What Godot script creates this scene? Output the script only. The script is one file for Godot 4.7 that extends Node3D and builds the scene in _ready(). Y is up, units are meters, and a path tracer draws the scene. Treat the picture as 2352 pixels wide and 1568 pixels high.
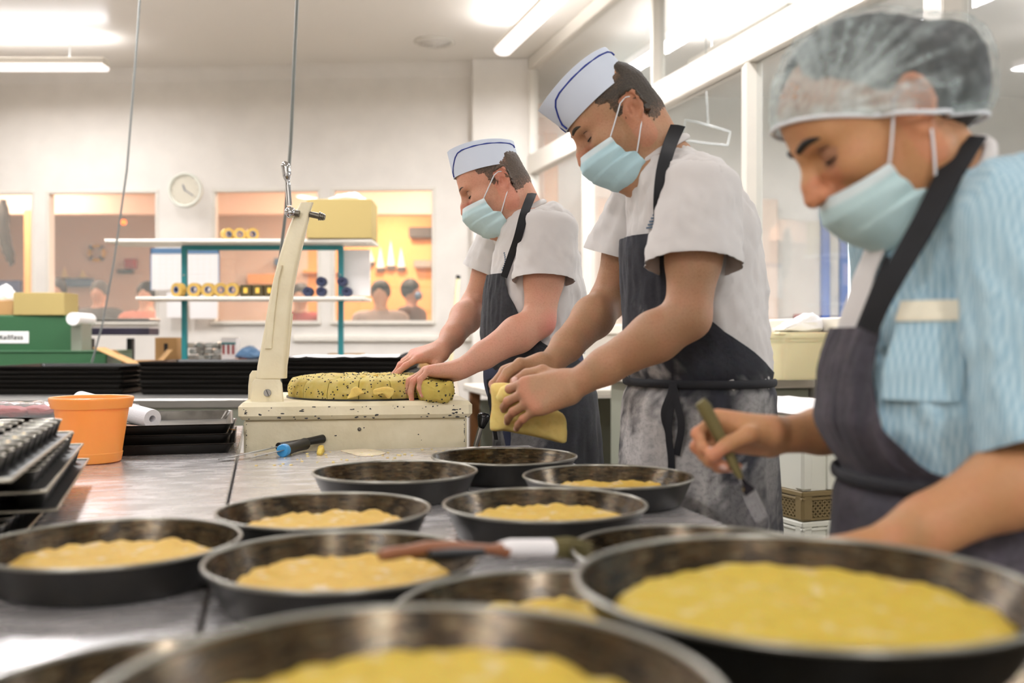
extends Node3D
# A bakery workroom: steel table with round tins of dough, a dough divider, three bakers, a glazed shop front behind.
# World: camera stands at x 0, z 0 and looks along -z; "d" below is the distance along -z; 2287 px is a 35 mm lens on 2352 px.

const F := 2287.0
const EYE := 1.17
const TABLE := 0.90          # height of the steel table tops
var used := {}
var nz := FastNoiseLite.new()
var rng := RandomNumberGenerator.new()
var M := {}

func P(px: float, py: float, d: float) -> Vector3:
	return Vector3((px - 1176.0) / F * d, EYE - (py - 775.0) / F * d, -d)

class MB extends RefCounted:
	var v := PackedVector3Array()
	var n := PackedVector3Array()
	var c := PackedColorArray()
	var uv := PackedVector2Array()
	var ix := PackedInt32Array()
	var xf := Transform3D()
	var col := Color(1, 1, 1)
	func at(p: Vector3, b := Basis()) -> MB:
		xf = Transform3D(b, p)
		return self
	func tint(k: Color) -> MB:
		col = k
		return self
	func poly(pts: Array, out: Vector3, uvs := []) -> void:
		var nn := Vector3.ZERO
		for i in pts.size():
			var a: Vector3 = pts[i]
			var b: Vector3 = pts[(i + 1) % pts.size()]
			nn += a.cross(b)
		nn = nn.normalized()
		var flip := nn.dot(out) > 0.0
		if not flip:
			nn = -nn
		var s := v.size()
		for i in pts.size():
			v.append(xf * (pts[i] as Vector3))
			n.append((xf.basis * nn).normalized())
			c.append(col)
			uv.append(uvs[i] if uvs.size() else Vector2.ZERO)
		for i in range(1, pts.size() - 1):
			if flip:
				ix.append_array([s, s + i + 1, s + i])
			else:
				ix.append_array([s, s + i, s + i + 1])
	func grid(pts: PackedVector3Array, rows: int, cols: int, wrap := false, flip := false, colors := PackedColorArray(), uvs := PackedVector2Array()) -> void:
		var s := v.size()
		var nn := PackedVector3Array()
		nn.resize(pts.size())
		var tr := PackedInt32Array()
		var cc := cols if wrap else cols - 1
		for i in rows - 1:
			for j in cc:
				var a := i * cols + j
				var b := i * cols + (j + 1) % cols
				var e := a + cols
				var g := b + cols
				if flip:
					tr.append_array([a, e, b, b, e, g])
				else:
					tr.append_array([a, b, e, b, g, e])
		for t in range(0, tr.size(), 3):
			var a2 := pts[tr[t]]
			var m := (pts[tr[t + 2]] - a2).cross(pts[tr[t + 1]] - a2)
			nn[tr[t]] += m
			nn[tr[t + 1]] += m
			nn[tr[t + 2]] += m
		for i in pts.size():
			v.append(xf * pts[i])
			var m2 := xf.basis * nn[i]
			n.append(m2.normalized() if m2.length_squared() > 1e-20 else Vector3.UP)
			c.append(colors[i] if colors.size() else col)
			uv.append(uvs[i] if uvs.size() else Vector2.ZERO)
		for t in tr:
			ix.append(s + t)
	func box(o: Vector3, size: Vector3, bev := 0.0) -> void:
		var h := size * 0.5
		bev = minf(bev, minf(h.x, minf(h.y, h.z)) * 0.9)
		if bev <= 0.0:
			for ax in 3:
				for sg: float in [-1.0, 1.0]:
					var q := []
					for k: Array in [[-1, -1], [1, -1], [1, 1], [-1, 1]]:
						var p := Vector3.ZERO
						p[ax] = sg * h[ax]
						p[(ax + 1) % 3] = k[0] * h[(ax + 1) % 3]
						p[(ax + 2) % 3] = k[1] * h[(ax + 2) % 3]
						q.append(o + p)
					var dd := Vector3.ZERO
					dd[ax] = sg
					poly(q, dd)
			return
		var corner := func(sx: float, sy: float, sz: float, ax: int) -> Vector3:
			var p := Vector3(sx * (h.x - bev), sy * (h.y - bev), sz * (h.z - bev))
			p[ax] = [sx, sy, sz][ax] * h[ax]
			return o + p
		var sg2 := [-1.0, 1.0]
		for ax in 3:
			for s1: float in sg2:
				var q2 := []
				for k2: Array in [[-1.0, -1.0], [1.0, -1.0], [1.0, 1.0], [-1.0, 1.0]]:
					var w := [0.0, 0.0, 0.0]
					w[ax] = s1
					w[(ax + 1) % 3] = k2[0]
					w[(ax + 2) % 3] = k2[1]
					q2.append(corner.call(w[0], w[1], w[2], ax))
				var d2 := Vector3.ZERO
				d2[ax] = s1
				poly(q2, d2)
				for s2: float in sg2:
					var bx := (ax + 1) % 3
					var cx := (ax + 2) % 3
					var q3 := []
					for k3: Array in [[ax, -1.0], [ax, 1.0], [bx, 1.0], [bx, -1.0]]:
						var w3 := [0.0, 0.0, 0.0]
						w3[ax] = s1
						w3[bx] = s2
						w3[cx] = k3[1]
						q3.append(corner.call(w3[0], w3[1], w3[2], k3[0]))
					var d3 := Vector3.ZERO
					d3[ax] = s1
					d3[bx] = s2
					poly(q3, d3)
		for sx: float in sg2:
			for sy: float in sg2:
				for sz: float in sg2:
					poly([corner.call(sx, sy, sz, 0), corner.call(sx, sy, sz, 1), corner.call(sx, sy, sz, 2)], Vector3(sx, sy, sz))
	func lathe(prof: Array, seg := 32, sc := Vector3.ONE) -> void:
		# prof: Vector2(radius, y); a repeated point starts a new smooth strip; going up gives outward faces
		var run := []
		var runs := []
		for i in prof.size():
			if i > 0 and (prof[i] as Vector2).is_equal_approx(prof[i - 1]):
				runs.append(run)
				run = []
			run.append(prof[i])
		runs.append(run)
		for r: Array in runs:
			if r.size() < 2:
				continue
			var pts := PackedVector3Array()
			for q: Vector2 in r:
				for j in seg:
					var a := TAU * j / seg
					pts.append(Vector3(maxf(q.x, 0.00001) * cos(a), q.y, maxf(q.x, 0.00001) * sin(a)) * sc)
			grid(pts, r.size(), seg, true)
	func tube(path: Array, rad: Variant, seg := 8, caps := true, flat := 1.0) -> void:
		var pts := PackedVector3Array()
		var up := Vector3.UP
		var t0: Vector3 = ((path[1] as Vector3) - (path[0] as Vector3)).normalized()
		if absf(t0.dot(up)) > 0.9:
			up = Vector3.RIGHT
		var side := t0.cross(up).normalized()
		for i in path.size():
			var t: Vector3 = ((path[mini(i + 1, path.size() - 1)] as Vector3) - (path[maxi(i - 1, 0)] as Vector3)).normalized()
			side = (side - t * side.dot(t)).normalized()
			var u := side.cross(t).normalized()
			var r: float = rad[i] if rad is Array else rad
			for j in seg:
				var a := TAU * j / seg
				pts.append((path[i] as Vector3) + side * (cos(a) * r) + u * (sin(a) * r * flat))
		grid(pts, path.size(), seg, true, true)
		if caps:
			for e in 2:
				var ring := []
				for j in seg:
					ring.append(pts[(path.size() - 1) * seg * e + j])
				poly(ring, (t0 * -1.0) if e == 0 else ((path[-1] as Vector3) - (path[-2] as Vector3)))
	func ball(o: Vector3, r: Vector3, seg := 12, rings := 8, b := Basis()) -> void:
		var pts := PackedVector3Array()
		for i in rings + 1:
			var la := -PI / 2 + PI * i / rings
			for j in seg:
				var a := TAU * j / seg
				pts.append(o + b * (Vector3(cos(la) * cos(a), sin(la), cos(la) * sin(a)) * r))
		grid(pts, rings + 1, seg, true)
	func extrude(poly2: PackedVector2Array, z0: float, z1: float) -> void:
		var tri := Geometry2D.triangulate_polygon(poly2)
		for i in range(0, tri.size(), 3):
			for z: float in [z0, z1]:
				var q := []
				for k in 3:
					q.append(Vector3(poly2[tri[i + k]].x, poly2[tri[i + k]].y, z))
				poly(q, Vector3(0, 0, z - (z0 + z1) * 0.5))
		var cw := Geometry2D.is_polygon_clockwise(poly2)
		for i in poly2.size():
			var a := poly2[i]
			var b := poly2[(i + 1) % poly2.size()]
			var e := b - a
			var o := Vector3(e.y, -e.x, 0) if not cw else Vector3(-e.y, e.x, 0)
			poly([Vector3(a.x, a.y, z0), Vector3(b.x, b.y, z0), Vector3(b.x, b.y, z1), Vector3(a.x, a.y, z1)], o)
	func sheet(pts: PackedVector3Array, rows: int, cols: int, th: float, colors := PackedColorArray()) -> void:
		# a cloth or sheet with two faces and closed edges
		grid(pts, rows, cols, false, false, colors)
		var s := v.size() - pts.size()
		var back := PackedVector3Array()
		for i in pts.size():
			back.append(pts[i] - xf.basis.inverse() * n[s + i] * th)
		grid(back, rows, cols, false, true, colors)
		var rim := PackedInt32Array()
		for j in cols:
			rim.append(j)
		for i in range(1, rows):
			rim.append(i * cols + cols - 1)
		for j in range(cols - 2, -1, -1):
			rim.append((rows - 1) * cols + j)
		for i in range(rows - 2, 0, -1):
			rim.append(i * cols)
		var cen := Vector3.ZERO
		for q in rim:
			cen += pts[q] / rim.size()
		for k in rim.size():
			var a := rim[k]
			var b := rim[(k + 1) % rim.size()]
			if colors.size():
				col = colors[a]
			poly([pts[a], pts[b], back[b], back[a]], (pts[a] + pts[b]) * 0.5 - cen)
	func mesh() -> ArrayMesh:
		var ar := []
		ar.resize(Mesh.ARRAY_MAX)
		ar[Mesh.ARRAY_VERTEX] = v
		ar[Mesh.ARRAY_NORMAL] = n
		ar[Mesh.ARRAY_COLOR] = c
		ar[Mesh.ARRAY_TEX_UV] = uv
		ar[Mesh.ARRAY_INDEX] = ix
		var m := ArrayMesh.new()
		m.add_surface_from_arrays(Mesh.PRIMITIVE_TRIANGLES, ar)
		return m

func numbered(s: String) -> String:
	if not used.has(s):
		used[s] = 0
		return s
	used[s] += 1
	return "%s_%03d" % [s, used[s]]

func tag(o: Node, label: String, cat: String, grp := "", kind := "") -> void:
	if label:
		o.set_meta("label", label)
	if cat:
		o.set_meta("category", cat)
	if grp:
		o.set_meta("group", grp)
	if kind:
		o.set_meta("kind", kind)

func thing(called: String, label: String, cat: String, at := Vector3.ZERO, yaw := 0.0, grp := "") -> Node3D:
	var o := Node3D.new()
	o.name = numbered(called)
	add_child(o)
	o.position = at
	o.rotation.y = yaw
	tag(o, label, cat, grp)
	return o

func part(par: Node3D, called: String, mb: Variant, mat: Material, label := "") -> MeshInstance3D:
	var o := MeshInstance3D.new()
	o.name = called
	o.mesh = mb.mesh() if mb is MB else mb
	o.material_override = mat
	par.add_child(o, true)
	if label:
		o.set_meta("label", label)
	return o

func one(called: String, mb: Variant, mat: Material, label: String, cat: String, at := Vector3.ZERO, yaw := 0.0, grp := "", kind := "") -> MeshInstance3D:
	var o := MeshInstance3D.new()
	o.name = numbered(called)
	o.mesh = mb.mesh() if mb is MB else mb
	o.material_override = mat
	add_child(o)
	o.position = at
	o.rotation.y = yaw
	tag(o, label, cat, grp, kind)
	return o

func struct(called: String, mb: Variant, mat: Material, at := Vector3.ZERO, yaw := 0.0) -> MeshInstance3D:
	return one(called, mb, mat, "", "", at, yaw, "", "structure")

func copy(src: Node3D, label := "", grp := "") -> Node3D:
	var base := str(src.name)
	if base.length() > 4 and base[-4] == "_" and base.right(3).is_valid_int():
		base = base.left(-4)
	var o: Node3D = src.duplicate()
	o.name = numbered(base)
	add_child(o)
	if label:
		o.set_meta("label", label)
	if grp:
		o.set_meta("group", grp)
	return o

# ---------------------------------------------------------------- materials
func ntex(freq: float, ramp: Array, size := 512, kind := FastNoiseLite.TYPE_SIMPLEX_SMOOTH, oct := 4, sd := 1) -> NoiseTexture2D:
	var f := FastNoiseLite.new()
	f.noise_type = kind
	f.frequency = freq
	f.fractal_octaves = oct
	f.seed = sd
	var t := NoiseTexture2D.new()
	t.width = size
	t.height = size
	t.seamless = true
	t.noise = f
	if ramp.size():
		var g := Gradient.new()
		var off := PackedFloat32Array()
		var cs := PackedColorArray()
		for k: Array in ramp:
			off.append(k[0])
			cs.append(k[1])
		g.offsets = off
		g.colors = cs
		t.color_ramp = g
	return t

func grey(a: float) -> Color:
	return Color(a, a, a)

func mat(called: String, colr: Color, rough := 0.6, metal := 0.0) -> StandardMaterial3D:
	var m := StandardMaterial3D.new()
	m.resource_name = called
	m.albedo_color = colr
	m.roughness = rough
	m.metallic = metal
	M[called] = m
	return m

func tri(m: StandardMaterial3D, scale: float, world := false) -> void:
	m.uv1_triplanar = true
	m.uv1_world_triplanar = world
	m.uv1_scale = Vector3.ONE * scale

func bump(m: StandardMaterial3D, t: Texture2D, cm: float) -> void:
	m.heightmap_enabled = true
	m.heightmap_texture = t
	m.heightmap_scale = cm

func materials() -> void:
	var m: StandardMaterial3D
	var soft := ntex(0.01, [], 512, FastNoiseLite.TYPE_SIMPLEX_SMOOTH, 3, 5)
	var fine := ntex(0.09, [], 512, FastNoiseLite.TYPE_SIMPLEX_SMOOTH, 3, 9)
	m = mat("wall paint", Color(0.895, 0.87, 0.835), 0.6)
	m.albedo_texture = ntex(0.012, [[0.0, grey(0.955)], [1.0, grey(1.0)]], 512, FastNoiseLite.TYPE_SIMPLEX_SMOOTH, 4, 3)
	tri(m, 0.5, true)
	m = mat("ceiling paint", Color(0.89, 0.865, 0.83), 0.28)
	m = mat("white frame", Color(0.85, 0.825, 0.78), 0.45)
	m = mat("floor", Color(0.58, 0.56, 0.53), 0.5)
	m.albedo_texture = ntex(0.06, [[0.0, grey(0.7)], [1.0, grey(1.0)]], 512)
	tri(m, 1.0, true)
	m = mat("glass", Color(0.9, 0.97, 0.95, 0.06), 0.02)
	m.transparency = BaseMaterial3D.TRANSPARENCY_ALPHA
	m = mat("film", Color(0.95, 0.95, 0.95, 0.18), 0.12)
	m.transparency = BaseMaterial3D.TRANSPARENCY_ALPHA
	# steel with wiped smears
	m = mat("steel", Color(0.87, 0.85, 0.84), 0.30, 0.60)
	m.roughness = 1.0
	m.roughness_texture = ntex(0.018, [[0.0, grey(0.22)], [0.5, grey(0.26)], [1.0, grey(0.34)]], 1024, FastNoiseLite.TYPE_SIMPLEX_SMOOTH, 3, 21)
	m.albedo_texture = ntex(0.015, [[0.0, Color(0.86, 0.86, 0.86)], [0.55, Color(0.95, 0.95, 0.95)], [1.0, Color(1, 1, 1)]], 1024, FastNoiseLite.TYPE_SIMPLEX_SMOOTH, 2, 22)
	m.uv1_triplanar = true
	m.uv1_scale = Vector3(0.5, 1.0, 1.6)
	m = mat("brushed steel", Color(0.6, 0.59, 0.57), 0.38, 1.0)
	m = mat("chrome", Color(0.78, 0.78, 0.78), 0.08, 1.0)
	m = mat("old steel", Color(0.42, 0.40, 0.36), 0.4, 1.0)
	# blackened baking tins
	m = mat("tin outside", Color(0.095, 0.092, 0.082), 0.42, 0.2)
	m.albedo_texture = ntex(0.02, [[0.0, Color(0.6, 0.6, 0.6)], [0.6, Color(1, 1, 1)], [0.8, Color(1.0, 0.93, 0.8)]], 512, FastNoiseLite.TYPE_SIMPLEX_SMOOTH, 5, 31)
	tri(m, 3.0)
	bump(m, fine, 0.01)
	m = mat("tin inside", Color(1, 1, 1), 0.3, 0.55)
	m.albedo_texture = ntex(0.016, [[0.15, Color(0.12, 0.11, 0.09)], [0.40, Color(0.22, 0.18, 0.12)], [0.52, Color(0.31, 0.225, 0.13)], [0.66, Color(0.37, 0.345, 0.26)], [0.85, Color(0.33, 0.21, 0.11)]], 1024, FastNoiseLite.TYPE_SIMPLEX_SMOOTH, 5, 33)
	m.roughness = 1.0
	m.roughness_texture = ntex(0.03, [[0.0, grey(0.14)], [1.0, grey(0.36)]], 512, FastNoiseLite.TYPE_SIMPLEX_SMOOTH, 4, 34)
	m.uv1_triplanar = true
	m.uv1_scale = Vector3(2.2, 9.0, 2.2)
	m = mat("tin rim", Color(0.56, 0.55, 0.51), 0.3, 0.85)
	m = mat("mould rim", Color(0.66, 0.64, 0.58), 0.3, 0.9)
	m = mat("tray rim", Color(0.16, 0.13, 0.10), 0.4, 0.5)
	m = mat("dial", Color(0.80, 0.77, 0.70), 0.7)
	m = mat("tray black", Color(0.19, 0.17, 0.145), 0.45, 0.3)
	m.albedo_texture = ntex(0.02, [[0.0, grey(0.40)], [1.0, Color(0.52, 0.50, 0.47)]], 512, FastNoiseLite.TYPE_SIMPLEX_SMOOTH, 5, 37)
	tri(m, 2.0)
	m = mat("tray inside", Color(0.46, 0.44, 0.41), 0.32, 0.85)
	m.albedo_texture = ntex(0.01, [[0.0, grey(0.55)], [0.5, grey(0.9)], [1.0, grey(1.0)]], 512, FastNoiseLite.TYPE_SIMPLEX_SMOOTH, 5, 38)
	tri(m, 1.6)
	# doughs
	m = mat("dough", Color(1, 1, 1), 0.72)
	m.metallic_specular = 0.3
	m.vertex_color_use_as_albedo = true
	m.albedo_texture = ntex(0.03, [[0.0, Color(0.93, 0.90, 0.82)], [0.5, grey(1.0)], [1.0, Color(1.0, 0.97, 0.9)]], 512, FastNoiseLite.TYPE_SIMPLEX_SMOOTH, 5, 41)
	tri(m, 3.0)
	bump(m, ntex(0.03, [], 512, FastNoiseLite.TYPE_SIMPLEX_SMOOTH, 5, 42), 0.03)
	m.subsurf_scatter_enabled = true
	m.subsurf_scatter_strength = 0.15
	m = mat("chocolate", Color(0.10, 0.075, 0.075), 0.45)
	m = mat("cream enamel", Color(0.92, 0.88, 0.76), 0.38)
	m.albedo_texture = ntex(0.01, [[0.0, Color(0.94, 0.93, 0.90)], [1.0, grey(1.0)]], 512, FastNoiseLite.TYPE_SIMPLEX_SMOOTH, 4, 44)
	tri(m, 2.0)
	bump(m, ntex(0.05, [], 512, FastNoiseLite.TYPE_SIMPLEX_SMOOTH, 3, 45), 0.05)
	m = mat("paint chip", Color(0.16, 0.16, 0.17), 0.6)
	m = mat("bare metal chip", Color(0.50, 0.49, 0.47), 0.5, 0.4)
	m = mat("black plastic", Color(0.03, 0.03, 0.033), 0.22)
	m = mat("handle black", Color(0.06, 0.06, 0.065), 0.4)
	m = mat("blue plastic", Color(0.22, 0.56, 0.78), 0.4)
	m = mat("orange plastic", Color(1.0, 0.66, 0.32), 0.35)
	m.subsurf_scatter_enabled = true
	m.subsurf_scatter_strength = 0.25
	m.backlight_enabled = true
	m.backlight = Color(0.5, 0.2, 0.05)
	m = mat("tissue", Color(0.92, 0.91, 0.92), 0.85)
	bump(m, fine, 0.05)
	tri(m, 4.0)
	m = mat("wood handle", Color(0.52, 0.32, 0.2), 0.45)
	m = mat("bristle", Color(0.42, 0.38, 0.22), 0.7)
	m = mat("wood", Color(0.55, 0.36, 0.2), 0.6)
	m = mat("card", Color(0.72, 0.56, 0.36), 0.8)
	m.albedo_texture = ntex(0.01, [[0.0, grey(0.92)], [1.0, grey(1.0)]], 256, FastNoiseLite.TYPE_SIMPLEX_SMOOTH, 3, 47)
	tri(m, 1.0)
	m = mat("card olive", Color(0.66, 0.58, 0.36), 0.8)
	m = mat("card dark", Color(0.45, 0.33, 0.2), 0.8)
	m = mat("paper", Color(0.92, 0.90, 0.89), 0.8)
	m = mat("green enamel", Color(0.19, 0.36, 0.23), 0.4)
	m = mat("teal frame", Color(0.11, 0.47, 0.49), 0.45)
	m = mat("grey cord", Color(0.55, 0.56, 0.55), 0.5)
	m = mat("dark cord", Color(0.42, 0.43, 0.41), 0.5)
	m = mat("navy", Color(0.10, 0.13, 0.24), 0.6)
	m = mat("blue frame", Color(0.30, 0.42, 0.72), 0.5)
	m = mat("tub cream", Color(0.89, 0.85, 0.68), 0.45)
	m.subsurf_scatter_enabled = true
	m.subsurf_scatter_strength = 0.2
	m = mat("tub white", Color(0.90, 0.87, 0.78), 0.45)
	m = mat("crate white", Color(0.87, 0.87, 0.82), 0.5)
	m = mat("crate tan", Color(0.50, 0.43, 0.28), 0.5)
	m = mat("crate dark", Color(0.10, 0.10, 0.09), 0.6)
	m = mat("grey panel", Color(0.55, 0.56, 0.50), 0.5)
	m = mat("bench top", Color(0.84, 0.81, 0.76), 0.4)
	m = mat("tape gold", Color(0.68, 0.55, 0.26), 0.45)
	m = mat("tape core", Color(0.30, 0.34, 0.46), 0.6)
	m = mat("gold dark", Color(0.25, 0.21, 0.09), 0.45)
	m = mat("red card", Color(0.78, 0.20, 0.12), 0.6)
	m = mat("blue pack", Color(0.34, 0.47, 0.60), 0.35)
	m = mat("purple bar", Color(0.16, 0.13, 0.20), 0.5)
	m = mat("silver pack", Color(0.70, 0.70, 0.68), 0.25, 0.6)
	# shop beyond the windows
	m = mat("shop ceiling", Color(0.89, 0.77, 0.69), 0.5)
	m = mat("shop wall", Color(0.88, 0.78, 0.71), 0.8)
	m = mat("shop grey wall", Color(0.82, 0.76, 0.71), 0.8)
	m = mat("shop orange", Color(0.88, 0.64, 0.38), 0.7)
	m = mat("yellow", Color(0.82, 0.66, 0.24), 0.6)
	m = mat("hair dark", Color(0.075, 0.06, 0.05), 0.6)
	m = mat("hair grey", Color(0.30, 0.29, 0.28), 0.7)
	m = mat("shirt red", Color(0.52, 0.16, 0.14), 0.8)
	m = mat("shirt brown", Color(0.28, 0.2, 0.17), 0.8)
	m = mat("shirt pale", Color(0.62, 0.56, 0.53), 0.8)
	m = mat("shirt pink", Color(0.80, 0.50, 0.42), 0.8)
	m = mat("dark blue paint", Color(0.14, 0.17, 0.30), 0.5)
	m = mat("red paint", Color(0.62, 0.12, 0.12), 0.6)
	m = mat("black", Color(0.03, 0.03, 0.03), 0.5)
	# people
	m = mat("skin", Color(1, 1, 1), 0.6)
	m.vertex_color_use_as_albedo = true
	m.albedo_texture = ntex(0.05, [[0.0, Color(0.93, 0.88, 0.85)], [0.5, grey(1.0)], [1.0, Color(1.0, 0.97, 0.95)]], 512, FastNoiseLite.TYPE_SIMPLEX_SMOOTH, 4, 51)
	tri(m, 6.0)
	bump(m, ntex(0.12, [], 512, FastNoiseLite.TYPE_SIMPLEX_SMOOTH, 2, 52), 0.035)
	m.subsurf_scatter_enabled = true
	m.subsurf_scatter_strength = 0.12
	m = mat("cotton white", Color(0.80, 0.78, 0.765), 0.9)
	m.rim_enabled = true
	m.rim = 0.3
	m.backlight_enabled = true
	m.backlight = Color(0.2, 0.2, 0.2)
	bump(m, ntex(0.2, [], 512, FastNoiseLite.TYPE_SIMPLEX_SMOOTH, 2, 53), 0.02)
	tri(m, 8.0)
	m = mat("striped cotton", Color(0.73, 0.81, 0.84), 0.85)
	m.rim_enabled = true
	m.rim = 0.3
	var im := Image.create(64, 8, false, Image.FORMAT_RGB8)
	for x in 64:
		for y in 8:
			im.set_pixel(x, y, Color(0.74, 0.84, 0.90) if (x / 8) % 2 else Color(0.98, 1.0, 1.0))
	m.albedo_texture = ImageTexture.create_from_image(im)
	tri(m, 40.0)
	m = mat("denim", Color(1, 1, 1), 0.88)
	m.vertex_color_use_as_albedo = true
	m.rim_enabled = true
	m.rim = 0.08
	m.albedo_texture = ntex(0.04, [[0.0, grey(0.72)], [0.5, grey(0.95)], [1.0, grey(1.0)]], 512, FastNoiseLite.TYPE_SIMPLEX_SMOOTH, 5, 55)
	tri(m, 4.0)
	bump(m, fine, 0.03)
	m = mat("strap", Color(0.045, 0.05, 0.065), 0.8)
	m = mat("strap faded", Color(0.10, 0.10, 0.12), 0.8)
	m = mat("mask cloth", Color(1, 1, 1), 0.8)
	m.vertex_color_use_as_albedo = true
	m.backlight_enabled = true
	m.backlight = Color(0.3, 0.3, 0.3)
	m = mat("elastic", Color(0.86, 0.87, 0.88), 0.7)
	m = mat("hat paper", Color(0.80, 0.83, 0.88), 0.75)
	m.backlight_enabled = true
	m.backlight = Color(0.35, 0.35, 0.35)
	m = mat("hat line", Color(0.08, 0.18, 0.52), 0.6)
	m = mat("hair", Color(1, 1, 1), 0.65)
	m.vertex_color_use_as_albedo = true
	m.albedo_texture = ntex(0.2, [[0.2, grey(0.35)], [0.8, grey(1.0)]], 512, FastNoiseLite.TYPE_SIMPLEX_SMOOTH, 2, 57)
	m.uv1_triplanar = true
	m.uv1_scale = Vector3(7, 3, 7)
	m = mat("hair net", Color(0.80, 0.85, 0.84, 1.0), 0.8)
	m.vertex_color_use_as_albedo = true
	m.transparency = BaseMaterial3D.TRANSPARENCY_ALPHA
	m = mat("eye white", Color(0.8, 0.78, 0.75), 0.25)
	m = mat("lash", Color(0.04, 0.03, 0.025), 0.7)
	m = mat("nail", Color(0.85, 0.60, 0.52), 0.3)
	m = mat("trousers", Color(0.20, 0.22, 0.32), 0.9)
	m = mat("shoe", Color(0.75, 0.74, 0.72), 0.6)
	m = mat("print blue", Color(0.33, 0.40, 0.48), 0.8)
	# glowing covers of the lamps
	m = mat("lamp cover", Color(0.95, 0.93, 0.92), 0.5)
	m.emission_enabled = true
	m.emission = Color(1.0, 0.96, 0.95)
	m.emission_energy_multiplier = 1.3
	m = mat("warm lamp", Color(1.0, 0.9, 0.8), 0.5)
	m.emission_enabled = true
	m.emission = Color(1.0, 0.93, 0.86)
	m.emission_energy_multiplier = 1.8
	m = mat("orange lamp", Color(1.0, 0.5, 0.1), 0.5)
	m.emission_enabled = true
	m.emission = Color(1.0, 0.45, 0.1)
	m.emission_energy_multiplier = 3.0
	m = mat("daylight pane", Color(0.95, 0.97, 1.0), 0.5)
	m.emission_enabled = true
	m.emission = Color(0.93, 0.96, 1.0)
	m.emission_energy_multiplier = 1.6

const CEIL := 3.34
var back_at := Vector3(-1.665, 0, -8.0)     # a point of the back wall's room face
var back_yaw := deg_to_rad(-3.8)
const AX := 0.302                            # the partition runs 0.302 m to the right for each metre towards the camera
const ROOM_YAW := 0.2934

func on_back(px: float, py: float) -> Vector2:
	# where a sight line meets the back wall: (along the wall, height)
	var b := Basis(Vector3.UP, back_yaw)
	var o := Vector3(0, EYE, 0)
	var dir := P(px, py, 1.0) - o
	var k := (back_at - o).dot(b.z) / dir.dot(b.z)
	var q := b.inverse() * (o + dir * k - back_at)
	return Vector2(q.x, q.y)

func part_x(d: float) -> float:
	return 2.497 - AX * d

func area(at: Vector3, size: Vector2, energy: float, colr: Color, basis := Basis(Vector3.RIGHT, -PI / 2)) -> void:
	var l := AreaLight3D.new()
	l.name = numbered("area_light")
	l.area_size = size
	l.light_energy = energy
	l.light_color = colr
	l.area_range = 25.0
	l.area_attenuation = 2.0
	l.shadow_enabled = true
	add_child(l)
	l.transform = Transform3D(basis, at)

func setup() -> void:
	var cam := Camera3D.new()
	cam.name = "camera"
	cam.fov = rad_to_deg(2.0 * atan(784.0 / F))
	cam.near = 0.05
	cam.far = 60.0
	var at := CameraAttributesPhysical.new()
	at.frustum_focus_distance = 2.45
	at.frustum_focal_length = 35.0
	at.exposure_aperture = 2.8
	add_child(cam)
	cam.position = Vector3(0, EYE, 0)
	cam.rotation.x = -atan(9.0 / F)
	cam.fov = rad_to_deg(2.0 * atan(784.0 / F))
	cam.attributes = at
	cam.current = true
	var env := Environment.new()
	env.background_mode = Environment.BG_SKY
	var sk := ProceduralSkyMaterial.new()
	sk.sky_top_color = Color(0.80, 0.86, 0.93)
	sk.sky_horizon_color = Color(0.95, 0.96, 0.97)
	sk.ground_horizon_color = Color(0.85, 0.85, 0.83)
	sk.ground_bottom_color = Color(0.5, 0.5, 0.48)
	sk.sky_energy_multiplier = 2.2
	var sky := Sky.new()
	sky.sky_material = sk
	env.sky = sky
	env.tonemap_mode = Environment.TONE_MAPPER_LINEAR
	env.tonemap_exposure = 0.84
	env.sdfgi_enabled = true
	env.ssao_enabled = true
	env.ssil_enabled = true
	var we := WorldEnvironment.new()
	we.name = "world"
	we.environment = env
	add_child(we)

func lamp(label: String, at: Vector3, yaw: float, length: float, energy: float, grp := "") -> void:
	var t := thing("fluorescent_lamp", label, "lamp", at, yaw, grp)
	var mb := MB.new()
	mb.box(Vector3(0, 0.035, 0), Vector3(0.11, 0.05, length), 0.008)
	part(t, "housing", mb, M["white frame"])
	mb = MB.new()
	var prof := PackedVector2Array()
	for i in 9:
		var a := PI * i / 8.0
		prof.append(Vector2(cos(a) * 0.065, 0.012 - sin(a) * 0.042))
	mb.extrude(prof, -length / 2 + 0.01, length / 2 - 0.01)
	part(t, "diffuser", mb, M["lamp cover"])
	for s: float in [-1, 1]:
		mb = MB.new()
		mb.tube([Vector3(0, 0.05, s * length * 0.3), Vector3(0, CEIL - at.y, s * length * 0.3)], 0.004, 6)
		part(t, "hanger", mb, M["grey cord"])
	var b := Basis(Vector3.UP, yaw) * Basis(Vector3.RIGHT, -PI / 2)
	area(at + Vector3(0, -0.04, 0), Vector2(0.12, length), energy, Color(0.985, 0.985, 1.0), b)
	area(at + Vector3(0, 0.066, 0), Vector2(0.10, length), energy * 0.32, Color(0.985, 0.985, 1.0), Basis(Vector3.UP, yaw) * Basis(Vector3.RIGHT, PI / 2))  # unseen upward light above the housing, brightens the ceiling

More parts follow.
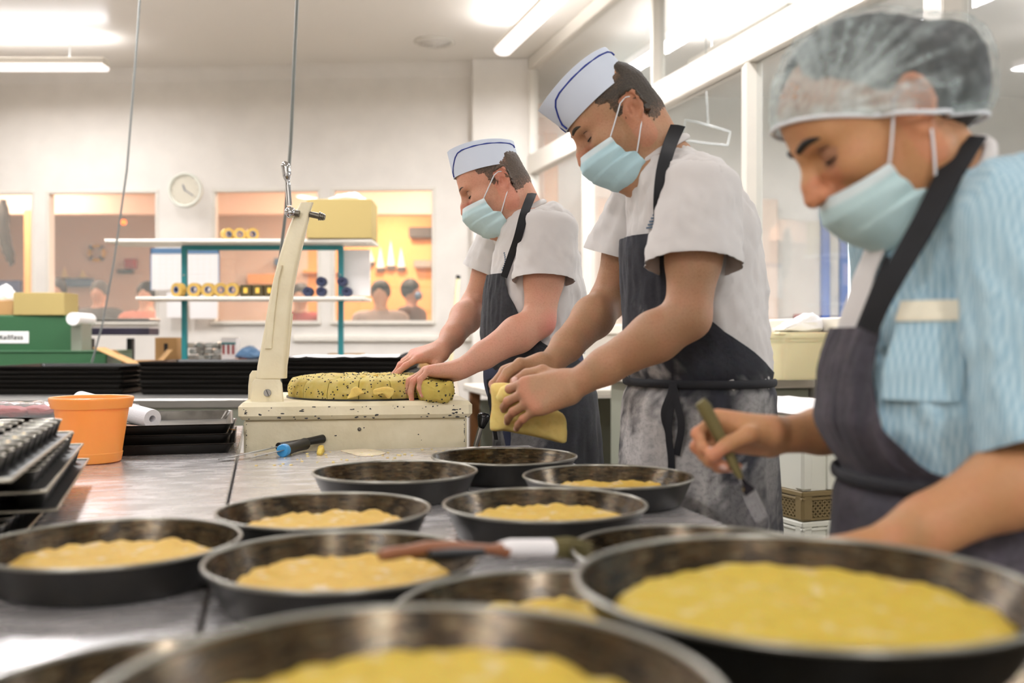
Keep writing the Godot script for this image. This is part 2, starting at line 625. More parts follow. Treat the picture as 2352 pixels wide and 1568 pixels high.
func lamps() -> void:
	var hgt := EYE + 1.95
	lamp("long lamp hanging parallel to the window wall above the green machine", Vector3(-3.60, hgt, -7.19), PI / 2, 1.36, 3.0)
	lamp("lamp hanging near the ceiling vent in front of the glazed partition", Vector3(0.12, hgt, -6.2), ROOM_YAW, 1.28, 5.0)
	for k: Array in [[0.85, -3.7, 2.4], [1.55, -1.3, 1.4], [-2.2, -4.7, 9.0], [-0.75, -4.6, 4.0], [-4.0, -4.8, 4.5], [-1.2, -1.8, 1.6], [-3.4, -2.2, 3.0], [-1.6, 2.2, 11.0], [1.0, 2.3, 10.0]]:  # all out of view; they light tables, back wall and camera-facing fronts
		lamp("unseen lamp hanging out of view to light the workroom", Vector3(k[0], hgt, k[1]), ROOM_YAW, 1.28, k[2], "unseen lamps of the workroom")
	lamp("lamp hanging in the room behind the glazed partition", Vector3(1.5, hgt - 0.02, -6.55), ROOM_YAW, 1.30, 5.5)
	for k: Array in [[3.6, -5.6], [4.2, -2.6]]:  # out of view, placed to brighten the room behind the glass
		lamp("unseen lamp out of view brightening the room behind the partition", Vector3(k[0], hgt, k[1]), ROOM_YAW, 1.28, 6.5, "unseen lamps behind the partition")

func walls() -> void:
	# --- workroom shell
	var mb := MB.new()
	mb.box(Vector3(0, -0.06, -6), Vector3(16, 0.12, 22))
	struct("floor", mb, M["floor"])
	mb = MB.new()
	mb.box(Vector3(0, CEIL + 0.06, -2.7), Vector3(16, 0.12, 13.0))
	struct("ceiling", mb, M["ceiling paint"])
	mb = MB.new()
	mb.box(Vector3(-5.6, CEIL / 2, -3.0), Vector3(0.12, CEIL, 12.8))
	struct("wall_left", mb, M["wall paint"])
	mb = MB.new()
	mb.box(Vector3(0, CEIL / 2, 3.4), Vector3(16, CEIL, 0.12))
	struct("wall_near", mb, M["wall paint"])
	# --- back wall with its four windows, in its own axes (x along, z into the room)
	var ty := on_back(700, 431).y
	var sy := on_back(700, 745).y
	var ends := [[-400, 80], [105, 365], [487, 737], [760, 1000]]
	var xs := []
	for e: Array in ends:
		xs.append([on_back(e[0], 600).x, on_back(e[1], 600).x])
	var right := on_back(1120, 600).x
	mb = MB.new()
	var z0 := -0.14
	var add := func(x0: float, x1: float, y0: float, y1: float) -> void:
		mb.box(Vector3((x0 + x1) / 2, (y0 + y1) / 2, z0 / 2), Vector3(x1 - x0, y1 - y0, -z0))
	add.call(-5.0, right, ty, CEIL)
	add.call(-5.0, right, 0.0, sy)
	add.call(-5.0, xs[0][0], sy, ty)
	add.call(xs[0][1], xs[1][0], sy, ty)
	add.call(xs[1][1], xs[2][0], sy, ty)
	add.call(xs[2][1], xs[3][0], sy, ty)
	add.call(xs[3][1], right, sy, ty)
	var wb := struct("wall_back", mb, M["wall paint"], back_at, back_yaw)
	for i in 4:
		var x0: float = xs[i][0]
		var x1: float = xs[i][1]
		mb = MB.new()
		var fw := 0.03
		mb.box(Vector3((x0 + x1) / 2, ty - fw / 2, -0.02), Vector3(x1 - x0, fw, 0.05), 0.004)
		mb.box(Vector3((x0 + x1) / 2, sy + fw / 2, -0.01), Vector3(x1 - x0, fw, 0.09), 0.004)
		for x: float in [x0 + fw / 2, x1 - fw / 2]:
			mb.box(Vector3(x, (ty + sy) / 2, -0.02), Vector3(fw, ty - sy - 2 * fw, 0.05), 0.004)
		var w := struct("window_%d" % (i + 1), mb, M["white frame"], back_at, back_yaw)
		mb = MB.new()
		mb.box(Vector3((x0 + x1) / 2, (ty + sy) / 2, -0.03), Vector3(x1 - x0 - 2 * fw, ty - sy - 2 * fw, 0.006))
		part(w, "pane", mb, M["glass"])
	# --- the pier in the corner, nearer than the back wall
	mb = MB.new()
	mb.box(Vector3(-0.07, CEIL / 2, -8.20), Vector3(0.48, CEIL, 0.90), 0.006)
	struct("wall_pier", mb, M["wall paint"])
	# cove along the top of the back wall
	mb = MB.new()
	var cv := PackedVector2Array([Vector2(-0.001, -0.10), Vector2(0.012, -0.062), Vector2(0.034, -0.034), Vector2(0.062, -0.012), Vector2(0.10, 0.001)])
	mb.at(Vector3(0, CEIL, 0), Basis(Vector3.UP, -PI / 2) * Basis.from_scale(Vector3(1, 1, 1)))
	var pr := PackedVector3Array()
	for x: float in [-4.0, right - 0.1]:
		for q in cv:
			pr.append(Vector3(x, CEIL + q.y, q.x))
	mb.at(Vector3.ZERO)
	mb.grid(pr, 2, cv.size(), false, true)
	struct("trim_1", mb, M["wall paint"], back_at, back_yaw)
	# --- glazed partition on the right
	partition()
	right_room()

func bar(mb: MB, a: Vector3, b: Vector3, w: float, h: float, up := Vector3.UP, bev := 0.006) -> void:
	var z := (b - a).normalized()
	var x := up.cross(z).normalized()
	var y := z.cross(x)
	mb.at((a + b) / 2, Basis(x, y, z))
	mb.box(Vector3.ZERO, Vector3(w, h, (b - a).length()), bev)
	mb.at(Vector3.ZERO)

func partition() -> void:
	var g := func(d: float, y: float) -> Vector3:
		return Vector3(part_x(d), y, -d)
	var mb := MB.new()
	var tr := 2.43
	# top rail, transom, sill, foot rail
	bar(mb, g.call(7.75, CEIL - 0.05), g.call(-3.4, CEIL - 0.05), 0.07, 0.10)
	bar(mb, g.call(7.75, tr + 0.075), g.call(-3.4, tr + 0.075), 0.08, 0.15)
	bar(mb, g.call(7.75, 1.22), g.call(-3.4, 1.22), 0.09, 0.06)
	bar(mb, g.call(7.75, 0.06), g.call(-3.4, 0.06), 0.08, 0.12)
	for d: float in [7.72, 5.57, 3.39, 1.3, -0.8]:
		bar(mb, g.call(d, tr + 0.15), g.call(d, CEIL - 0.1), 0.07, 0.07, Vector3(0, 0, 1))
	for d: float in [7.72, 6.60, 4.60, 2.6, 0.6, -1.4]:
		bar(mb, g.call(d, 0.12), g.call(d, tr), 0.08, 0.085, Vector3(0, 0, 1))
	bar(mb, g.call(3.39, 0.12), g.call(3.39, tr), 0.09, 0.16, Vector3(0, 0, 1))
	var w := struct("wall_right", mb, M["white frame"])
	# solid panels below the sill
	var pz := [7.72, 6.60, 4.60, 2.6, 0.6, -1.4, -3.4]
	for i in pz.size() - 1:
		mb = MB.new()
		bar(mb, g.call(pz[i] - 0.04, 0.65), g.call(pz[i + 1] + 0.04, 0.65), 0.04, 1.08)
		part(w, "panel", mb, M["white frame"])
		mb = MB.new()
		bar(mb, g.call(pz[i] - 0.045, 1.845), g.call(pz[i + 1] + 0.045, 1.845), 0.008, 1.17, Vector3.UP, 0.0)
		part(w, "pane", mb, M["glass"])
	var qz := [7.72, 5.57, 3.39, 1.3, -0.8, -3.4]
	for i in qz.size() - 1:
		mb = MB.new()
		bar(mb, g.call(qz[i] - 0.035, 2.91), g.call(qz[i + 1] + 0.035, 2.91), 0.008, 0.66, Vector3.UP, 0.0)
		part(w, "pane", mb, M["glass"])

func right_room() -> void:
	# the room behind the glazed partition: far wall with a bright window between blue frames
	var mb := MB.new()
	var zf := -9.0
	var wx0 := 3.03
	var wx1 := 4.6
	mb.box(Vector3(-0.0 + (0.1 + wx0) / 2, CEIL / 2, zf - 0.06), Vector3(wx0 - 0.1, CEIL, 0.12))
	mb.box(Vector3((wx1 + 8.0) / 2, CEIL / 2, zf - 0.06), Vector3(8.0 - wx1, CEIL, 0.12))
	mb.box(Vector3((wx0 + wx1) / 2, 0.45, zf - 0.06), Vector3(wx1 - wx0, 0.9, 0.12))
	mb.box(Vector3((wx0 + wx1) / 2, 2.85, zf - 0.06), Vector3(wx1 - wx0, 0.98, 0.12))
	struct("wall_far", mb, M["wall paint"])
	mb = MB.new()
	# outer wall out of view, its long window placed to let daylight in
	mb.box(Vector3(6.6, 0.5, -2.8), Vector3(0.12, 1.0, 12.4))
	mb.box(Vector3(6.6, 2.97, -2.8), Vector3(0.12, 0.74, 12.4))
	for z: float in [3.2, 0.0, -3.0, -6.0, -8.9]:
		mb.box(Vector3(6.6, 1.8, z), Vector3(0.12, 1.6, 0.25))
	struct("wall_outer_unseen", mb, M["wall paint"])
	mb = MB.new()
	for x: float in [2.82, 2.99]:
		mb.box(Vector3(x, 1.35, zf + 0.03), Vector3(0.075, 2.5, 0.06), 0.008)
	mb.box(Vector3(2.905, 1.25, zf + 0.05), Vector3(0.10, 0.16, 0.02), 0.004)
	struct("window_5", mb, M["blue frame"])
	mb = MB.new()
	mb.box(Vector3(0.95, 1.25, zf + 0.27), Vector3(0.55, 2.5, 0.5), 0.01)
	one("tall_cupboard", mb, M["shop wall"], "tall peach coloured cupboard standing behind the glazed partition", "cupboard")
	mb = MB.new()
	mb.box(Vector3(2.05, 1.2, zf + 0.12), Vector3(0.62, 2.4, 0.1), 0.01)
	struct("door_1", mb, M["shop wall"])
	mb = MB.new()
	mb.tube([P(1564, 322, 6.6), P(1575, 275, 6.6), P(1626, 288, 6.6), P(1677, 303, 6.6), P(1671, 334, 6.6), P(1625, 330, 6.6), P(1566, 322, 6.6)], 0.006, 6)
	mb.tube([P(1626, 288, 6.6), P(1622, 215, 6.6), Vector3(P(1620, 0, 6.6).x, CEIL, -6.6)], 0.004, 6)
	one("wire_hanger", mb, M["grey cord"], "thin wire frame hanging behind the glazed partition", "hanger")
	mb = MB.new()
	mb.box(Vector3(2.60, 1.30, zf + 0.03), Vector3(0.12, 0.16, 0.03), 0.004)
	one("wall_box", mb, M["red paint"], "small red box on the wall beside the blue frame", "box")

const TYAW := 0.245                       # the work table's turn
func tb(lx: float, lf: float, h := 0.0) -> Vector3:
	# a point given on the table: lx to the right of its right edge, lf away from the camera
	var b := Basis(Vector3.UP, TYAW)
	return Vector3(0.275, TABLE + h, -1.575) + b * Vector3(lx, 0, -lf)

func pillow(mb: MB, outline: Array, th: float, rough := 0.0, rings := 5, side := 1.0) -> void:
	# a soft slab: a closed outline in the xy plane, swollen to both sides along z
	var cen := Vector3.ZERO
	for q: Vector3 in outline:
		cen += q / outline.size()
	var fine := []
	for i in outline.size():
		for k in 4:
			fine.append((outline[i] as Vector3).cubic_interpolate(outline[(i + 1) % outline.size()], outline[i - 1], outline[(i + 2) % outline.size()], k / 4.0))
	var pts := PackedVector3Array()
	for r in rings * 2 + 1:
		var a := -PI / 2 + PI * r / (rings * 2.0)
		var s := pow(cos(a), 0.45) if r > 0 and r < rings * 2 else 0.0
		for q: Vector3 in fine:
			var p := cen + (q - cen) * s
			p.z += sin(a) * th * side
			if rough > 0.0:
				p += Vector3(nz.get_noise_3dv(p * 30.0), nz.get_noise_3dv(p * 30.0 + Vector3(9, 0, 0)), nz.get_noise_3dv(p * 30.0 + Vector3(0, 9, 0))) * rough
			pts.append(p)
	var ccw := 0.0
	for i in outline.size():
		var a2: Vector3 = outline[i] - cen
		var b2: Vector3 = outline[(i + 1) % outline.size()] - cen
		ccw += a2.x * b2.y - a2.y * b2.x
	mb.grid(pts, rings * 2 + 1, fine.size(), true, ccw > 0.0)

func work_tables() -> void:
	var yaw := TYAW
	for k in 2:
		var x0: float = [-0.703, -2.6][k]
		var x1: float = [0.0, -0.708][k]
		var f1: float = [0.955, 1.70][k]
		var label: String = ["smeared steel work table under the round tins", "steel work table under the orange bucket and stacked tins"][k]
		var t := thing("work_table", label, "table", tb((x0 + x1) / 2, (f1 - 1.75) / 2, -TABLE), yaw)
		var sz := Vector3(x1 - x0, 0.0, f1 + 1.75)
		var mb := MB.new()
		mb.box(Vector3(0, TABLE - 0.02, 0), Vector3(sz.x, 0.04, sz.z), 0.002)
		part(t, "table_top", mb, M["steel"])
		mb = MB.new()
		mb.box(Vector3(0, TABLE - 0.09, 0), Vector3(sz.x - 0.08, 0.10, sz.z - 0.08), 0.004)
		part(t, "apron_rail", mb, M["brushed steel"])
		mb = MB.new()
		mb.box(Vector3(0, 0.25, 0), Vector3(sz.x - 0.1, 0.03, sz.z - 0.1), 0.004)
		part(t, "under_shelf", mb, M["brushed steel"])
		for sx: float in [-1, 1]:
			for s2: float in [-1, 1]:
				mb = MB.new()
				mb.box(Vector3(sx * (sz.x / 2 - 0.07), (TABLE - 0.13) / 2, s2 * (sz.z / 2 - 0.07)), Vector3(0.05, TABLE - 0.13, 0.05), 0.005)
				part(t, "leg", mb, M["brushed steel"])
	# table further back that carries the tray stacks and the packing things
	var t2 := thing("packing_table", "long grey table behind carrying stacks of black trays", "table", Vector3(-2.5, 0, -5.55), 0.06)
	var m2 := MB.new()
	m2.box(Vector3(0, TABLE - 0.02, 0), Vector3(4.4, 0.04, 2.5), 0.004)
	part(t2, "table_top", m2, M["brushed steel"])
	m2 = MB.new()
	m2.box(Vector3(0, TABLE - 0.10, 1.22), Vector3(4.3, 0.12, 0.03), 0.004)
	part(t2, "apron_rail", m2, M["grey panel"])
	for sx: float in [-2.1, 2.1]:
		for s2: float in [-1.15, 1.15]:
			m2 = MB.new()
			m2.box(Vector3(sx, (TABLE - 0.04) / 2, s2), Vector3(0.06, TABLE - 0.04, 0.06), 0.005)
			part(t2, "leg", m2, M["brushed steel"])

func make_pan(label: String, grp: String) -> Node3D:
	var t := thing("cake_tin", label, "tin", Vector3.ZERO, 0.0, grp)
	var mb := MB.new()
	mb.lathe([Vector2(0, 0), Vector2(0.116, 0), Vector2(0.1195, 0.002), Vector2(0.1215, 0.006), Vector2(0.1378, 0.0425)], 72)
	part(t, "outer_wall", mb, M["tin outside"])
	mb = MB.new()
	mb.lathe([Vector2(0.1365, 0.0425), Vector2(0.1205, 0.008), Vector2(0.116, 0.004), Vector2(0, 0.0035)], 72)
	part(t, "inside", mb, M["tin inside"])
	mb = MB.new()
	var ring := []
	for i in 9:
		var a := -0.6 * PI + 1.7 * PI * i / 8.0
		ring.append(Vector2(0.1382 + cos(a) * 0.0022, 0.0432 + sin(a) * 0.0022))
	mb.lathe(ring, 72)
	part(t, "rolled_rim", mb, M["tin rim"])
	return t

func dough_round(sd: int, r: float, yellow: float) -> MB:
	var mb := MB.new()
	var rows := 22
	var seg := 90
	var pts := PackedVector3Array()
	var cs := PackedColorArray()
	for i in rows:
		var s := i / (rows - 1.0)
		for j in seg:
			var a := TAU * j / seg
			var edge := r * (1.0 + 0.035 * nz.get_noise_2d(cos(a) * 1.6 + sd * 7.0, sin(a) * 1.6) + 0.018 * nz.get_noise_2d(cos(a) * 7.0 + sd, sin(a) * 7.0))
			var rr := edge * minf(s / 0.94, 1.0)
			var p := Vector3(cos(a) * rr, 0, sin(a) * rr)
			var q := p * 14.0 + Vector3(sd * 5.0, 0, 0)
			var h := 0.018 + 0.0035 * nz.get_noise_3dv(q * 0.8) + 0.0012 * nz.get_noise_3dv(q * 2.6) + 0.005 * smoothstep(0.55, 0.9, s) * (0.5 + nz.get_noise_2d(cos(a) * 4.0 + sd, sin(a) * 4.0))
			if s > 0.86:
				h *= sqrt(maxf(0.0, 1.0 - pow((s - 0.86) / 0.14, 2.0)))
			p.y = h + 0.0005
			pts.append(p)
			var flour := smoothstep(0.30, 0.52, nz.get_noise_3dv(p * 42.0 + Vector3(sd * 3.0, 1, 0)))
			var base := Color(0.58, 0.375, 0.09).lerp(Color(0.47, 0.345, 0.04), yellow)
			base = base.lerp(Color(0.52, 0.31, 0.05), 0.35 * smoothstep(0.1, 0.6, nz.get_noise_3dv(p * 16.0 + Vector3(0, sd, 4))))
			cs.append(base.lerp(Color(0.68, 0.61, 0.50), flour * (0.75 - 0.45 * yellow)))
	mb.grid(pts, rows, seg, true, true, cs)
	return mb

func pans() -> void:
	# [x, d, scale, height of the foot over the table, dough radius (0 = empty), yellow, label of the tin]
	var g := "round black cake tins on the steel table"
	var list := [
		[-0.015, 1.906, 1.0, 0.0, 0.0, 0.0, "empty black cake tin under the slab of dough being folded"],
		[-0.198, 1.691, 1.0, 0.0, 0.0, 0.0, "empty black cake tin nearest to the knives on the table"],
		[0.0450, 1.360, 1.0, 0.0, 0.108, 0.25, "black cake tin with smooth dough beside the brush tip", "smooth round of dough in the tin beside the brush tip"],
		[-0.2474, 1.313, 1.0, 0.0, 0.108, 0.0, "black cake tin with floury dough beside the empty tin near the knives", "floury round of dough in the tin next to the knives' empty tin"],
		[0.157, 1.632, 1.0, 0.0, 0.092, 0.2, "black cake tin with a small dough round beside the floury apron", "small low round of dough in the tin beside the floury apron"],
		[-0.445, 1.107, 1.0, 0.0, 0.110, 0.0, "black cake tin with rippled dough beside the stacked small moulds", "rippled round of dough in the tin beside the small moulds"],
		[-0.174, 1.022, 1.0, 0.0, 0.110, 0.1, "black cake tin with floury dough and the brush laid across its rim", "floury round of dough in the tin under the brush handle"],
		[0.040, 0.828, 1.0, 0.0, 0.108, 0.6, "black cake tin with dough half hidden under a larger tin", "dough round in the tin half hidden under a larger tin"],
		[0.202, 1.062, 1.0, 0.0, 0.0, 0.0, "empty black cake tin behind the largest tin of yellow dough"],
		[-0.212, 0.617, 1.0, 0.0, 0.0, 0.0, "empty black cake tin partly under a large tin of dough"],
		[0.2136, 0.732, 1.20, 0.0475, 0.117, 0.9, "largest black cake tin with yellow dough resting on lower tins", "widest yellow round of dough in the largest tin"],
		[-0.051, 0.503, 1.15, 0.0475, 0.117, 0.85, "large black cake tin with yellow dough set on two other tins", "wide yellow round of dough in the tin set on two others"],
		[0.345, 0.590, 1.0, 0.0, 0.0, 0.0, "empty black cake tin underneath the largest tin of dough"],
		[0.075, 0.500, 1.0, 0.0, 0.0, 0.0, "empty black cake tin underneath the large tin in front"],
	]
	var proto := make_pan(list[0][6], g)
	for i in list.size():
		var k: Array = list[i]
		var o: Node3D = proto if i == 0 else copy(proto, k[6], g)
		o.position = Vector3(k[0], TABLE + k[3], -k[1])
		o.rotation.y = i * 1.3
		o.scale = Vector3(k[2], 1.0, k[2])
		if k[4] > 0.0:
			var dl: String = k[7]
			var dr := one("dough_round", dough_round(i + 1, k[4] * k[2], k[5]), M["dough"], dl, "dough", Vector3(k[0], TABLE + k[3] + 0.004, -k[1]), 0.0, "rounds of dough in the tins")
			dr.position += Vector3(0.003, 0, 0.002)

func cream_loft(mb: MB, rows: Array, depth: float, n := 20, e := 0.45) -> void:
	# rows: [left point, right point]; a rounded bar between the two outlines
	var pts := PackedVector3Array()
	for r: Array in rows:
		var a: Vector3 = r[0]
		var b: Vector3 = r[1]
		var cen := (a + b) / 2
		var hw := (b - a) / 2
		var dp: float = depth if r.size() < 3 else r[2]
		for j in n:
			var t := TAU * j / n
			var cx := signf(cos(t)) * pow(absf(cos(t)), e)
			var sy := signf(sin(t)) * pow(absf(sin(t)), e)
			pts.append(cen + hw * cx + Vector3(0, 0, sy * dp / 2))
	mb.grid(pts, rows.size(), n, true, true)
	for e2 in 2:
		var cap := []
		for j in n:
			cap.append(pts[e2 * (rows.size() - 1) * n + j])
		mb.poly(cap, Vector3(0, 1 if e2 else -1, 0))

func divider() -> void:
	var yaw := 0.16
	var org := Vector3(-0.380, 0, -2.445)
	var t := thing("dough_divider", "cream enamelled dough divider with chipped paint and a chrome crank", "machine", org, yaw)
	var L := func(px: float, py: float, d: float) -> Vector3:
		return t.transform.affine_inverse() * P(px, py, d)
	var mb := MB.new()
	var top := 1.012
	mb.box(Vector3(0, (top - 0.04) / 2 + 0.05, -0.235), Vector3(0.545, top - 0.04 - 0.1, 0.45), 0.006)
	part(t, "body", mb, M["cream enamel"])
	mb = MB.new()
	mb.box(Vector3(0, 0.05, -0.235), Vector3(0.50, 0.10, 0.40), 0.006)
	part(t, "foot", mb, M["handle black"])
	mb = MB.new()
	mb.box(Vector3(0, top - 0.02, -0.225), Vector3(0.567, 0.042, 0.478), 0.010)
	part(t, "top_plate", mb, M["cream enamel"])
	mb = MB.new()
	mb.lathe([Vector2(0, 0), Vector2(0.212, 0), Vector2(0.212, 0), Vector2(0.212, 0.005), Vector2(0.212, 0.005), Vector2(0, 0.005)], 64)
	var pl := part(t, "pressing_plate", mb, M["handle black"])
	pl.position = Vector3(0.028, top, -0.222)
	# the leaning arm, its bracket, crank and shaft
	var rows := []
	var d := 2.50
	for k: Array in [[589, 659, 868, 0.07], [592, 660, 840, 0.07], [600, 663, 800, 0.07], [609, 667, 750, 0.068], [617, 671, 700, 0.066], [626, 677, 655, 0.064], [634, 683, 622, 0.062], [642, 690, 590, 0.058], [651, 697, 560, 0.053], [661, 704, 530, 0.048], [671, 710, 505, 0.042], [679, 713, 488, 0.036], [687, 717, 474, 0.032], [691, 720, 466, 0.03]]:
		rows.append([L.call(k[0], k[2], d), L.call(k[1], k[2], d), k[3]])
	mb = MB.new()
	cream_loft(mb, rows, 0.06)
	part(t, "arm", mb, M["cream enamel"])
	mb = MB.new()
	cream_loft(mb, [[L.call(608, 800, 2.475), L.call(626, 800, 2.475)], [L.call(620, 705, 2.475), L.call(634, 705, 2.475)], [L.call(629, 640, 2.475), L.call(642, 640, 2.475)], [L.call(640, 610, 2.475), L.call(650, 610, 2.475)]], 0.03, 16)
	part(t, "rib", mb, M["cream enamel"])
	mb = MB.new()
	cream_loft(mb, [[L.call(648, 868, 2.53), L.call(656, 868, 2.53)], [L.call(656, 812, 2.53), L.call(664, 812, 2.53)], [L.call(668, 720, 2.53), L.call(673, 720, 2.53)]], 0.03, 12)
	part(t, "rib", mb, M["cream enamel"])
	for k in 2:
		mb = MB.new()
		var dz: float = [2.452, 2.545][k]
		var ox: float = [0, -5][k]
		var oy: float = [0, -20][k]
		cream_loft(mb, [[L.call(574 + ox, 934, dz), L.call(653 + ox, 934, dz)], [L.call(575 + ox, 905 + oy, dz), L.call(650 + ox, 905 + oy, dz)], [L.call(578 + ox, 880 + oy, dz), L.call(648 + ox, 880 + oy, dz)], [L.call(584 + ox, 871 + oy, dz), L.call(642 + ox, 871 + oy, dz)]], 0.018, 16, 0.35)
		part(t, "bracket", mb, M["cream enamel"])
	mb = MB.new()
	mb.at(L.call(614, 902, 2.440), Basis(Vector3.RIGHT, PI / 2))
	mb.lathe([Vector2(0, 0.004), Vector2(0.0085, 0.004), Vector2(0.0085, 0.004), Vector2(0.0095, -0.004)], 20)
	var sc := part(t, "screw", mb, M["brushed steel"])
	mb = MB.new()
	mb.at(L.call(614, 902, 2.4355), Basis(Vector3(0, 0, 1), 0.35))
	mb.box(Vector3.ZERO, Vector3(0.0015, 0.015, 0.001))
	part(sc, "slot", mb, M["handle black"])
	var cb: Vector3 = L.call(667, 488, 2.47)
	mb = MB.new()
	mb.ball(cb, Vector3.ONE * 0.0145, 20, 14)
	var p1: Vector3 = L.call(665, 472, 2.47)
	var p2: Vector3 = L.call(661, 420, 2.47)
	var p3: Vector3 = L.call(655, 370, 2.47)
	var path := []
	var rad := []
	for i in 22:
		var s := i / 21.0
		path.append(p1.lerp(p2, s * 2.0) if s < 0.5 else p2.lerp(p3, s * 2.0 - 1.0))
		var r := 0.0068
		if s > 0.5:
			r = lerpf(0.0060, 0.0115, smoothstep(0.5, 0.72, s))
			r *= sqrt(maxf(0.02, 1.0 - pow(maxf(0.0, (s - 0.86) / 0.14), 2.0)))
		rad.append(r)
	mb.tube(path, rad, 16)
	part(t, "crank", mb, M["chrome"])
	mb = MB.new()
	mb.tube([cb, L.call(688, 491, 2.47)], 0.008, 12)
	mb.tube([L.call(712, 492, 2.49), L.call(736, 497, 2.49)], 0.0075, 12)
	part(t, "shaft", mb, M["old steel"])
	mb = MB.new()
	for i in 6:
		mb.tube([L.call(733 + i * 2.3, 496.4 + i * 0.5, 2.49), L.call(735 + i * 2.3, 496.8 + i * 0.5, 2.49)], 0.0112 - 0.001 * (i % 2) - 0.0006 * i, 9)
	part(t, "threaded_end", mb, M["old steel"])
	mb = MB.new()
	mb.tube([L.call(1088, 1040, 2.53), L.call(1108, 965, 2.53)], 0.0065, 10)
	part(t, "lever", mb, M["brushed steel"])
	mb = MB.new()
	var kb: Vector3 = L.call(1105, 984, 2.53)
	mb.at(kb, Basis(Vector3(0, 0, 1), -0.22))
	mb.lathe([Vector2(0, 0), Vector2(0.007, 0.001), Vector2(0.010, 0.008), Vector2(0.0145, 0.022), Vector2(0.0165, 0.030), Vector2(0.0155, 0.036), Vector2(0.010, 0.040), Vector2(0, 0.041)], 24)
	part(t, "knob", mb, M["black plastic"])
	mb = MB.new()
	mb.at(Vector3(0.005, top - 0.068, -0.0085), Basis(Vector3.RIGHT, PI / 2))
	mb.lathe([Vector2(0, 0.004), Vector2(0.0045, 0.003), Vector2(0.005, -0.002)], 12)
	part(t, "screw", mb, M["brushed steel"])
	# worn spots where the paint has come off
	rng.seed = 5
	mb = MB.new()
	for i in 70:
		var x := rng.randf_range(-0.275, 0.275)
		var y := 0.0
		var kind := rng.randf()
		if kind < 0.5:
			y = top - rng.randf_range(0.0, 1.0) ** 3.0 * 0.03 - 0.010
		elif kind < 0.85:
			y = top - 0.040 + rng.randf_range(0.0, 0.006)
		else:
			y = top - rng.randf_range(0.05, 0.11)
			x *= 0.97
		if i < 14:
			x = 0.265 - rng.randf() * 0.03 if i < 9 else -0.272 + rng.randf() * 0.02
			y = top - rng.randf_range(0.009, 0.033)
		var z := 0.0146 if y > top - 0.042 else -0.0096
		var r2 := rng.randf_range(0.0006, 0.0022)
		var pl2 := []
		var st := rng.randf_range(1.0, 3.0)
		for j in 7:
			var a := TAU * j / 7.0
			var q := r2 * rng.randf_range(0.6, 1.3)
			pl2.append(Vector3(x + cos(a) * q * st, minf(y + sin(a) * q, top - 0.009 if z > 0 else 9.0), z))
		mb.poly(pl2, Vector3(0, 0, 1))
	for i in 26:
		var y3 := rng.randf_range(top - 0.115, top - 0.046)
		var s3 := 1.0 if i < 18 else -1.0
		mb.poly([Vector3(s3 * 0.2665, y3, -0.0096), Vector3(s3 * 0.2665 - s3 * rng.randf_range(0.001, 0.003), y3 + 0.001, -0.0096), Vector3(s3 * 0.2662, y3 + rng.randf_range(0.002, 0.005), -0.0096)], Vector3(0, 0, 1))
	var ch := part(t, "paint_chips", mb, M["paint chip"])
	ch.set_meta("kind", "stuff")
	# --- the round of chocolate chip dough pressed on the plate
	var at := t.transform * Vector3(0.028, top + 0.005, -0.222)
	var db := thing("chocolate_chip_dough", "round of yellow chocolate chip dough pressed on the cream divider", "dough", at, yaw)
	var chips := MB.new()
	var nsec := 16
	var R := 0.207
	rng.seed = 21
	for s in nsec:
		var a0 := TAU * s / nsec + 0.12
		var a1 := TAU * (s + 1) / nsec + 0.12
		var nr := 14
		var na := 12
		var pts := PackedVector3Array()
		var cs := PackedColorArray()
		# side from the foot up, then over the top towards the middle
		for i in nr:
			for j in na:
				var u := j / (na - 1.0)
				var a := lerpf(a0 + 0.004, a1 - 0.004, u)
				var swell := sin(PI * u)
				var rr := R
				var h := 0.0
				if i < 6:
					h = 0.046 * i / 5.0
					rr = R * (1.0 + 0.010 * sin(PI * i / 5.0)) - 0.010 * (i / 5.0) ** 3.0 - 0.004 * (1.0 - swell) * (i / 5.0)
				else:
					var k := (i - 5) / (nr - 6.0)
					rr = (R - 0.010) * (1.0 - k) + 0.004 * k
					h = 0.046 + 0.010 * sin(minf(k * 3.0, 1.0) * PI / 2) * (0.35 + 0.65 * swell)
				var p := Vector3(cos(a) * rr, h, sin(a) * rr)
				var q := p * 26.0
				p += Vector3(cos(a), 0.0, sin(a)) * 0.0025 * nz.get_noise_3dv(q) + Vector3(0, 0.0045 * nz.get_noise_3dv(q * 0.7 + Vector3(3, 0, 0)) * (h / 0.05), 0)
				pts.append(p)
				cs.append(Color(0.50, 0.385, 0.085).lerp(Color(0.58, 0.48, 0.19), clampf(0.5 + nz.get_noise_3dv(p * 35.0), 0.0, 1.0)))
		mb = MB.new()
		mb.grid(pts, nr, na, false, false, cs)
		for e in 2:
			var j2: int = 0 if e == 0 else na - 1
			var cut := []
			for i in nr:
				cut.append(pts[i * na + j2])
			cut.append(Vector3(0, 0, 0))
			mb.col = Color(0.50, 0.39, 0.10)
			var aa := a0 if e == 0 else a1
			mb.poly(cut, Vector3(sin(aa), 0, -cos(aa)) * (1.0 if e == 0 else -1.0))
		part(db, "portion", mb, M["dough"])
		for k in 42:
			var i2 := rng.randi_range(0, nr - 2)
			if i2 > 10:
				i2 = rng.randi_range(0, 6)
			var p2b: Vector3 = pts[i2 * na + rng.randi_range(0, na - 2)].lerp(pts[(i2 + 1) * na + rng.randi_range(1, na - 1)], rng.randf())
			var sz := rng.randf_range(0.0014, 0.0027)
			chips.ball(p2b, Vector3(sz, sz * 0.75, sz), 6, 4, Basis.from_euler(Vector3(rng.randf() * 3, rng.randf() * 3, 0)))
	part(db, "chocolate_chips", chips, M["chocolate"]).set_meta("kind", "stuff")
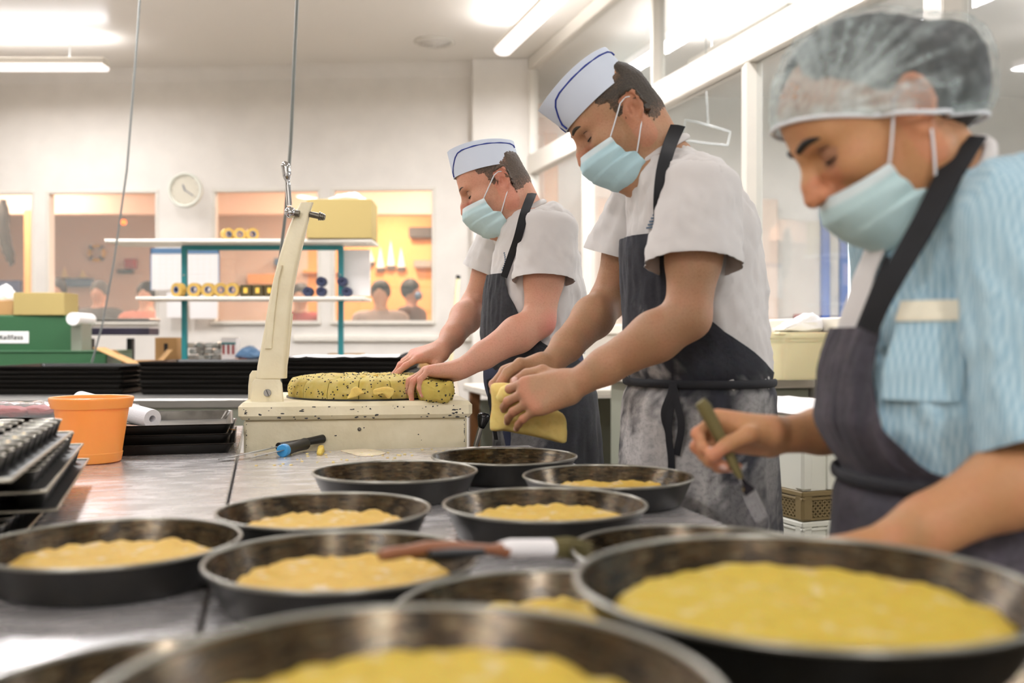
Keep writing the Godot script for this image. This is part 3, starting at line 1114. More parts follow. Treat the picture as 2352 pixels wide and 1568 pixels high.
	for k: Array in [[[806, 893], [822, 888], [831, 897], [836, 903], [820, 909], [806, 914], [797, 915], [803, 904]], [[858, 896], [872, 890], [888, 889], [903, 893], [903, 905], [892, 914], [878, 905], [862, 908]]]:
		mb = MB.new()
		mb.col = Color(0.70, 0.53, 0.16)
		var ol := []
		for q: Array in k:
			ol.append(db.transform.affine_inverse() * P(q[0], q[1], 2.438))
		pillow(mb, ol, 0.006, 0.003)
		part(db, "smear", mb, M["dough"])
	for k: Array in [[[818, 872], [832, 862], [850, 866], [866, 858], [868, 868], [848, 874], [830, 878]], [[918, 872], [926, 862], [936, 868], [948, 872], [952, 878], [934, 880]]]:
		mb = MB.new()
		mb.col = Color(0.72, 0.55, 0.17)
		var ol2 := []
		for q: Array in k:
			ol2.append(db.transform.affine_inverse() * P(q[0], q[1], 2.56))
		pillow(mb, ol2, 0.012, 0.004)
		part(db, "smear", mb, M["dough"])
	# --- the lump beside it, under the baker's hands
	var ck := thing("dough_lump", "lump of chocolate chip dough under the hands at the plate's edge", "dough", P(1005, 922, 2.50) * Vector3(1, 0, 1) + Vector3(0, top + 0.001, 0), yaw)
	mb = MB.new()
	mb.col = Color(0.51, 0.40, 0.10)
	var o3 := []
	for q: Array in [[965, 918], [985, 921], [1012, 926], [1030, 923], [1041, 906], [1042, 890], [1036, 874], [1010, 872], [985, 868], [962, 872], [955, 892]]:
		o3.append(ck.transform.affine_inverse() * P(q[0], q[1], 2.50))
	pillow(mb, o3, 0.055, 0.006, 7)
	part(ck, "lump", mb, M["dough"])
	chips = MB.new()
	for k in 150:
		var p4: Vector3 = mb.v[rng.randi_range(0, mb.v.size() - 1)]
		var s4 := rng.randf_range(0.0015, 0.0028)
		chips.ball(p4, Vector3(s4, s4 * 0.8, s4), 6, 4)
	part(ck, "chocolate_chips", chips, M["chocolate"]).set_meta("kind", "stuff")

class SDF extends RefCounted:
	# smooth union of tapered capsules (0), ellipsoids (1) and lofted stacks of ellipses (2); sub = carve
	var kind := PackedInt32Array()
	var a := PackedVector3Array()
	var ab := PackedVector3Array()
	var inv := PackedFloat32Array()
	var r1 := PackedFloat32Array()
	var dr := PackedFloat32Array()
	var ir := PackedVector3Array()
	var ir2 := PackedVector3Array()
	var bi := []
	var kk := PackedFloat32Array()
	var sub := PackedInt32Array()
	var rows := []
	func _push(k: int, p: Vector3, q: Vector3, ra: float, rb: float, rr: Vector3, b: Basis, sm: float, carve: bool, rw := []) -> void:
		kind.append(k)
		a.append(p)
		ab.append(q - p)
		var l := (q - p).length_squared()
		inv.append(1.0 / l if l > 0.0 else 0.0)
		r1.append(ra)
		dr.append(rb - ra)
		ir.append(Vector3.ONE / rr)
		ir2.append(Vector3.ONE / (rr * rr))
		bi.append(b.inverse())
		kk.append(sm)
		sub.append(1 if carve else 0)
		rows.append(rw)
	func cone(p: Vector3, q: Vector3, ra: float, rb: float, sm := 0.02, carve := false) -> void:
		_push(0, p, q, ra, rb, Vector3.ONE, Basis(), sm, carve)
	func ell(p: Vector3, rr: Vector3, b := Basis(), sm := 0.02, carve := false) -> void:
		_push(1, p, p, 0, 0, rr, b, sm, carve)
	func loft(rw: Array, sm := 0.03) -> void:
		# rw: [y, cx, cz, rx, rz] from the top down
		_push(2, Vector3.ZERO, Vector3.ZERO, 0, 0, Vector3.ONE, Basis(), sm, false, rw)
	func row(i: int, y: float) -> Array:
		var rw: Array = rows[i]
		var n := rw.size()
		if y >= rw[0][0]:
			return rw[0]
		if y <= rw[n - 1][0]:
			return rw[n - 1]
		for k in n - 1:
			if y >= rw[k + 1][0]:
				var t: float = (rw[k][0] - y) / (rw[k][0] - rw[k + 1][0])
				t = t * t * (3.0 - 2.0 * t) * 0.5 + t * 0.5
				var o := [y]
				for m in range(1, 5):
					o.append(lerpf(rw[k][m], rw[k + 1][m], t))
				return o
		return rw[0]
	func prim(i: int, p: Vector3) -> float:
		match kind[i]:
			0:
				var pa := p - a[i]
				var h := clampf(pa.dot(ab[i]) * inv[i], 0.0, 1.0)
				return (pa - ab[i] * h).length() - r1[i] - dr[i] * h
			1:
				var l: Vector3 = bi[i] * (p - a[i])
				var k0 := (l * ir[i]).length()
				var k1 := (l * ir2[i]).length()
				return k0 * (k0 - 1.0) / maxf(k1, 0.00001)
		var w := row(i, p.y)
		var dx: float = (p.x - w[1]) / w[3]
		var dz: float = (p.z - w[2]) / w[4]
		var q := sqrt(dx * dx + dz * dz)
		var d: float = (q - 1.0) * minf(w[3], w[4])
		var rw: Array = rows[i]
		return maxf(d, maxf(p.y - rw[0][0], rw[rw.size() - 1][0] - p.y))
	func f(p: Vector3, act: PackedInt32Array) -> float:
		var d := 10.0
		for i in act:
			var q := prim(i, p)
			var k := kk[i]
			if sub[i]:
				var h2 := maxf(k - absf(d + q), 0.0) / k
				d = maxf(d, -q) + h2 * h2 * k * 0.25
			else:
				var h := maxf(k - absf(d - q), 0.0) / k
				d = minf(d, q) - h * h * k * 0.25
		return d
	func all() -> PackedInt32Array:
		return PackedInt32Array(range(kind.size()))

var no_call: Callable

func surf(mb: MB, s: SDF, lo: Vector3, hi: Vector3, cell: float, skip := no_call, cut := no_call, colf := no_call, disp := no_call, off := no_call) -> void:
	# surface nets of the field inside a box
	var nx := int(ceil((hi.x - lo.x) / cell)) + 1
	var ny := int(ceil((hi.y - lo.y) / cell)) + 1
	var nzz := int(ceil((hi.z - lo.z) / cell)) + 1
	var val := PackedFloat32Array()
	val.resize(nx * ny * nzz)
	val.fill(999.0)
	var sxy := nx * ny
	var bs := 5
	var everything := s.all()
	var half := bs * cell * 0.5 * 1.7321
	var cells := PackedInt32Array()
	var has_off := off.is_valid()
	for bz in range(0, nzz - 1, bs):
		for by in range(0, ny - 1, bs):
			for bx in range(0, nx - 1, bs):
				var cen := lo + Vector3(bx + bs * 0.5, by + bs * 0.5, bz + bs * 0.5) * cell
				var dc := 10.0
				var near := PackedFloat32Array()
				for i in everything:
					var q := s.prim(i, cen)
					near.append(q)
					if not s.sub[i]:
						dc = minf(dc, q)
				if dc > half + 0.02:
					continue
				var act := PackedInt32Array()
				for i in everything:
					if near[i] < half * 1.25 + s.kk[i] + maxf(dc, 0.0):
						act.append(i)
				if s.f(cen, act) < -half - 0.02:
					continue
				for z in range(bz, mini(bz + bs + 1, nzz)):
					for y in range(by, mini(by + bs + 1, ny)):
						var id := z * sxy + y * nx + bx
						for x in range(bx, mini(bx + bs + 1, nx)):
							if val[id] > 900.0:
								var p := lo + Vector3(x, y, z) * cell
								val[id] = s.f(p, act) - (off.call(p) if has_off else 0.0)
							id += 1
				for z in range(bz, mini(bz + bs, nzz - 1)):
					for y in range(by, mini(by + bs, ny - 1)):
						for x in range(bx, mini(bx + bs, nx - 1)):
							cells.append(z * sxy + y * nx + x)
	var vid := PackedInt32Array()
	vid.resize(val.size())
	vid.fill(-1)
	var pts := PackedVector3Array()
	var co := PackedInt32Array([0, 1, nx, nx + 1, sxy, sxy + 1, sxy + nx, sxy + nx + 1])
	var edges := PackedInt32Array([0, 1, 2, 3, 4, 5, 6, 7, 0, 2, 1, 3, 4, 6, 5, 7, 0, 4, 1, 5, 2, 6, 3, 7])
	var has_skip := skip.is_valid()
	for c in cells:
		var m := 0
		for k in 8:
			if val[c + co[k]] < 0.0:
				m |= 1 << k
		if m == 0 or m == 255:
			continue
		var sum := Vector3.ZERO
		var cnt := 0
		for e in range(0, 24, 2):
			var i := edges[e]
			var j := edges[e + 1]
			if ((m >> i) & 1) != ((m >> j) & 1):
				var va := val[c + co[i]]
				var vb := val[c + co[j]]
				var t := va / (va - vb)
				var pa := Vector3(i & 1, (i >> 1) & 1, (i >> 2) & 1)
				var pb := Vector3(j & 1, (j >> 1) & 1, (j >> 2) & 1)
				sum += pa.lerp(pb, t)
				cnt += 1
		var x := c % nx
		var y := (c / nx) % ny
		var z := c / sxy
		var p := lo + (Vector3(x, y, z) + sum / cnt) * cell
		if has_skip and skip.call(p):
			continue
		vid[c] = pts.size()
		pts.append(p)
	var tr := PackedInt32Array()
	for c in cells:
		if vid[c] < 0:
			continue
		var s0 := val[c] < 0.0
		for ax in 3:
			var d1: int = [1, nx, sxy][ax]
			if c + d1 >= val.size() or (val[c + d1] < 0.0) == s0:
				continue
			var u: int = [nx, sxy, 1][ax]
			var w: int = [sxy, 1, nx][ax]
			if c - u - w < 0:
				continue
			var q0 := vid[c]
			var q1 := vid[c - u]
			var q2 := vid[c - u - w]
			var q3 := vid[c - w]
			if q1 < 0 or q2 < 0 or q3 < 0:
				continue
			if s0:
				tr.append_array([q0, q2, q1, q0, q3, q2])
			else:
				tr.append_array([q0, q1, q2, q0, q2, q3])
	# cut away what lies beyond the hems, pulling the edge onto the cut
	if cut.is_valid():
		var cv := PackedFloat32Array()
		for p in pts:
			cv.append(cut.call(p))
		var kept := PackedInt32Array()
		var moved := {}
		for t in range(0, tr.size(), 3):
			var cnt2 := 0
			for k in 3:
				if cv[tr[t + k]] > 0.0:
					cnt2 += 1
			if cnt2 == 3:
				continue
			for k in 3:
				kept.append(tr[t + k])
				if cv[tr[t + k]] > 0.0:
					moved[tr[t + k]] = true
		tr = kept
		for i: int in moved:
			var p2 := pts[i]
			for it in 2:
				var c0: float = cut.call(p2)
				var g := Vector3(cut.call(p2 + Vector3(0.001, 0, 0)) - c0, cut.call(p2 + Vector3(0, 0.001, 0)) - c0, cut.call(p2 + Vector3(0, 0, 0.001)) - c0) / 0.001
				var l2 := g.length_squared()
				if l2 > 0.01:
					p2 -= g * clampf(c0 / l2, -2.0 * cell, 2.0 * cell)
			pts[i] = p2
	var nn := PackedVector3Array()
	nn.resize(pts.size())
	for t in range(0, tr.size(), 3):
		var a := pts[tr[t]]
		var m2 := (pts[tr[t + 2]] - a).cross(pts[tr[t + 1]] - a)
		nn[tr[t]] += m2
		nn[tr[t + 1]] += m2
		nn[tr[t + 2]] += m2
	if disp.is_valid():
		for i in pts.size():
			var n1 := nn[i].normalized()
			pts[i] += n1 * (disp.call(pts[i], n1) as float)
			nn[i] = Vector3.ZERO
		for t in range(0, tr.size(), 3):
			var a3 := pts[tr[t]]
			var m3 := (pts[tr[t + 2]] - a3).cross(pts[tr[t + 1]] - a3)
			nn[tr[t]] += m3
			nn[tr[t + 1]] += m3
			nn[tr[t + 2]] += m3
	var base := mb.v.size()
	for i in pts.size():
		mb.v.append(pts[i])
		var n2 := nn[i].normalized()
		mb.n.append(n2 if n2.length_squared() > 0.1 else Vector3.UP)
		mb.c.append(colf.call(pts[i], n2) if colf.is_valid() else mb.col)
		mb.uv.append(Vector2.ZERO)
	for i in tr:
		mb.ix.append(base + i)

func add_hand(s: SDF, c: Dictionary, W: Vector3, D: Vector3, N: Vector3, curls: Array, thumb: Array, sc := 1.0, splay := 0.05) -> Array:
	# W wrist, D towards the knuckles, N out of the palm; c.tside +1 / -1 picks the thumb's side; returns marks (knuckles, nails)
	D = D.normalized()
	N = (N - D * N.dot(D)).normalized()
	var T := D.cross(N) * (c["side"] as float)
	var offs := [0.029, 0.0095, -0.0105, -0.029]
	var kn := [0.090, 0.093, 0.088, 0.079]
	var lens := [[0.043, 0.026, 0.021], [0.047, 0.030, 0.022], [0.043, 0.028, 0.022], [0.034, 0.021, 0.019]]
	var marks := {"knuckle": [], "nail": [], "tip": []}
	for i in 4:
		var base: Vector3 = W + (D * kn[i] + T * offs[i] - N * 0.004) * sc
		var root: Vector3 = W + (D * 0.012 + T * offs[i] * 0.55) * sc
		s.cone(root, base, 0.0165 * sc, 0.0118 * sc, 0.016)
		s.cone(root + N * 0.006 * sc, base + N * 0.006 * sc - D * 0.012 * sc, 0.013 * sc, 0.0095 * sc, 0.014)
		marks.knuckle.append(base - N * 0.010 * sc)
		var ang := 0.0
		var p := base
		var r: float = [0.0098, 0.0100, 0.0096, 0.0085][i] * sc
		var dirT: float = offs[i] * splay / 0.03
		for j in 3:
			ang += deg_to_rad(curls[i][j])
			var dir := (D * cos(ang) + N * sin(ang) + T * dirT * maxf(0.0, cos(ang))).normalized()
			var q: Vector3 = p + dir * (lens[i][j] * sc)
			s.cone(p, q, r * (1.0 if j == 0 else 0.97), r * 0.88, 0.005)
			if j == 1:
				marks.knuckle.append(p - (N * cos(ang) - D * sin(ang)) * r * 0.9)
			p = q
			r *= 0.89
			if j == 2:
				marks.nail.append(p - (N * cos(ang) - D * sin(ang)) * r * 0.95 - dir * 0.001)
				marks.tip.append(p)
	var tb2: Vector3 = W + (D * 0.018 + T * 0.020 + N * 0.010) * sc
	s.cone(tb2, tb2 + (D * 0.03 + T * 0.008 + N * 0.006) * sc, 0.017 * sc, 0.013 * sc, 0.016)
	var tp := tb2
	var tr2 := 0.0135 * sc
	for j in 3:
		var dv: Vector3 = thumb[j]
		var dir2 := (D * dv.x + T * dv.y + N * dv.z).normalized()
		var q2: Vector3 = tp + dir2 * ([0.046, 0.034, 0.028][j] * sc)
		s.cone(tp, q2, tr2, tr2 * 0.86, 0.010 if j == 0 else 0.005)
		tp = q2
		tr2 *= 0.88
		if j == 2:
			marks.nail.append(tp - dir2 * 0.002 - N * 0.008 * sc)
			marks.tip.append(tp)
	return [marks]

func head_frame(ear: Vector3, pitch: float, yaw: float, sc: float) -> Transform3D:
	# x forward, y up, z to the person's left (near) ear; origin midway between the ears
	var fw := Vector3(-cos(pitch), -sin(pitch), 0)
	var up := Vector3(-sin(pitch), cos(pitch), 0)
	var b := Basis(Vector3.UP, yaw) * Basis(fw, up, Vector3(0, 0, 1))
	return Transform3D(b.scaled(Vector3.ONE * sc) if sc != 1.0 else b, ear - b.z * 0.072 * sc)

func add_head(s: SDF, h: Transform3D, sc: float, female: bool) -> void:
	var b := h.basis.orthonormalized()
	var E := func(c: Vector3, r: Vector3, k: float, carve := false, tilt := Basis()) -> void:
		s.ell(h * c, r * sc, b * tilt, k, carve)
	var C := func(p: Vector3, q: Vector3, ra: float, rb: float, k: float) -> void:
		s.cone(h * p, h * q, ra * sc, rb * sc, k)
	E.call(Vector3(0.013, 0.050, 0), Vector3(0.088, 0.080, 0.075), 0.02)
	E.call(Vector3(0.056, 0.050, 0), Vector3(0.048, 0.055, 0.060), 0.025)
	E.call(Vector3(0.052, -0.020, 0), Vector3(0.050, 0.078, 0.056), 0.03)
	var jw := 0.046 if female else 0.052
	for z: float in [-1, 1]:
		C.call(Vector3(0.000, -0.048, jw * z), Vector3(0.066, -0.094, 0.016 * z), 0.020, 0.019, 0.03)
		C.call(Vector3(-0.004, 0.0, 0.056 * z), Vector3(0.0, -0.048, jw * z), 0.020, 0.020, 0.03)
		E.call(Vector3(0.064, -0.010, 0.043 * z), Vector3(0.030, 0.020, 0.022), 0.02)
		C.call(Vector3(0.098, 0.034, 0.010 * z), Vector3(0.082, 0.036, 0.046 * z), 0.0095 if female else 0.0115, 0.009, 0.014)
	E.call(Vector3(0.077, -0.092, 0), Vector3(0.024, 0.022, 0.026), 0.025)
	E.call(Vector3(0.093, -0.050, 0), Vector3(0.016, 0.018, 0.028), 0.02)
	# nose
	C.call(Vector3(0.101, 0.026, 0), Vector3(0.1175, -0.006, 0), 0.0075, 0.0095, 0.012)
	C.call(Vector3(0.1175, -0.006, 0), Vector3(0.1235, -0.022, 0), 0.0095, 0.0115, 0.008)
	for z: float in [-1, 1]:
		E.call(Vector3(0.111, -0.024, 0.012 * z), Vector3(0.011, 0.009, 0.009), 0.008)
	# sockets, then lids
	for z: float in [-1, 1]:
		E.call(Vector3(0.102, 0.012, 0.033 * z), Vector3(0.015, 0.011, 0.018), 0.012, true)
	for z: float in [-1, 1]:
		E.call(Vector3(0.0810, 0.0125, 0.033 * z), Vector3(0.0150, 0.0135, 0.0160), 0.004)
	# ears
	for z: float in [-1, 1]:
		var tilt := Basis(Vector3.UP, 0.45 * z) * Basis(Vector3(0, 0, 1), 0.20)
		var eb := func(x: float, y: float, o: float) -> Vector3:
			return Vector3(-0.010, 0.004, 0.0765 * z) + tilt * Vector3(x, y, o * z)
		E.call(eb.call(0.0, 0.004, 0.0), Vector3(0.016, 0.029, 0.0065), 0.010, false, tilt)
		E.call(eb.call(0.003, -0.024, 0.001), Vector3(0.0085, 0.010, 0.006), 0.008)
		var last: Vector3 = eb.call(0.014, 0.006, 0.001)
		for i in 9:
			var a := deg_to_rad(lerpf(25.0, 248.0, i / 8.0))
			var q: Vector3 = eb.call(cos(a) * 0.0165, 0.007 + sin(a) * 0.0285, 0.0055)
			if i > 0:
				C.call(last, q, 0.0040, 0.0040, 0.003)
			last = q
		E.call(eb.call(0.003, -0.001, 0.006), Vector3(0.009, 0.012, 0.0060), 0.004, true, tilt)
		E.call(eb.call(-0.002, 0.018, 0.0065), Vector3(0.0075, 0.0085, 0.0035), 0.004, true, tilt)
		E.call(eb.call(0.0135, -0.001, 0.0045), Vector3(0.0045, 0.006, 0.005), 0.004, false, tilt)

func rows_of(list: Array, d: float, grow := 0.0) -> Array:
	var o := []
	for k: Array in list:
		var p := P(k[1], k[0], d)
		var q := P(k[2], k[0], d)
		o.append([p.y, (p.x + q.x) / 2, -d + (k[4] if k.size() > 4 else 0.0), (q.x - p.x) / 2 + grow, k[3] + grow])
	return o

func loft_at(s: SDF, y: float, t: float, off: float) -> Vector3:
	# a point on the first loft of s at height y; t 0 = front (-x), positive towards the camera
	var w := s.row(0, y)
	return Vector3(w[1] - cos(t) * (w[3] + off), y, w[2] + sin(t) * (w[4] + off))

func ribbon(mb: MB, pts: Array, width: Variant, axis: Vector3, th := 0.0022) -> void:
	# a flat strap along pts that faces away from the axis point
	var g := PackedVector3Array()
	var cur := []
	for i in pts.size() - 1:
		for k in 4:
			cur.append((pts[i] as Vector3).cubic_interpolate(pts[i + 1], pts[maxi(i - 1, 0)], pts[mini(i + 2, pts.size() - 1)], k / 4.0))
	cur.append(pts[-1])
	for i in cur.size():
		var t: Vector3 = ((cur[mini(i + 1, cur.size() - 1)] as Vector3) - (cur[maxi(i - 1, 0)] as Vector3)).normalized()
		var out := (cur[i] as Vector3) - axis
		out = (out - t * out.dot(t)).normalized()
		var side := t.cross(out)
		var w: float = width if width is float else lerpf(width[0], width[1], i / (cur.size() - 1.0))
		g.append((cur[i] as Vector3) - side * w / 2)
		g.append((cur[i] as Vector3) + out * w * 0.06)
		g.append((cur[i] as Vector3) + side * w / 2)
	mb.sheet(g, cur.size(), 3, th)

func hat(root: Node3D, h: Transform3D, pf: Vector2, pft: Vector2, pbt: Vector2, pb: Vector2, wide: float) -> void:
	# folded paper cap: two side panels that meet in a front and a back edge; corners in head axes (forward, up)
	var at := func(s: float, v: float, z: float, o: float) -> Vector3:
		var lo := pf.lerp(pb, s)
		var hi := pft.lerp(pbt, s) + Vector2(0, 0.006 * sin(PI * s))
		var q := lo.lerp(hi, v)
		var w := (wide * pow(maxf(sin(PI * clampf(s, 0.0, 1.0)), 0.0), 0.55)) * (1.0 - 0.12 * v) + 0.0015
		return h * Vector3(q.x, q.y, z * (w + o))
	var cap := Node3D.new()
	var mb := MB.new()
	for z: float in [-1, 1]:
		var pts := PackedVector3Array()
		for i in 25:
			for j in 7:
				pts.append(at.call(i / 24.0, j / 6.0, z, 0.0))
		mb.grid(pts, 25, 7, false, z < 0)
		var inn := PackedVector3Array()
		for i in 25:
			for j in 7:
				inn.append(at.call(i / 24.0, j / 6.0, z, -0.0012))
		mb.grid(inn, 25, 7, false, z > 0)
	var p := part(root, "paper_cap", mb, M["hat paper"], "white folded paper cap with a thin blue line")
	mb = MB.new()
	var cr := PackedVector3Array()
	for i in 25:
		for j in 9:
			var u := j / 8.0 * 2.0 - 1.0
			var q: Vector3 = (at.call(i / 24.0, 0.86, 1.0, -0.003) as Vector3).lerp(at.call(i / 24.0, 0.86, -1.0, -0.003), (u + 1.0) / 2.0)
			q += h.basis.orthonormalized().y * (0.020 * (1.0 - u * u) * sin(PI * i / 24.0) + 0.004 * nz.get_noise_3dv(q * 45.0))
			cr.append(q)
	mb.grid(cr, 25, 9, false, true)
	part(p, "crown_tissue", mb, M["hat paper"])
	for z: float in [-1, 1]:
		mb = MB.new()
		var path := []
		for k: Array in [[0.012, 0.02], [0.015, 0.20], [0.05, 0.42], [0.10, 0.64], [0.15, 0.755], [0.22, 0.80], [0.40, 0.815], [0.60, 0.825], [0.80, 0.83], [0.93, 0.82], [0.975, 0.77], [0.985, 0.68]]:
			path.append(at.call(k[0], k[1], z, 0.0009))
		mb.tube(path, 0.0019, 6)
		part(p, "blue_line", mb, M["hat line"])

func face_mask(root: Node3D, hh: Transform3D, tone: Color, sc := 1.0, gap := 0.0, drop := Vector3.ZERO) -> void:
	var h := hh.translated_local(drop)
	var mid := [Vector3(0.1255, -0.012, 0), Vector3(0.1355, -0.034, 0), Vector3(0.131, -0.060, 0), Vector3(0.118, -0.085, 0), Vector3(0.097, -0.112, 0), Vector3(0.066, -0.131, 0)]
	var sid := [Vector3(0.060, -0.016, 0.0665), Vector3(0.058, -0.036, 0.0690), Vector3(0.052, -0.058, 0.0675), Vector3(0.034, -0.070, 0.0690), Vector3(0.030, -0.096, 0.0640), Vector3(0.046, -0.122, 0.0560)]
	var nr := 31
	var nc := 41
	var pts := PackedVector3Array()
	var cs := PackedColorArray()
	for i in nr:
		var v := i / (nr - 1.0) * 5.0
		var k := mini(int(v), 4)
		var f := v - k
		var m: Vector3 = (mid[k] as Vector3).cubic_interpolate(mid[k + 1], mid[maxi(k - 1, 0)], mid[mini(k + 2, 5)], f)
		var s: Vector3 = (sid[k] as Vector3).lerp(sid[k + 1], f)
		for j in nc:
			var u := j / (nc - 1.0) * 2.0 - 1.0
			var a := absf(u) * PI / 2
			var p := Vector3(lerpf(s.x, m.x, pow(cos(a), 0.85)), lerpf(m.y, s.y, pow(sin(a), 1.5)), s.z * pow(sin(a), 0.9) * signf(u))
			# pleats: three folds that fan out from the side edges
			var ph := fposmod(i / (nr - 1.0) * 4.0 + 0.15, 1.0)
			var deep := 0.0026 * (1.0 - ph) * smoothstep(0.08, 0.2, i / (nr - 1.0)) * smoothstep(1.0, 0.9, i / (nr - 1.0))
			p += Vector3(cos(a), 0, sin(a) * signf(u)) * (deep + gap + 0.0012 * nz.get_noise_3dv(p * 60.0))
			if absf(u) > 0.72:
				p += Vector3(0, 0, signf(u)) * 0.0022 * sin(i * 0.9) * (absf(u) - 0.72) / 0.28
			pts.append(h * p)
			var c := tone
			if i < 4:
				c = tone.lerp(Color(0.72, 0.76, 0.76), 0.65)
			cs.append(c)
	var mb := MB.new()
	mb.sheet(pts, nr, nc, 0.0016, cs)
	var mk := part(root, "face_mask", mb, M["mask cloth"], "pale blue pleated face mask")
	for z: float in [-1, 1]:
		for k in 2:
			mb = MB.new()
			var p0: Vector3 = Vector3(0.060, -0.016, 0.068 * z) if k == 0 else Vector3(0.034, -0.071, 0.0695 * z)
			var p1: Vector3 = (Vector3(0.010, 0.026, 0.079 * z) if k == 0 else Vector3(-0.006, -0.026, 0.0795 * z)) - drop
			var pm := (p0 + p1) / 2 + Vector3(0, 0, 0.005 * z)
			var path := []
			for i in 9:
				var t := i / 8.0
				path.append(h * (p0.lerp(pm, t).lerp(pm.lerp(p1, t), t)))
			if k == 0:
				path.append(hh * Vector3(-0.004, 0.030, 0.081 * z))
				path.append(hh * Vector3(-0.020, 0.024, 0.080 * z))
			mb.tube(path, 0.0016 * sc, 6)
			part(mk, "ear_loop", mb, M["elastic"])

func brows_and_eyes(root: Node3D, h: Transform3D, dark: Color, thick: float) -> void:
	for z: float in [-1, 1]:
		var mb := MB.new()
		mb.col = dark
		var path := []
		var rad := []
		for i in 9:
			var t := i / 8.0
			path.append(h * Vector3(lerpf(0.1100, 0.0865, t * t * 0.7 + t * 0.3), 0.0345 + 0.007 * sin(PI * minf(t * 0.9, 1.0)) - 0.005 * t, lerpf(0.012, 0.054, t) * z))
			rad.append(thick * (0.75 + 0.5 * sin(PI * t)) * (1.0 - 0.5 * t))
		mb.tube(path, rad, 8, true, 0.7)
		part(root, "eyebrow", mb, M["hair"])
		mb = MB.new()
		path = []
		rad = []
		var e := Vector3(0.0810, 0.0125, 0.033 * z)
		for i in 11:
			var a := lerpf(-1.0, 1.15, i / 10.0)
			path.append(h * (e + Vector3(cos(a) * 0.0155, -0.0050 - 0.0025 * cos(a * 1.3), sin(a) * 0.0165 * z)))
			rad.append(0.0011 + 0.0004 * sin(PI * i / 10.0))
		mb.tube(path, rad, 6)
		part(root, "eyelash", mb, M["lash"])
		mb = MB.new()
		path = []
		for i in 9:
			var a2 := lerpf(-0.9, 1.1, i / 8.0)
			path.append(h * (e + Vector3(cos(a2) * 0.0142, 0.0085 + 0.0018 * cos(a2 * 1.4), sin(a2) * 0.0165 * z)))
		mb.tube(path, 0.0006, 5)  # dark line standing in for the shade in the lid fold
		part(root, "lid_crease_shade", mb, M["lash"])

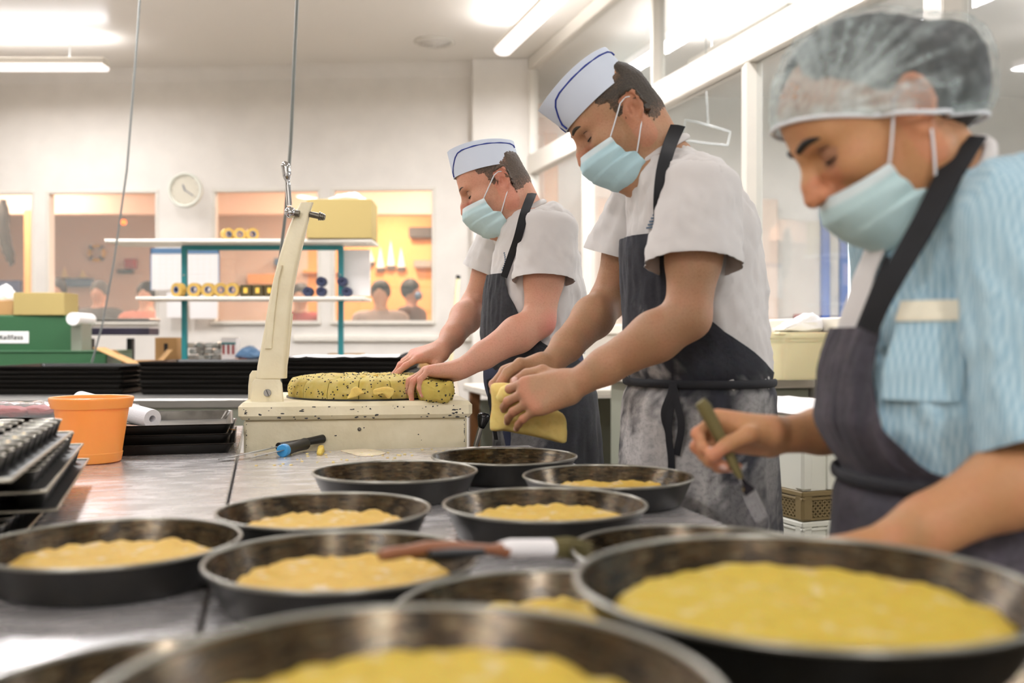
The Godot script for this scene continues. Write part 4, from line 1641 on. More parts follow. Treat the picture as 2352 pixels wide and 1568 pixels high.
func person(c: Dictionary) -> Node3D:
	var d: float = c.d
	var hsc: float = c.get("hs", 1.0)
	var female: bool = c.get("female", false)
	var h := head_frame(c.ear, deg_to_rad(c.pitch), deg_to_rad(c.get("hyaw", 0.0)), hsc)
	var tor := SDF.new()
	tor.loft(rows_of(c.torso, d))
	var foot: Vector3 = Vector3(tor.rows[0][-1][1], 0, -d)
	var root := thing("person", c.label, "person", foot)
	var inner := Node3D.new()
	var back_off := -foot
	# ------------------------------------------------ the body under the clothes, one surface
	var s := SDF.new()
	var body_rows := rows_of(c.torso, d, -0.022)
	s.loft(body_rows, 0.03)
	var hip: Vector3 = Vector3(body_rows[-1][1], body_rows[-1][0] - 0.03, body_rows[-1][2])
	var fs := 0.78 if female else 1.0
	s.ell(hip, Vector3(0.13, 0.13, 0.165) * fs, Basis(), 0.05)
	for z: float in [-1, 1]:
		var kneep := Vector3(hip.x + 0.0, 0.50, hip.z + 0.095 * z)
		s.cone(hip + Vector3(0, -0.05, 0.080 * z * fs), kneep, 0.085 * fs, 0.055, 0.04)
		s.cone(kneep, Vector3(hip.x + 0.03, 0.09, hip.z + 0.10 * z), 0.056, 0.040, 0.02)
		s.cone(Vector3(hip.x + 0.04, 0.055, hip.z + 0.10 * z), Vector3(hip.x - 0.14, 0.045, hip.z + 0.115 * z), 0.042, 0.036, 0.02)
	var neck: Vector3 = c.neck
	var nr: float = c.get("neck_r", 0.057)
	s.cone(h * Vector3(-0.022, -0.015, 0), neck, nr * 0.96, nr * 1.08, 0.03)
	s.cone(h * Vector3(0.012, -0.075, 0), neck + (h.basis.orthonormalized().x) * 0.03, nr * 0.62, nr * 0.8, 0.03)
	var arms := [c.near, c.far]
	var elbows := []
	for ai in 2:
		var a: Dictionary = arms[ai]
		var ar: float = c.get("arm", 1.0)
		s.cone(neck + Vector3(0.01, -0.05, 0), a.sh, 0.055 * ar, 0.056 * ar, 0.05)
		s.cone(a.sh, (a.sh as Vector3).lerp(a.el, 0.55), 0.055 * ar, 0.049 * ar, 0.03)
		s.cone((a.sh as Vector3).lerp(a.el, 0.5), a.el, 0.050 * ar, 0.040 * ar, 0.02)
		var fa: Vector3 = a.el
		var fb: Vector3 = a.wr
		s.cone(fa, fa.lerp(fb, 0.28), 0.040 * ar, 0.045 * ar, 0.02)
		s.cone(fa.lerp(fb, 0.28), fa.lerp(fb, 0.72), 0.045 * ar, 0.034 * ar, 0.02)
		s.cone(fa.lerp(fb, 0.72), fb, 0.033 * ar, 0.0265 * ar, 0.015)
		elbows.append(fa)
	var nbody := s.kind.size()
	var marks := []
	for ai in 2:
		var a: Dictionary = arms[ai]
		marks += add_hand(s, {"side": (1.0 if ai == 1 else -1.0) * c.get("flip", 1.0)}, a.wr, a.hd, a.hn, a.curl, a.thumb, c.get("hand", 1.0), a.get("splay", 0.05))
	add_head(s, h, hsc, female)
	var skin: Color = c.skin
	var red: Color = c.red
	var colf := func(p: Vector3, _n: Vector3) -> Color:
		var k := skin.lerp(red, clampf(0.30 + 0.8 * nz.get_noise_3dv(p * 22.0), 0.0, 1.0) * 0.35)
		for m: Dictionary in marks:
			for q: Vector3 in m.knuckle:
				var l := p.distance_squared_to(q)
				if l < 0.0003:
					k = k.lerp(red, 0.55 * (1.0 - l / 0.0003))
			for q: Vector3 in m.tip:
				var l2 := p.distance_squared_to(q)
				if l2 < 0.0006:
					k = k.lerp(red, 0.45 * (1.0 - l2 / 0.0006))
			for q: Vector3 in m.nail:
				if p.distance_squared_to(q) < 0.000036:
					k = Color(0.72, 0.48, 0.40)
		for e: Vector3 in elbows:
			var l3 := p.distance_to(e + Vector3(0.03, -0.01, 0.02))
			if l3 < 0.05 and c.get("red_elbow", false):
				k = k.lerp(Color(0.60, 0.17, 0.14), 0.8 * (1.0 - l3 / 0.05))
		var lp := h.affine_inverse() * p
		if lp.length() < 0.2:
			if absf(lp.z) > 0.070 and lp.x < 0.02:
				k = k.lerp(red, 0.5)
			if lp.x > 0.095 and lp.y < 0.0:
				k = k.lerp(red, 0.5)
			# shaved stubble and temples
			var st: float = c.get("stubble", 0.0)
			if st > 0.0 and lp.y < -0.03 and lp.x > -0.01:
				k = k.lerp(Color(0.22, 0.15, 0.11), st)
			var lid := (lp - Vector3(0.085, 0.0125, 0.033 * signf(lp.z))).length()
			if lid < 0.019:
				k = k.lerp(Color(0.34, 0.17, 0.11), 0.45 * c.get("lid", 1.0))
		return k
	var mb := MB.new()
	var boxes := []
	var hc := h * Vector3(0.01, 0.0, 0)
	boxes.append([hc - Vector3(0.175, 0.20, 0.10) * hsc, hc + Vector3(0.15, 0.165, 0.10) * hsc, c.get("hcell", 0.0034)])
	for ai in 2:
		var a: Dictionary = arms[ai]
		var lo: Vector3 = a.wr
		var hi: Vector3 = a.wr
		for q: Vector3 in marks[ai].tip + marks[ai].knuckle:
			lo = lo.min(q)
			hi = hi.max(q)
		boxes.append([lo - Vector3.ONE * 0.035, hi + Vector3.ONE * 0.035, c.get("fcell", 0.0029)])
	for ai in 2:
		var a: Dictionary = arms[ai]
		boxes.append([(a.el as Vector3).min(a.wr) - Vector3.ONE * 0.07, (a.el as Vector3).max(a.wr).max((a.el as Vector3) + Vector3(0, 0.14, 0)) + Vector3.ONE * 0.07, 0.0065])
	for bi in boxes.size():
		var b: Array = boxes[bi]
		var skip := func(p: Vector3) -> bool:
			for q in bi:
				var o: Array = boxes[q]
				var m := 0.006
				if p.x > o[0].x + m and p.y > o[0].y + m and p.z > o[0].z + m and p.x < o[1].x - m and p.y < o[1].y - m and p.z < o[1].z - m:
					return true
			return false
		surf(mb, s, b[0], b[1], b[2], skip, no_call, colf)
	var skip_all := func(p: Vector3) -> bool:
		for o: Array in boxes:
			var m := 0.014
			if p.x > o[0].x + m and p.y > o[0].y + m and p.z > o[0].z + m and p.x < o[1].x - m and p.y < o[1].y - m and p.z < o[1].z - m:
				return true
		return false
	surf(mb, s, Vector3(hip.x - 0.36, 0.0, hip.z - 0.33), Vector3(hip.x + 0.45, neck.y + 0.06, hip.z + 0.33), 0.019, skip_all, no_call, colf)
	var bd := part(root, "body", mb, M["skin"])
	bd.position = back_off
	# ------------------------------------------------ shirt
	var sh := SDF.new()
	sh.loft(rows_of(c.torso, d, 0.0), 0.05)
	var sl: float = c.sleeve
	for ai in 2:
		var a: Dictionary = arms[ai]
		sh.cone(neck + Vector3(0.012, -0.060, 0), a.sh, 0.050, 0.058, 0.05)
		sh.cone(a.sh, (a.sh as Vector3).lerp(a.el, 0.10), c.get("sleeve_r", [0.070, 0.080])[0] * 0.88, c.get("sleeve_r", [0.070, 0.080])[0] * 0.72, 0.035)
	var hem_y: float = c.hem
	var cut := func(p: Vector3) -> float:
		return hem_y - p.y
	var fold: float = c.get("fold", 0.006)
	var disp := func(p: Vector3, n: Vector3) -> float:
		var q := Vector3(p.x * 13.0 + p.y * 5.0, p.y * 4.5, p.z * 13.0)
		var v := absf(nz.get_noise_3dv(q)) * 1.6 - 0.35
		var v2 := nz.get_noise_3dv(Vector3(p.x * 30.0 - p.y * 22.0, p.y * 16.0, p.z * 26.0))
		return fold * 1.35 * v + fold * 0.5 * v2
	mb = MB.new()
	surf(mb, sh, Vector3(hip.x - 0.36, hem_y - 0.03, hip.z - 0.33), Vector3(hip.x + 0.42, neck.y + 0.08, hip.z + 0.33), c.get("scell", 0.010), no_call, cut, no_call, disp)
	for ai in 2:
		var a: Dictionary = arms[ai]
		var sp0: Vector3 = a.sh
		var ax: Vector3 = ((a.el as Vector3) - sp0).normalized()
		var ln: float = sp0.distance_to(a.el)
		var u1 := ax.cross(Vector3(0, 0, 1)).normalized()
		var u2 := ax.cross(u1)
		var g := PackedVector3Array()
		var srr: Array = c.get("sleeve_r", [0.070, 0.080])
		for i in 22:
			var t := lerpf(-0.20, sl, i / 21.0)
			for j in 48:
				var an := TAU * j / 48.0
				var r: float = lerpf(srr[0] * 1.04, srr[1], smoothstep(-0.1, 1.0, t / sl)) * [0.45, 0.74, 0.90, 0.97, 1.0][mini(i, 4)]
				var q: Vector3 = sp0 + ax * (t * ln) + (u1 * cos(an) + u2 * sin(an)) * r
				var w := smoothstep(0.0, 0.35, t / sl)
				r += fold * (0.15 + 0.85 * w) * nz.get_noise_3d(cos(an) * 1.5 + ai * 5.0, sin(an) * 1.5, t * 0.8 + c.seed * 3.0) * 1.3 + fold * 0.7 * w * (absf(nz.get_noise_3d(cos(an) * 3.0 + 3.0 * t, sin(an) * 3.0, t * 1.2 + ai)) * 2.0 - 0.4) + fold * 0.25 * nz.get_noise_3dv(Vector3(q.x * 34.0 + q.y * 12.0, q.y * 20.0, q.z * 34.0))
				if i > 19:
					r += 0.0012
				g.append(sp0 + ax * (t * ln + (0.008 * sin(an + 1.0)) * w) + (u1 * cos(an) + u2 * sin(an)) * r)
		mb.grid(g, 22, 48, true, true)
		var gi := PackedVector3Array()
		for i in range(21, 12, -1):
			for j in 48:
				var q2 := g[i * 48 + j]
				var mid := sp0 + ax * (q2 - sp0).dot(ax)
				gi.append(q2.lerp(mid, 0.022))
		mb.grid(gi, 9, 48, true, true)
	var st2 := part(root, c.get("shirt_name", "t_shirt"), mb, M[c.get("shirt", "cotton white")], c.get("shirt_label", ""))
	st2.position = back_off
	# collar
	mb = MB.new()
	var nd := ((h * Vector3(-0.01, -0.05, 0)) - neck).normalized()
	var e1 := nd.cross(Vector3(0, 0, 1)).normalized()
	var e2 := nd.cross(e1)
	var ring := []
	for i in 33:
		var a := TAU * i / 32.0
		ring.append(neck + nd * c.get("collar_up", 0.012) + e1 * cos(a) * (nr + 0.014) + e2 * sin(a) * (nr + 0.012))
	mb.tube(ring, 0.009, 8, false, 0.7)
	part(st2, "collar", mb, M[c.get("collar", c.get("shirt", "cotton white"))])
	# ------------------------------------------------ trousers and shoes
	var tr := SDF.new()
	tr.ell(hip + Vector3(0, 0.02, 0), Vector3(0.142, 0.16, 0.175) * (0.84 if female else 1.0), Basis(), 0.05)
	for z: float in [-1, 1]:
		var kn2 := Vector3(hip.x, 0.50, hip.z + 0.095 * z)
		tr.cone(hip + Vector3(0, -0.05, 0.085 * z), kn2, 0.082 if female else 0.097, 0.07, 0.04)
		tr.cone(kn2, Vector3(hip.x + 0.03, 0.10, hip.z + 0.10 * z), 0.074, 0.068, 0.02)
	mb = MB.new()
	surf(mb, tr, Vector3(hip.x - 0.3, 0.05, hip.z - 0.33), Vector3(hip.x + 0.3, hip.y + 0.2, hip.z + 0.33), 0.018, no_call, func(p: Vector3) -> float: return maxf(0.09 - p.y, p.y - hip.y - 0.13))
	part(root, "trousers", mb, M["trousers"]).position = back_off
	for z: float in [-1, 1]:
		mb = MB.new()
		var so := SDF.new()
		so.cone(Vector3(hip.x + 0.05, 0.055, hip.z + 0.10 * z), Vector3(hip.x - 0.15, 0.045, hip.z + 0.115 * z), 0.053, 0.045, 0.02)
		surf(mb, so, Vector3(hip.x - 0.22, 0.0, hip.z + 0.10 * z - 0.08), Vector3(hip.x + 0.12, 0.13, hip.z + 0.10 * z + 0.09), 0.014)
		part(root, "shoe", mb, M["shoe"]).position = back_off
	# ------------------------------------------------ apron: bib and skirt on the same ellipses, a little outside them
	var ap := SDF.new()
	ap.loft(rows_of(c.apron_rows, d), 0.05)
	mb = MB.new()
	var lim: Array = c.apron
	var nrow := 96
	var ncol := 72
	var pts := PackedVector3Array()
	var cs := PackedColorArray()
	var ytop := P(0, lim[0][0], d).y
	var ybot := P(0, lim[-1][0], d).y
	for i in nrow:
		var tt := pow(i / (nrow - 1.0), 1.25)
		var y := lerpf(ytop, ybot, tt)
		var py := 775.0 - (y - EYE) * F / d
		var li := 0
		while li < lim.size() - 2 and py > lim[li + 1][0]:
			li += 1
		var ff := clampf((py - lim[li][0]) / (lim[li + 1][0] - lim[li][0]), 0.0, 1.0)
		var tn := deg_to_rad(lerpf(lim[li][1], lim[li + 1][1], ff))
		var tf := deg_to_rad(lerpf(lim[li][2], lim[li + 1][2], ff))
		for j in ncol:
			var t := lerpf(-tf, tn, j / (ncol - 1.0))
			var low := smoothstep(c.waist, c.waist - 0.30, y)
			var off := 0.009 + 0.006 * low + (0.004 + 0.013 * low) * nz.get_noise_2d(t * 3.2 + c.seed * 9.0, y * 1.3) + 0.0035 * nz.get_noise_2d(t * 9.0, y * 9.0 + c.seed)
			off -= 0.010 * exp(-pow((y - c.waist) / 0.018, 2.0))
			pts.append(loft_at(ap, y, t, off))
			var p := pts[pts.size() - 1]
			var fl := 0.0
			if c.has("flour"):
				for fz: Array in c.flour:
					var q: Vector3 = P(fz[0], fz[1], d)
					var e := Vector2((p.x - q.x) / fz[2], (p.y - q.y) / fz[3]).length()
					fl = maxf(fl, smoothstep(1.15, 0.25, e + 0.55 * nz.get_noise_3dv(Vector3(p.x * 20.0, p.y * 9.0, p.z * 20.0)) + 0.45 * nz.get_noise_3dv(p * 90.0)) * fz[4])
			var base: Color = c.apron_col
			base = base.lerp(c.apron_worn, clampf(0.25 + 1.0 * nz.get_noise_3dv(Vector3(p.x * 18.0, p.y * 7.0, p.z * 18.0)), 0.0, 1.0))
			cs.append(base.lerp(Color(0.60, 0.57, 0.55), fl))
	mb.sheet(pts, nrow, ncol, 0.0025, cs)
	var apn := part(root, "apron", mb, M["denim"], c.get("apron_label", "dark apron"))
	apn.position = back_off
	# tie round the waist with a hanging bow
	mb = MB.new()
	var tie := []
	for i in 41:
		tie.append(loft_at(ap, c.waist, lerpf(-2.6, 2.6, i / 40.0), 0.008))
	mb.tube(tie, 0.0045, 8, true, 1.8)
	part(apn, "waist_tie", mb, M["strap faded"])
	if c.has("bow"):
		var bt: float = c.bow
		for k: Array in [[0.0, -0.16, 0.010], [0.12, -0.13, -0.008], [-0.05, -0.10, 0.012]]:
			mb = MB.new()
			var pl := []
			for i in 7:
				var u := i / 6.0
				pl.append(loft_at(ap, c.waist + k[1] * u, bt + k[0] * sin(u * 2.6) + k[2] * sin(u * 9.0), 0.020 + 0.010 * sin(u * PI)))
			ribbon(mb, pl, 0.013, Vector3(tor.rows[0][-1][1], c.waist - 0.1, -d))
			part(apn, "tie_end", mb, M["strap faded"])
	for sp: Array in c.straps:
		mb = MB.new()
		var pl2 := []
		for q: Array in sp[0]:
			pl2.append(P(q[0], q[1], q[2]))
		# lay the strap on the shirt
		var act := sh.all()
		var fine := []
		for i in pl2.size() - 1:
			for k in 3:
				fine.append((pl2[i] as Vector3).cubic_interpolate(pl2[i + 1], pl2[maxi(i - 1, 0)], pl2[mini(i + 2, pl2.size() - 1)], k / 3.0))
		fine.append(pl2[-1])
		var eye := Vector3(0, EYE, 0)
		var shift := []
		for i in fine.size():
			var it := 0
			while sh.f((fine[i] as Vector3).move_toward(eye, it * 0.004), act) < 0.011 and it < (60 if sp[1] is Array and sp[1][0] > 0.02 else 14):
				it += 1
			shift.append(it * 0.004)
		for rep in 2:
			var sm := shift.duplicate()
			for i in fine.size():
				var hi3: float = maxf(shift[maxi(i - 1, 0)], maxf(shift[i], shift[mini(i + 1, fine.size() - 1)]))
				sm[i] = hi3 * 0.5 + (shift[maxi(i - 1, 0)] + shift[i] + shift[mini(i + 1, fine.size() - 1)]) / 6.0
			shift = sm
		for i in fine.size():
			fine[i] = (fine[i] as Vector3).move_toward(eye, shift[i])
		pl2 = fine
		ribbon(mb, pl2, sp[1], sp[2] if sp.size() > 2 else neck + Vector3(0.02, -0.1, 0))
		part(apn, "neck_strap", mb, M["strap"])
	for pt: Array in c.get("patches", []):
		# [name, top py, bottom py, near angle, far angle, offset, material, thickness]
		mb = MB.new()
		var pp := PackedVector3Array()
		for i in 15:
			for j in 13:
				var yy := P(0, lerpf(pt[1], pt[2], i / 14.0), d).y
				var ta := deg_to_rad(lerpf(pt[3], pt[4], j / 12.0))
				var q5 := loft_at(tor, yy, ta, pt[5])
				pp.append(q5)
		mb.sheet(pp, 15, 13, 0.002)
		part(st2, pt[0], mb, M[pt[6]]).position = Vector3.ZERO
	# ------------------------------------------------ head gear, mask, brows
	face_mask(root, h, c.mask, hsc, 0.0, c.get("mask_drop", Vector3.ZERO))
	brows_and_eyes(root, h, c.hair_col, c.get("brow", 0.0042))
	if c.has("hat"):
		var ht: Array = c.hat
		hat(root, h, ht[0], ht[1], ht[2], ht[3], ht[4])
	if not female:
		# short hair: a thin shell over the skull that thins out to nothing at the hair line
		var hs := SDF.new()
		add_head(hs, h, hsc, female)
		hs.cone(h * Vector3(-0.022, -0.015, 0), neck, nr * 0.96, nr * 1.08, 0.03)
		var inv := h.affine_inverse()
		var line := func(p: Vector3) -> float:
			# positive where hair grows, in metres from the hair line
			var l := inv * p
			var front: float = 0.060 - l.x - 0.35 * (0.05 - l.y)
			if l.y < 0.045:
				front = minf(front, 0.036 - l.x + (l.y + 0.012) * 0.15)
			if l.y < 0.035 and l.x > -0.025:
				front = minf(front, l.y + 0.006 if l.x > 0.012 else l.y - 0.030)
			var nape: float = l.y + 0.045 + l.x * 0.10
			var hp: Array = c.hat
			var tq: float = clampf(((hp[0] as Vector2).x - l.x) / ((hp[0] as Vector2).x - (hp[3] as Vector2).x), -0.2, 1.0)
			if l.x > (hp[3] as Vector2).x + 0.034:
				front = minf(front, lerpf((hp[0] as Vector2).y, (hp[3] as Vector2).y, tq) + 0.030 - l.y)
			return minf(front, nape) + 0.006 * nz.get_noise_3dv(p * 70.0)
		var offc := func(p: Vector3) -> float:
			var k: float = line.call(p)
			return -0.002 + 0.0045 * smoothstep(0.0, 0.030, k)
		var hb := MB.new()
		var hcol: Color = c.hair_col
		surf(hb, hs, hc - Vector3(0.15, 0.10, 0.10), hc + Vector3(0.15, 0.165, 0.10), 0.0036, no_call, func(p: Vector3) -> float: return -line.call(p), func(p: Vector3, _n: Vector3) -> Color: return hcol.lerp(c.skin, clampf(0.75 - line.call(p) * 20.0 + 0.6 * nz.get_noise_3dv(p * 230.0), 0.0, 0.85)), func(p: Vector3, _n: Vector3) -> float: return 0.0016 * nz.get_noise_3dv(p * 150.0), offc)
		part(root, "hair", hb, M["hair"])
	if female:
		hair_net(root, h, c)
	for ch in root.get_children():
		if ch.position == Vector3.ZERO:
			ch.position = back_off
	inner.free()
	print(c.label, " ", Time.get_ticks_msec())
	return root

func hair_net(root: Node3D, h: Transform3D, c: Dictionary) -> void:
	var d: float = c.d
	var shape := func(grow: float, ear: bool) -> SDF:
		var s := SDF.new()
		var px := d / F
		for k: Array in [[1960, 205, 158, 165, 0.088], [2045, 190, 170, 148, 0.092], [1905, 230, 108, 125, 0.072], [1880, 275, 82, 70, 0.064], [2170, 175, 92, 128, 0.070], [2130, 235, 110, 75, 0.076]]:
			s.ell(P(k[0], k[1], d), Vector3(k[2] * px + grow, k[3] * px + grow, k[4] + grow), Basis(), 0.03)
		if not ear:
			s.ell(h * Vector3(-0.014, 0.012, 0.080), Vector3(0.036, 0.040, 0.018), h.basis.orthonormalized(), 0.02)
		if ear:
			s.ell(h * Vector3(-0.012, 0.0, 0.098), Vector3(0.030, 0.040, 0.034), h.basis.orthonormalized(), 0.012, true)
		return s
	var lo := P(1760, 340, d) - Vector3(0.02, 0.02, 0.12)
	var hi := P(2300, 10, d) + Vector3(0.02, 0.02, 0.12)
	var edge := [P(1795, 296, d), P(2060, 303, d), P(2250, 276, d)]
	var below := func(p: Vector3) -> float:
		var a: Vector3 = edge[0] if p.x < (edge[1] as Vector3).x else edge[1]
		var b: Vector3 = edge[1] if p.x < (edge[1] as Vector3).x else edge[2]
		return lerpf(a.y, b.y, (p.x - a.x) / (b.x - a.x)) - p.y
	var mb := MB.new()
	var front := P(1818, 0, d).x
	surf(mb, shape.call(-0.004, true), lo, hi, 0.006, no_call, func(p: Vector3) -> float: return maxf(below.call(p) - 0.008, (front + 0.010 * nz.get_noise_3dv(p * 40.0)) - p.x), func(p: Vector3, _n: Vector3) -> Color: return Color(0.020, 0.019, 0.020).lerp(Color(0.06, 0.05, 0.045), clampf(0.4 + nz.get_noise_3dv(Vector3(p.x * 25.0, p.y * 90.0, p.z * 25.0)), 0.0, 1.0)), func(p: Vector3, _n: Vector3) -> float: return 0.002 * nz.get_noise_3dv(Vector3(p.x * 60.0, p.y * 60.0, p.z * 20.0)))
	part(root, "hair", mb, M["hair"], "dark hair pinned up in a bun")
	mb = MB.new()
	surf(mb, shape.call(0.0045, false), lo, hi, 0.0055, no_call, below, func(p: Vector3, _n: Vector3) -> Color:
		var q := p - P(1840, 290, d)
		var ang := atan2(q.y, q.x)
		var rad := Vector2(q.x, q.y).length()
		var streak := nz.get_noise_3d(ang * 9.0, rad * 6.0, p.z * 12.0) + 0.5 * nz.get_noise_3d(p.x * 45.0, p.y * 22.0, p.z * 45.0)
		var al := clampf(0.15 + 0.40 * streak + 0.34 * smoothstep(0.16, 0.03, rad) + 0.18 * smoothstep(0.02, 0.0, -below.call(p)), 0.08, 0.92)
		return Color(1, 1, 1, al), func(p: Vector3, _n: Vector3) -> float:
		var q2 := p - P(1840, 290, d)
		return 0.0035 * nz.get_noise_3d(atan2(q2.y, q2.x) * 9.0, Vector2(q2.x, q2.y).length() * 6.0, p.z * 12.0) + 0.0015 * nz.get_noise_3dv(p * 60.0))
	var net := part(root, "hair_net", mb, M["hair net"], "thin white disposable hair net")
	# the elastic edge
	mb = MB.new()
	var s2: SDF = shape.call(0.004, false)
	var act := s2.all()
	var ring := []
	var mid := P(2035, 296, d)
	for i in 49:
		var a := TAU * i / 48.0
		var dir := Vector3(cos(a), 0, sin(a))
		var lo2 := 0.0
		var hi2 := 0.25
		for it in 16:
			var m := (lo2 + hi2) / 2
			var q := mid + dir * m
			q.y = q.y + below.call(q)
			if s2.f(q, act) < 0.0:
				lo2 = m
			else:
				hi2 = m
		var q3 := mid + dir * lo2
		q3.y += below.call(q3)
		ring.append(q3)
	mb.tube(ring, 0.0028, 8, false)
	part(net, "elastic_edge", mb, M["elastic"])

func V(px: float, py: float, d: float) -> Vector3:
	return P(px, py, d)

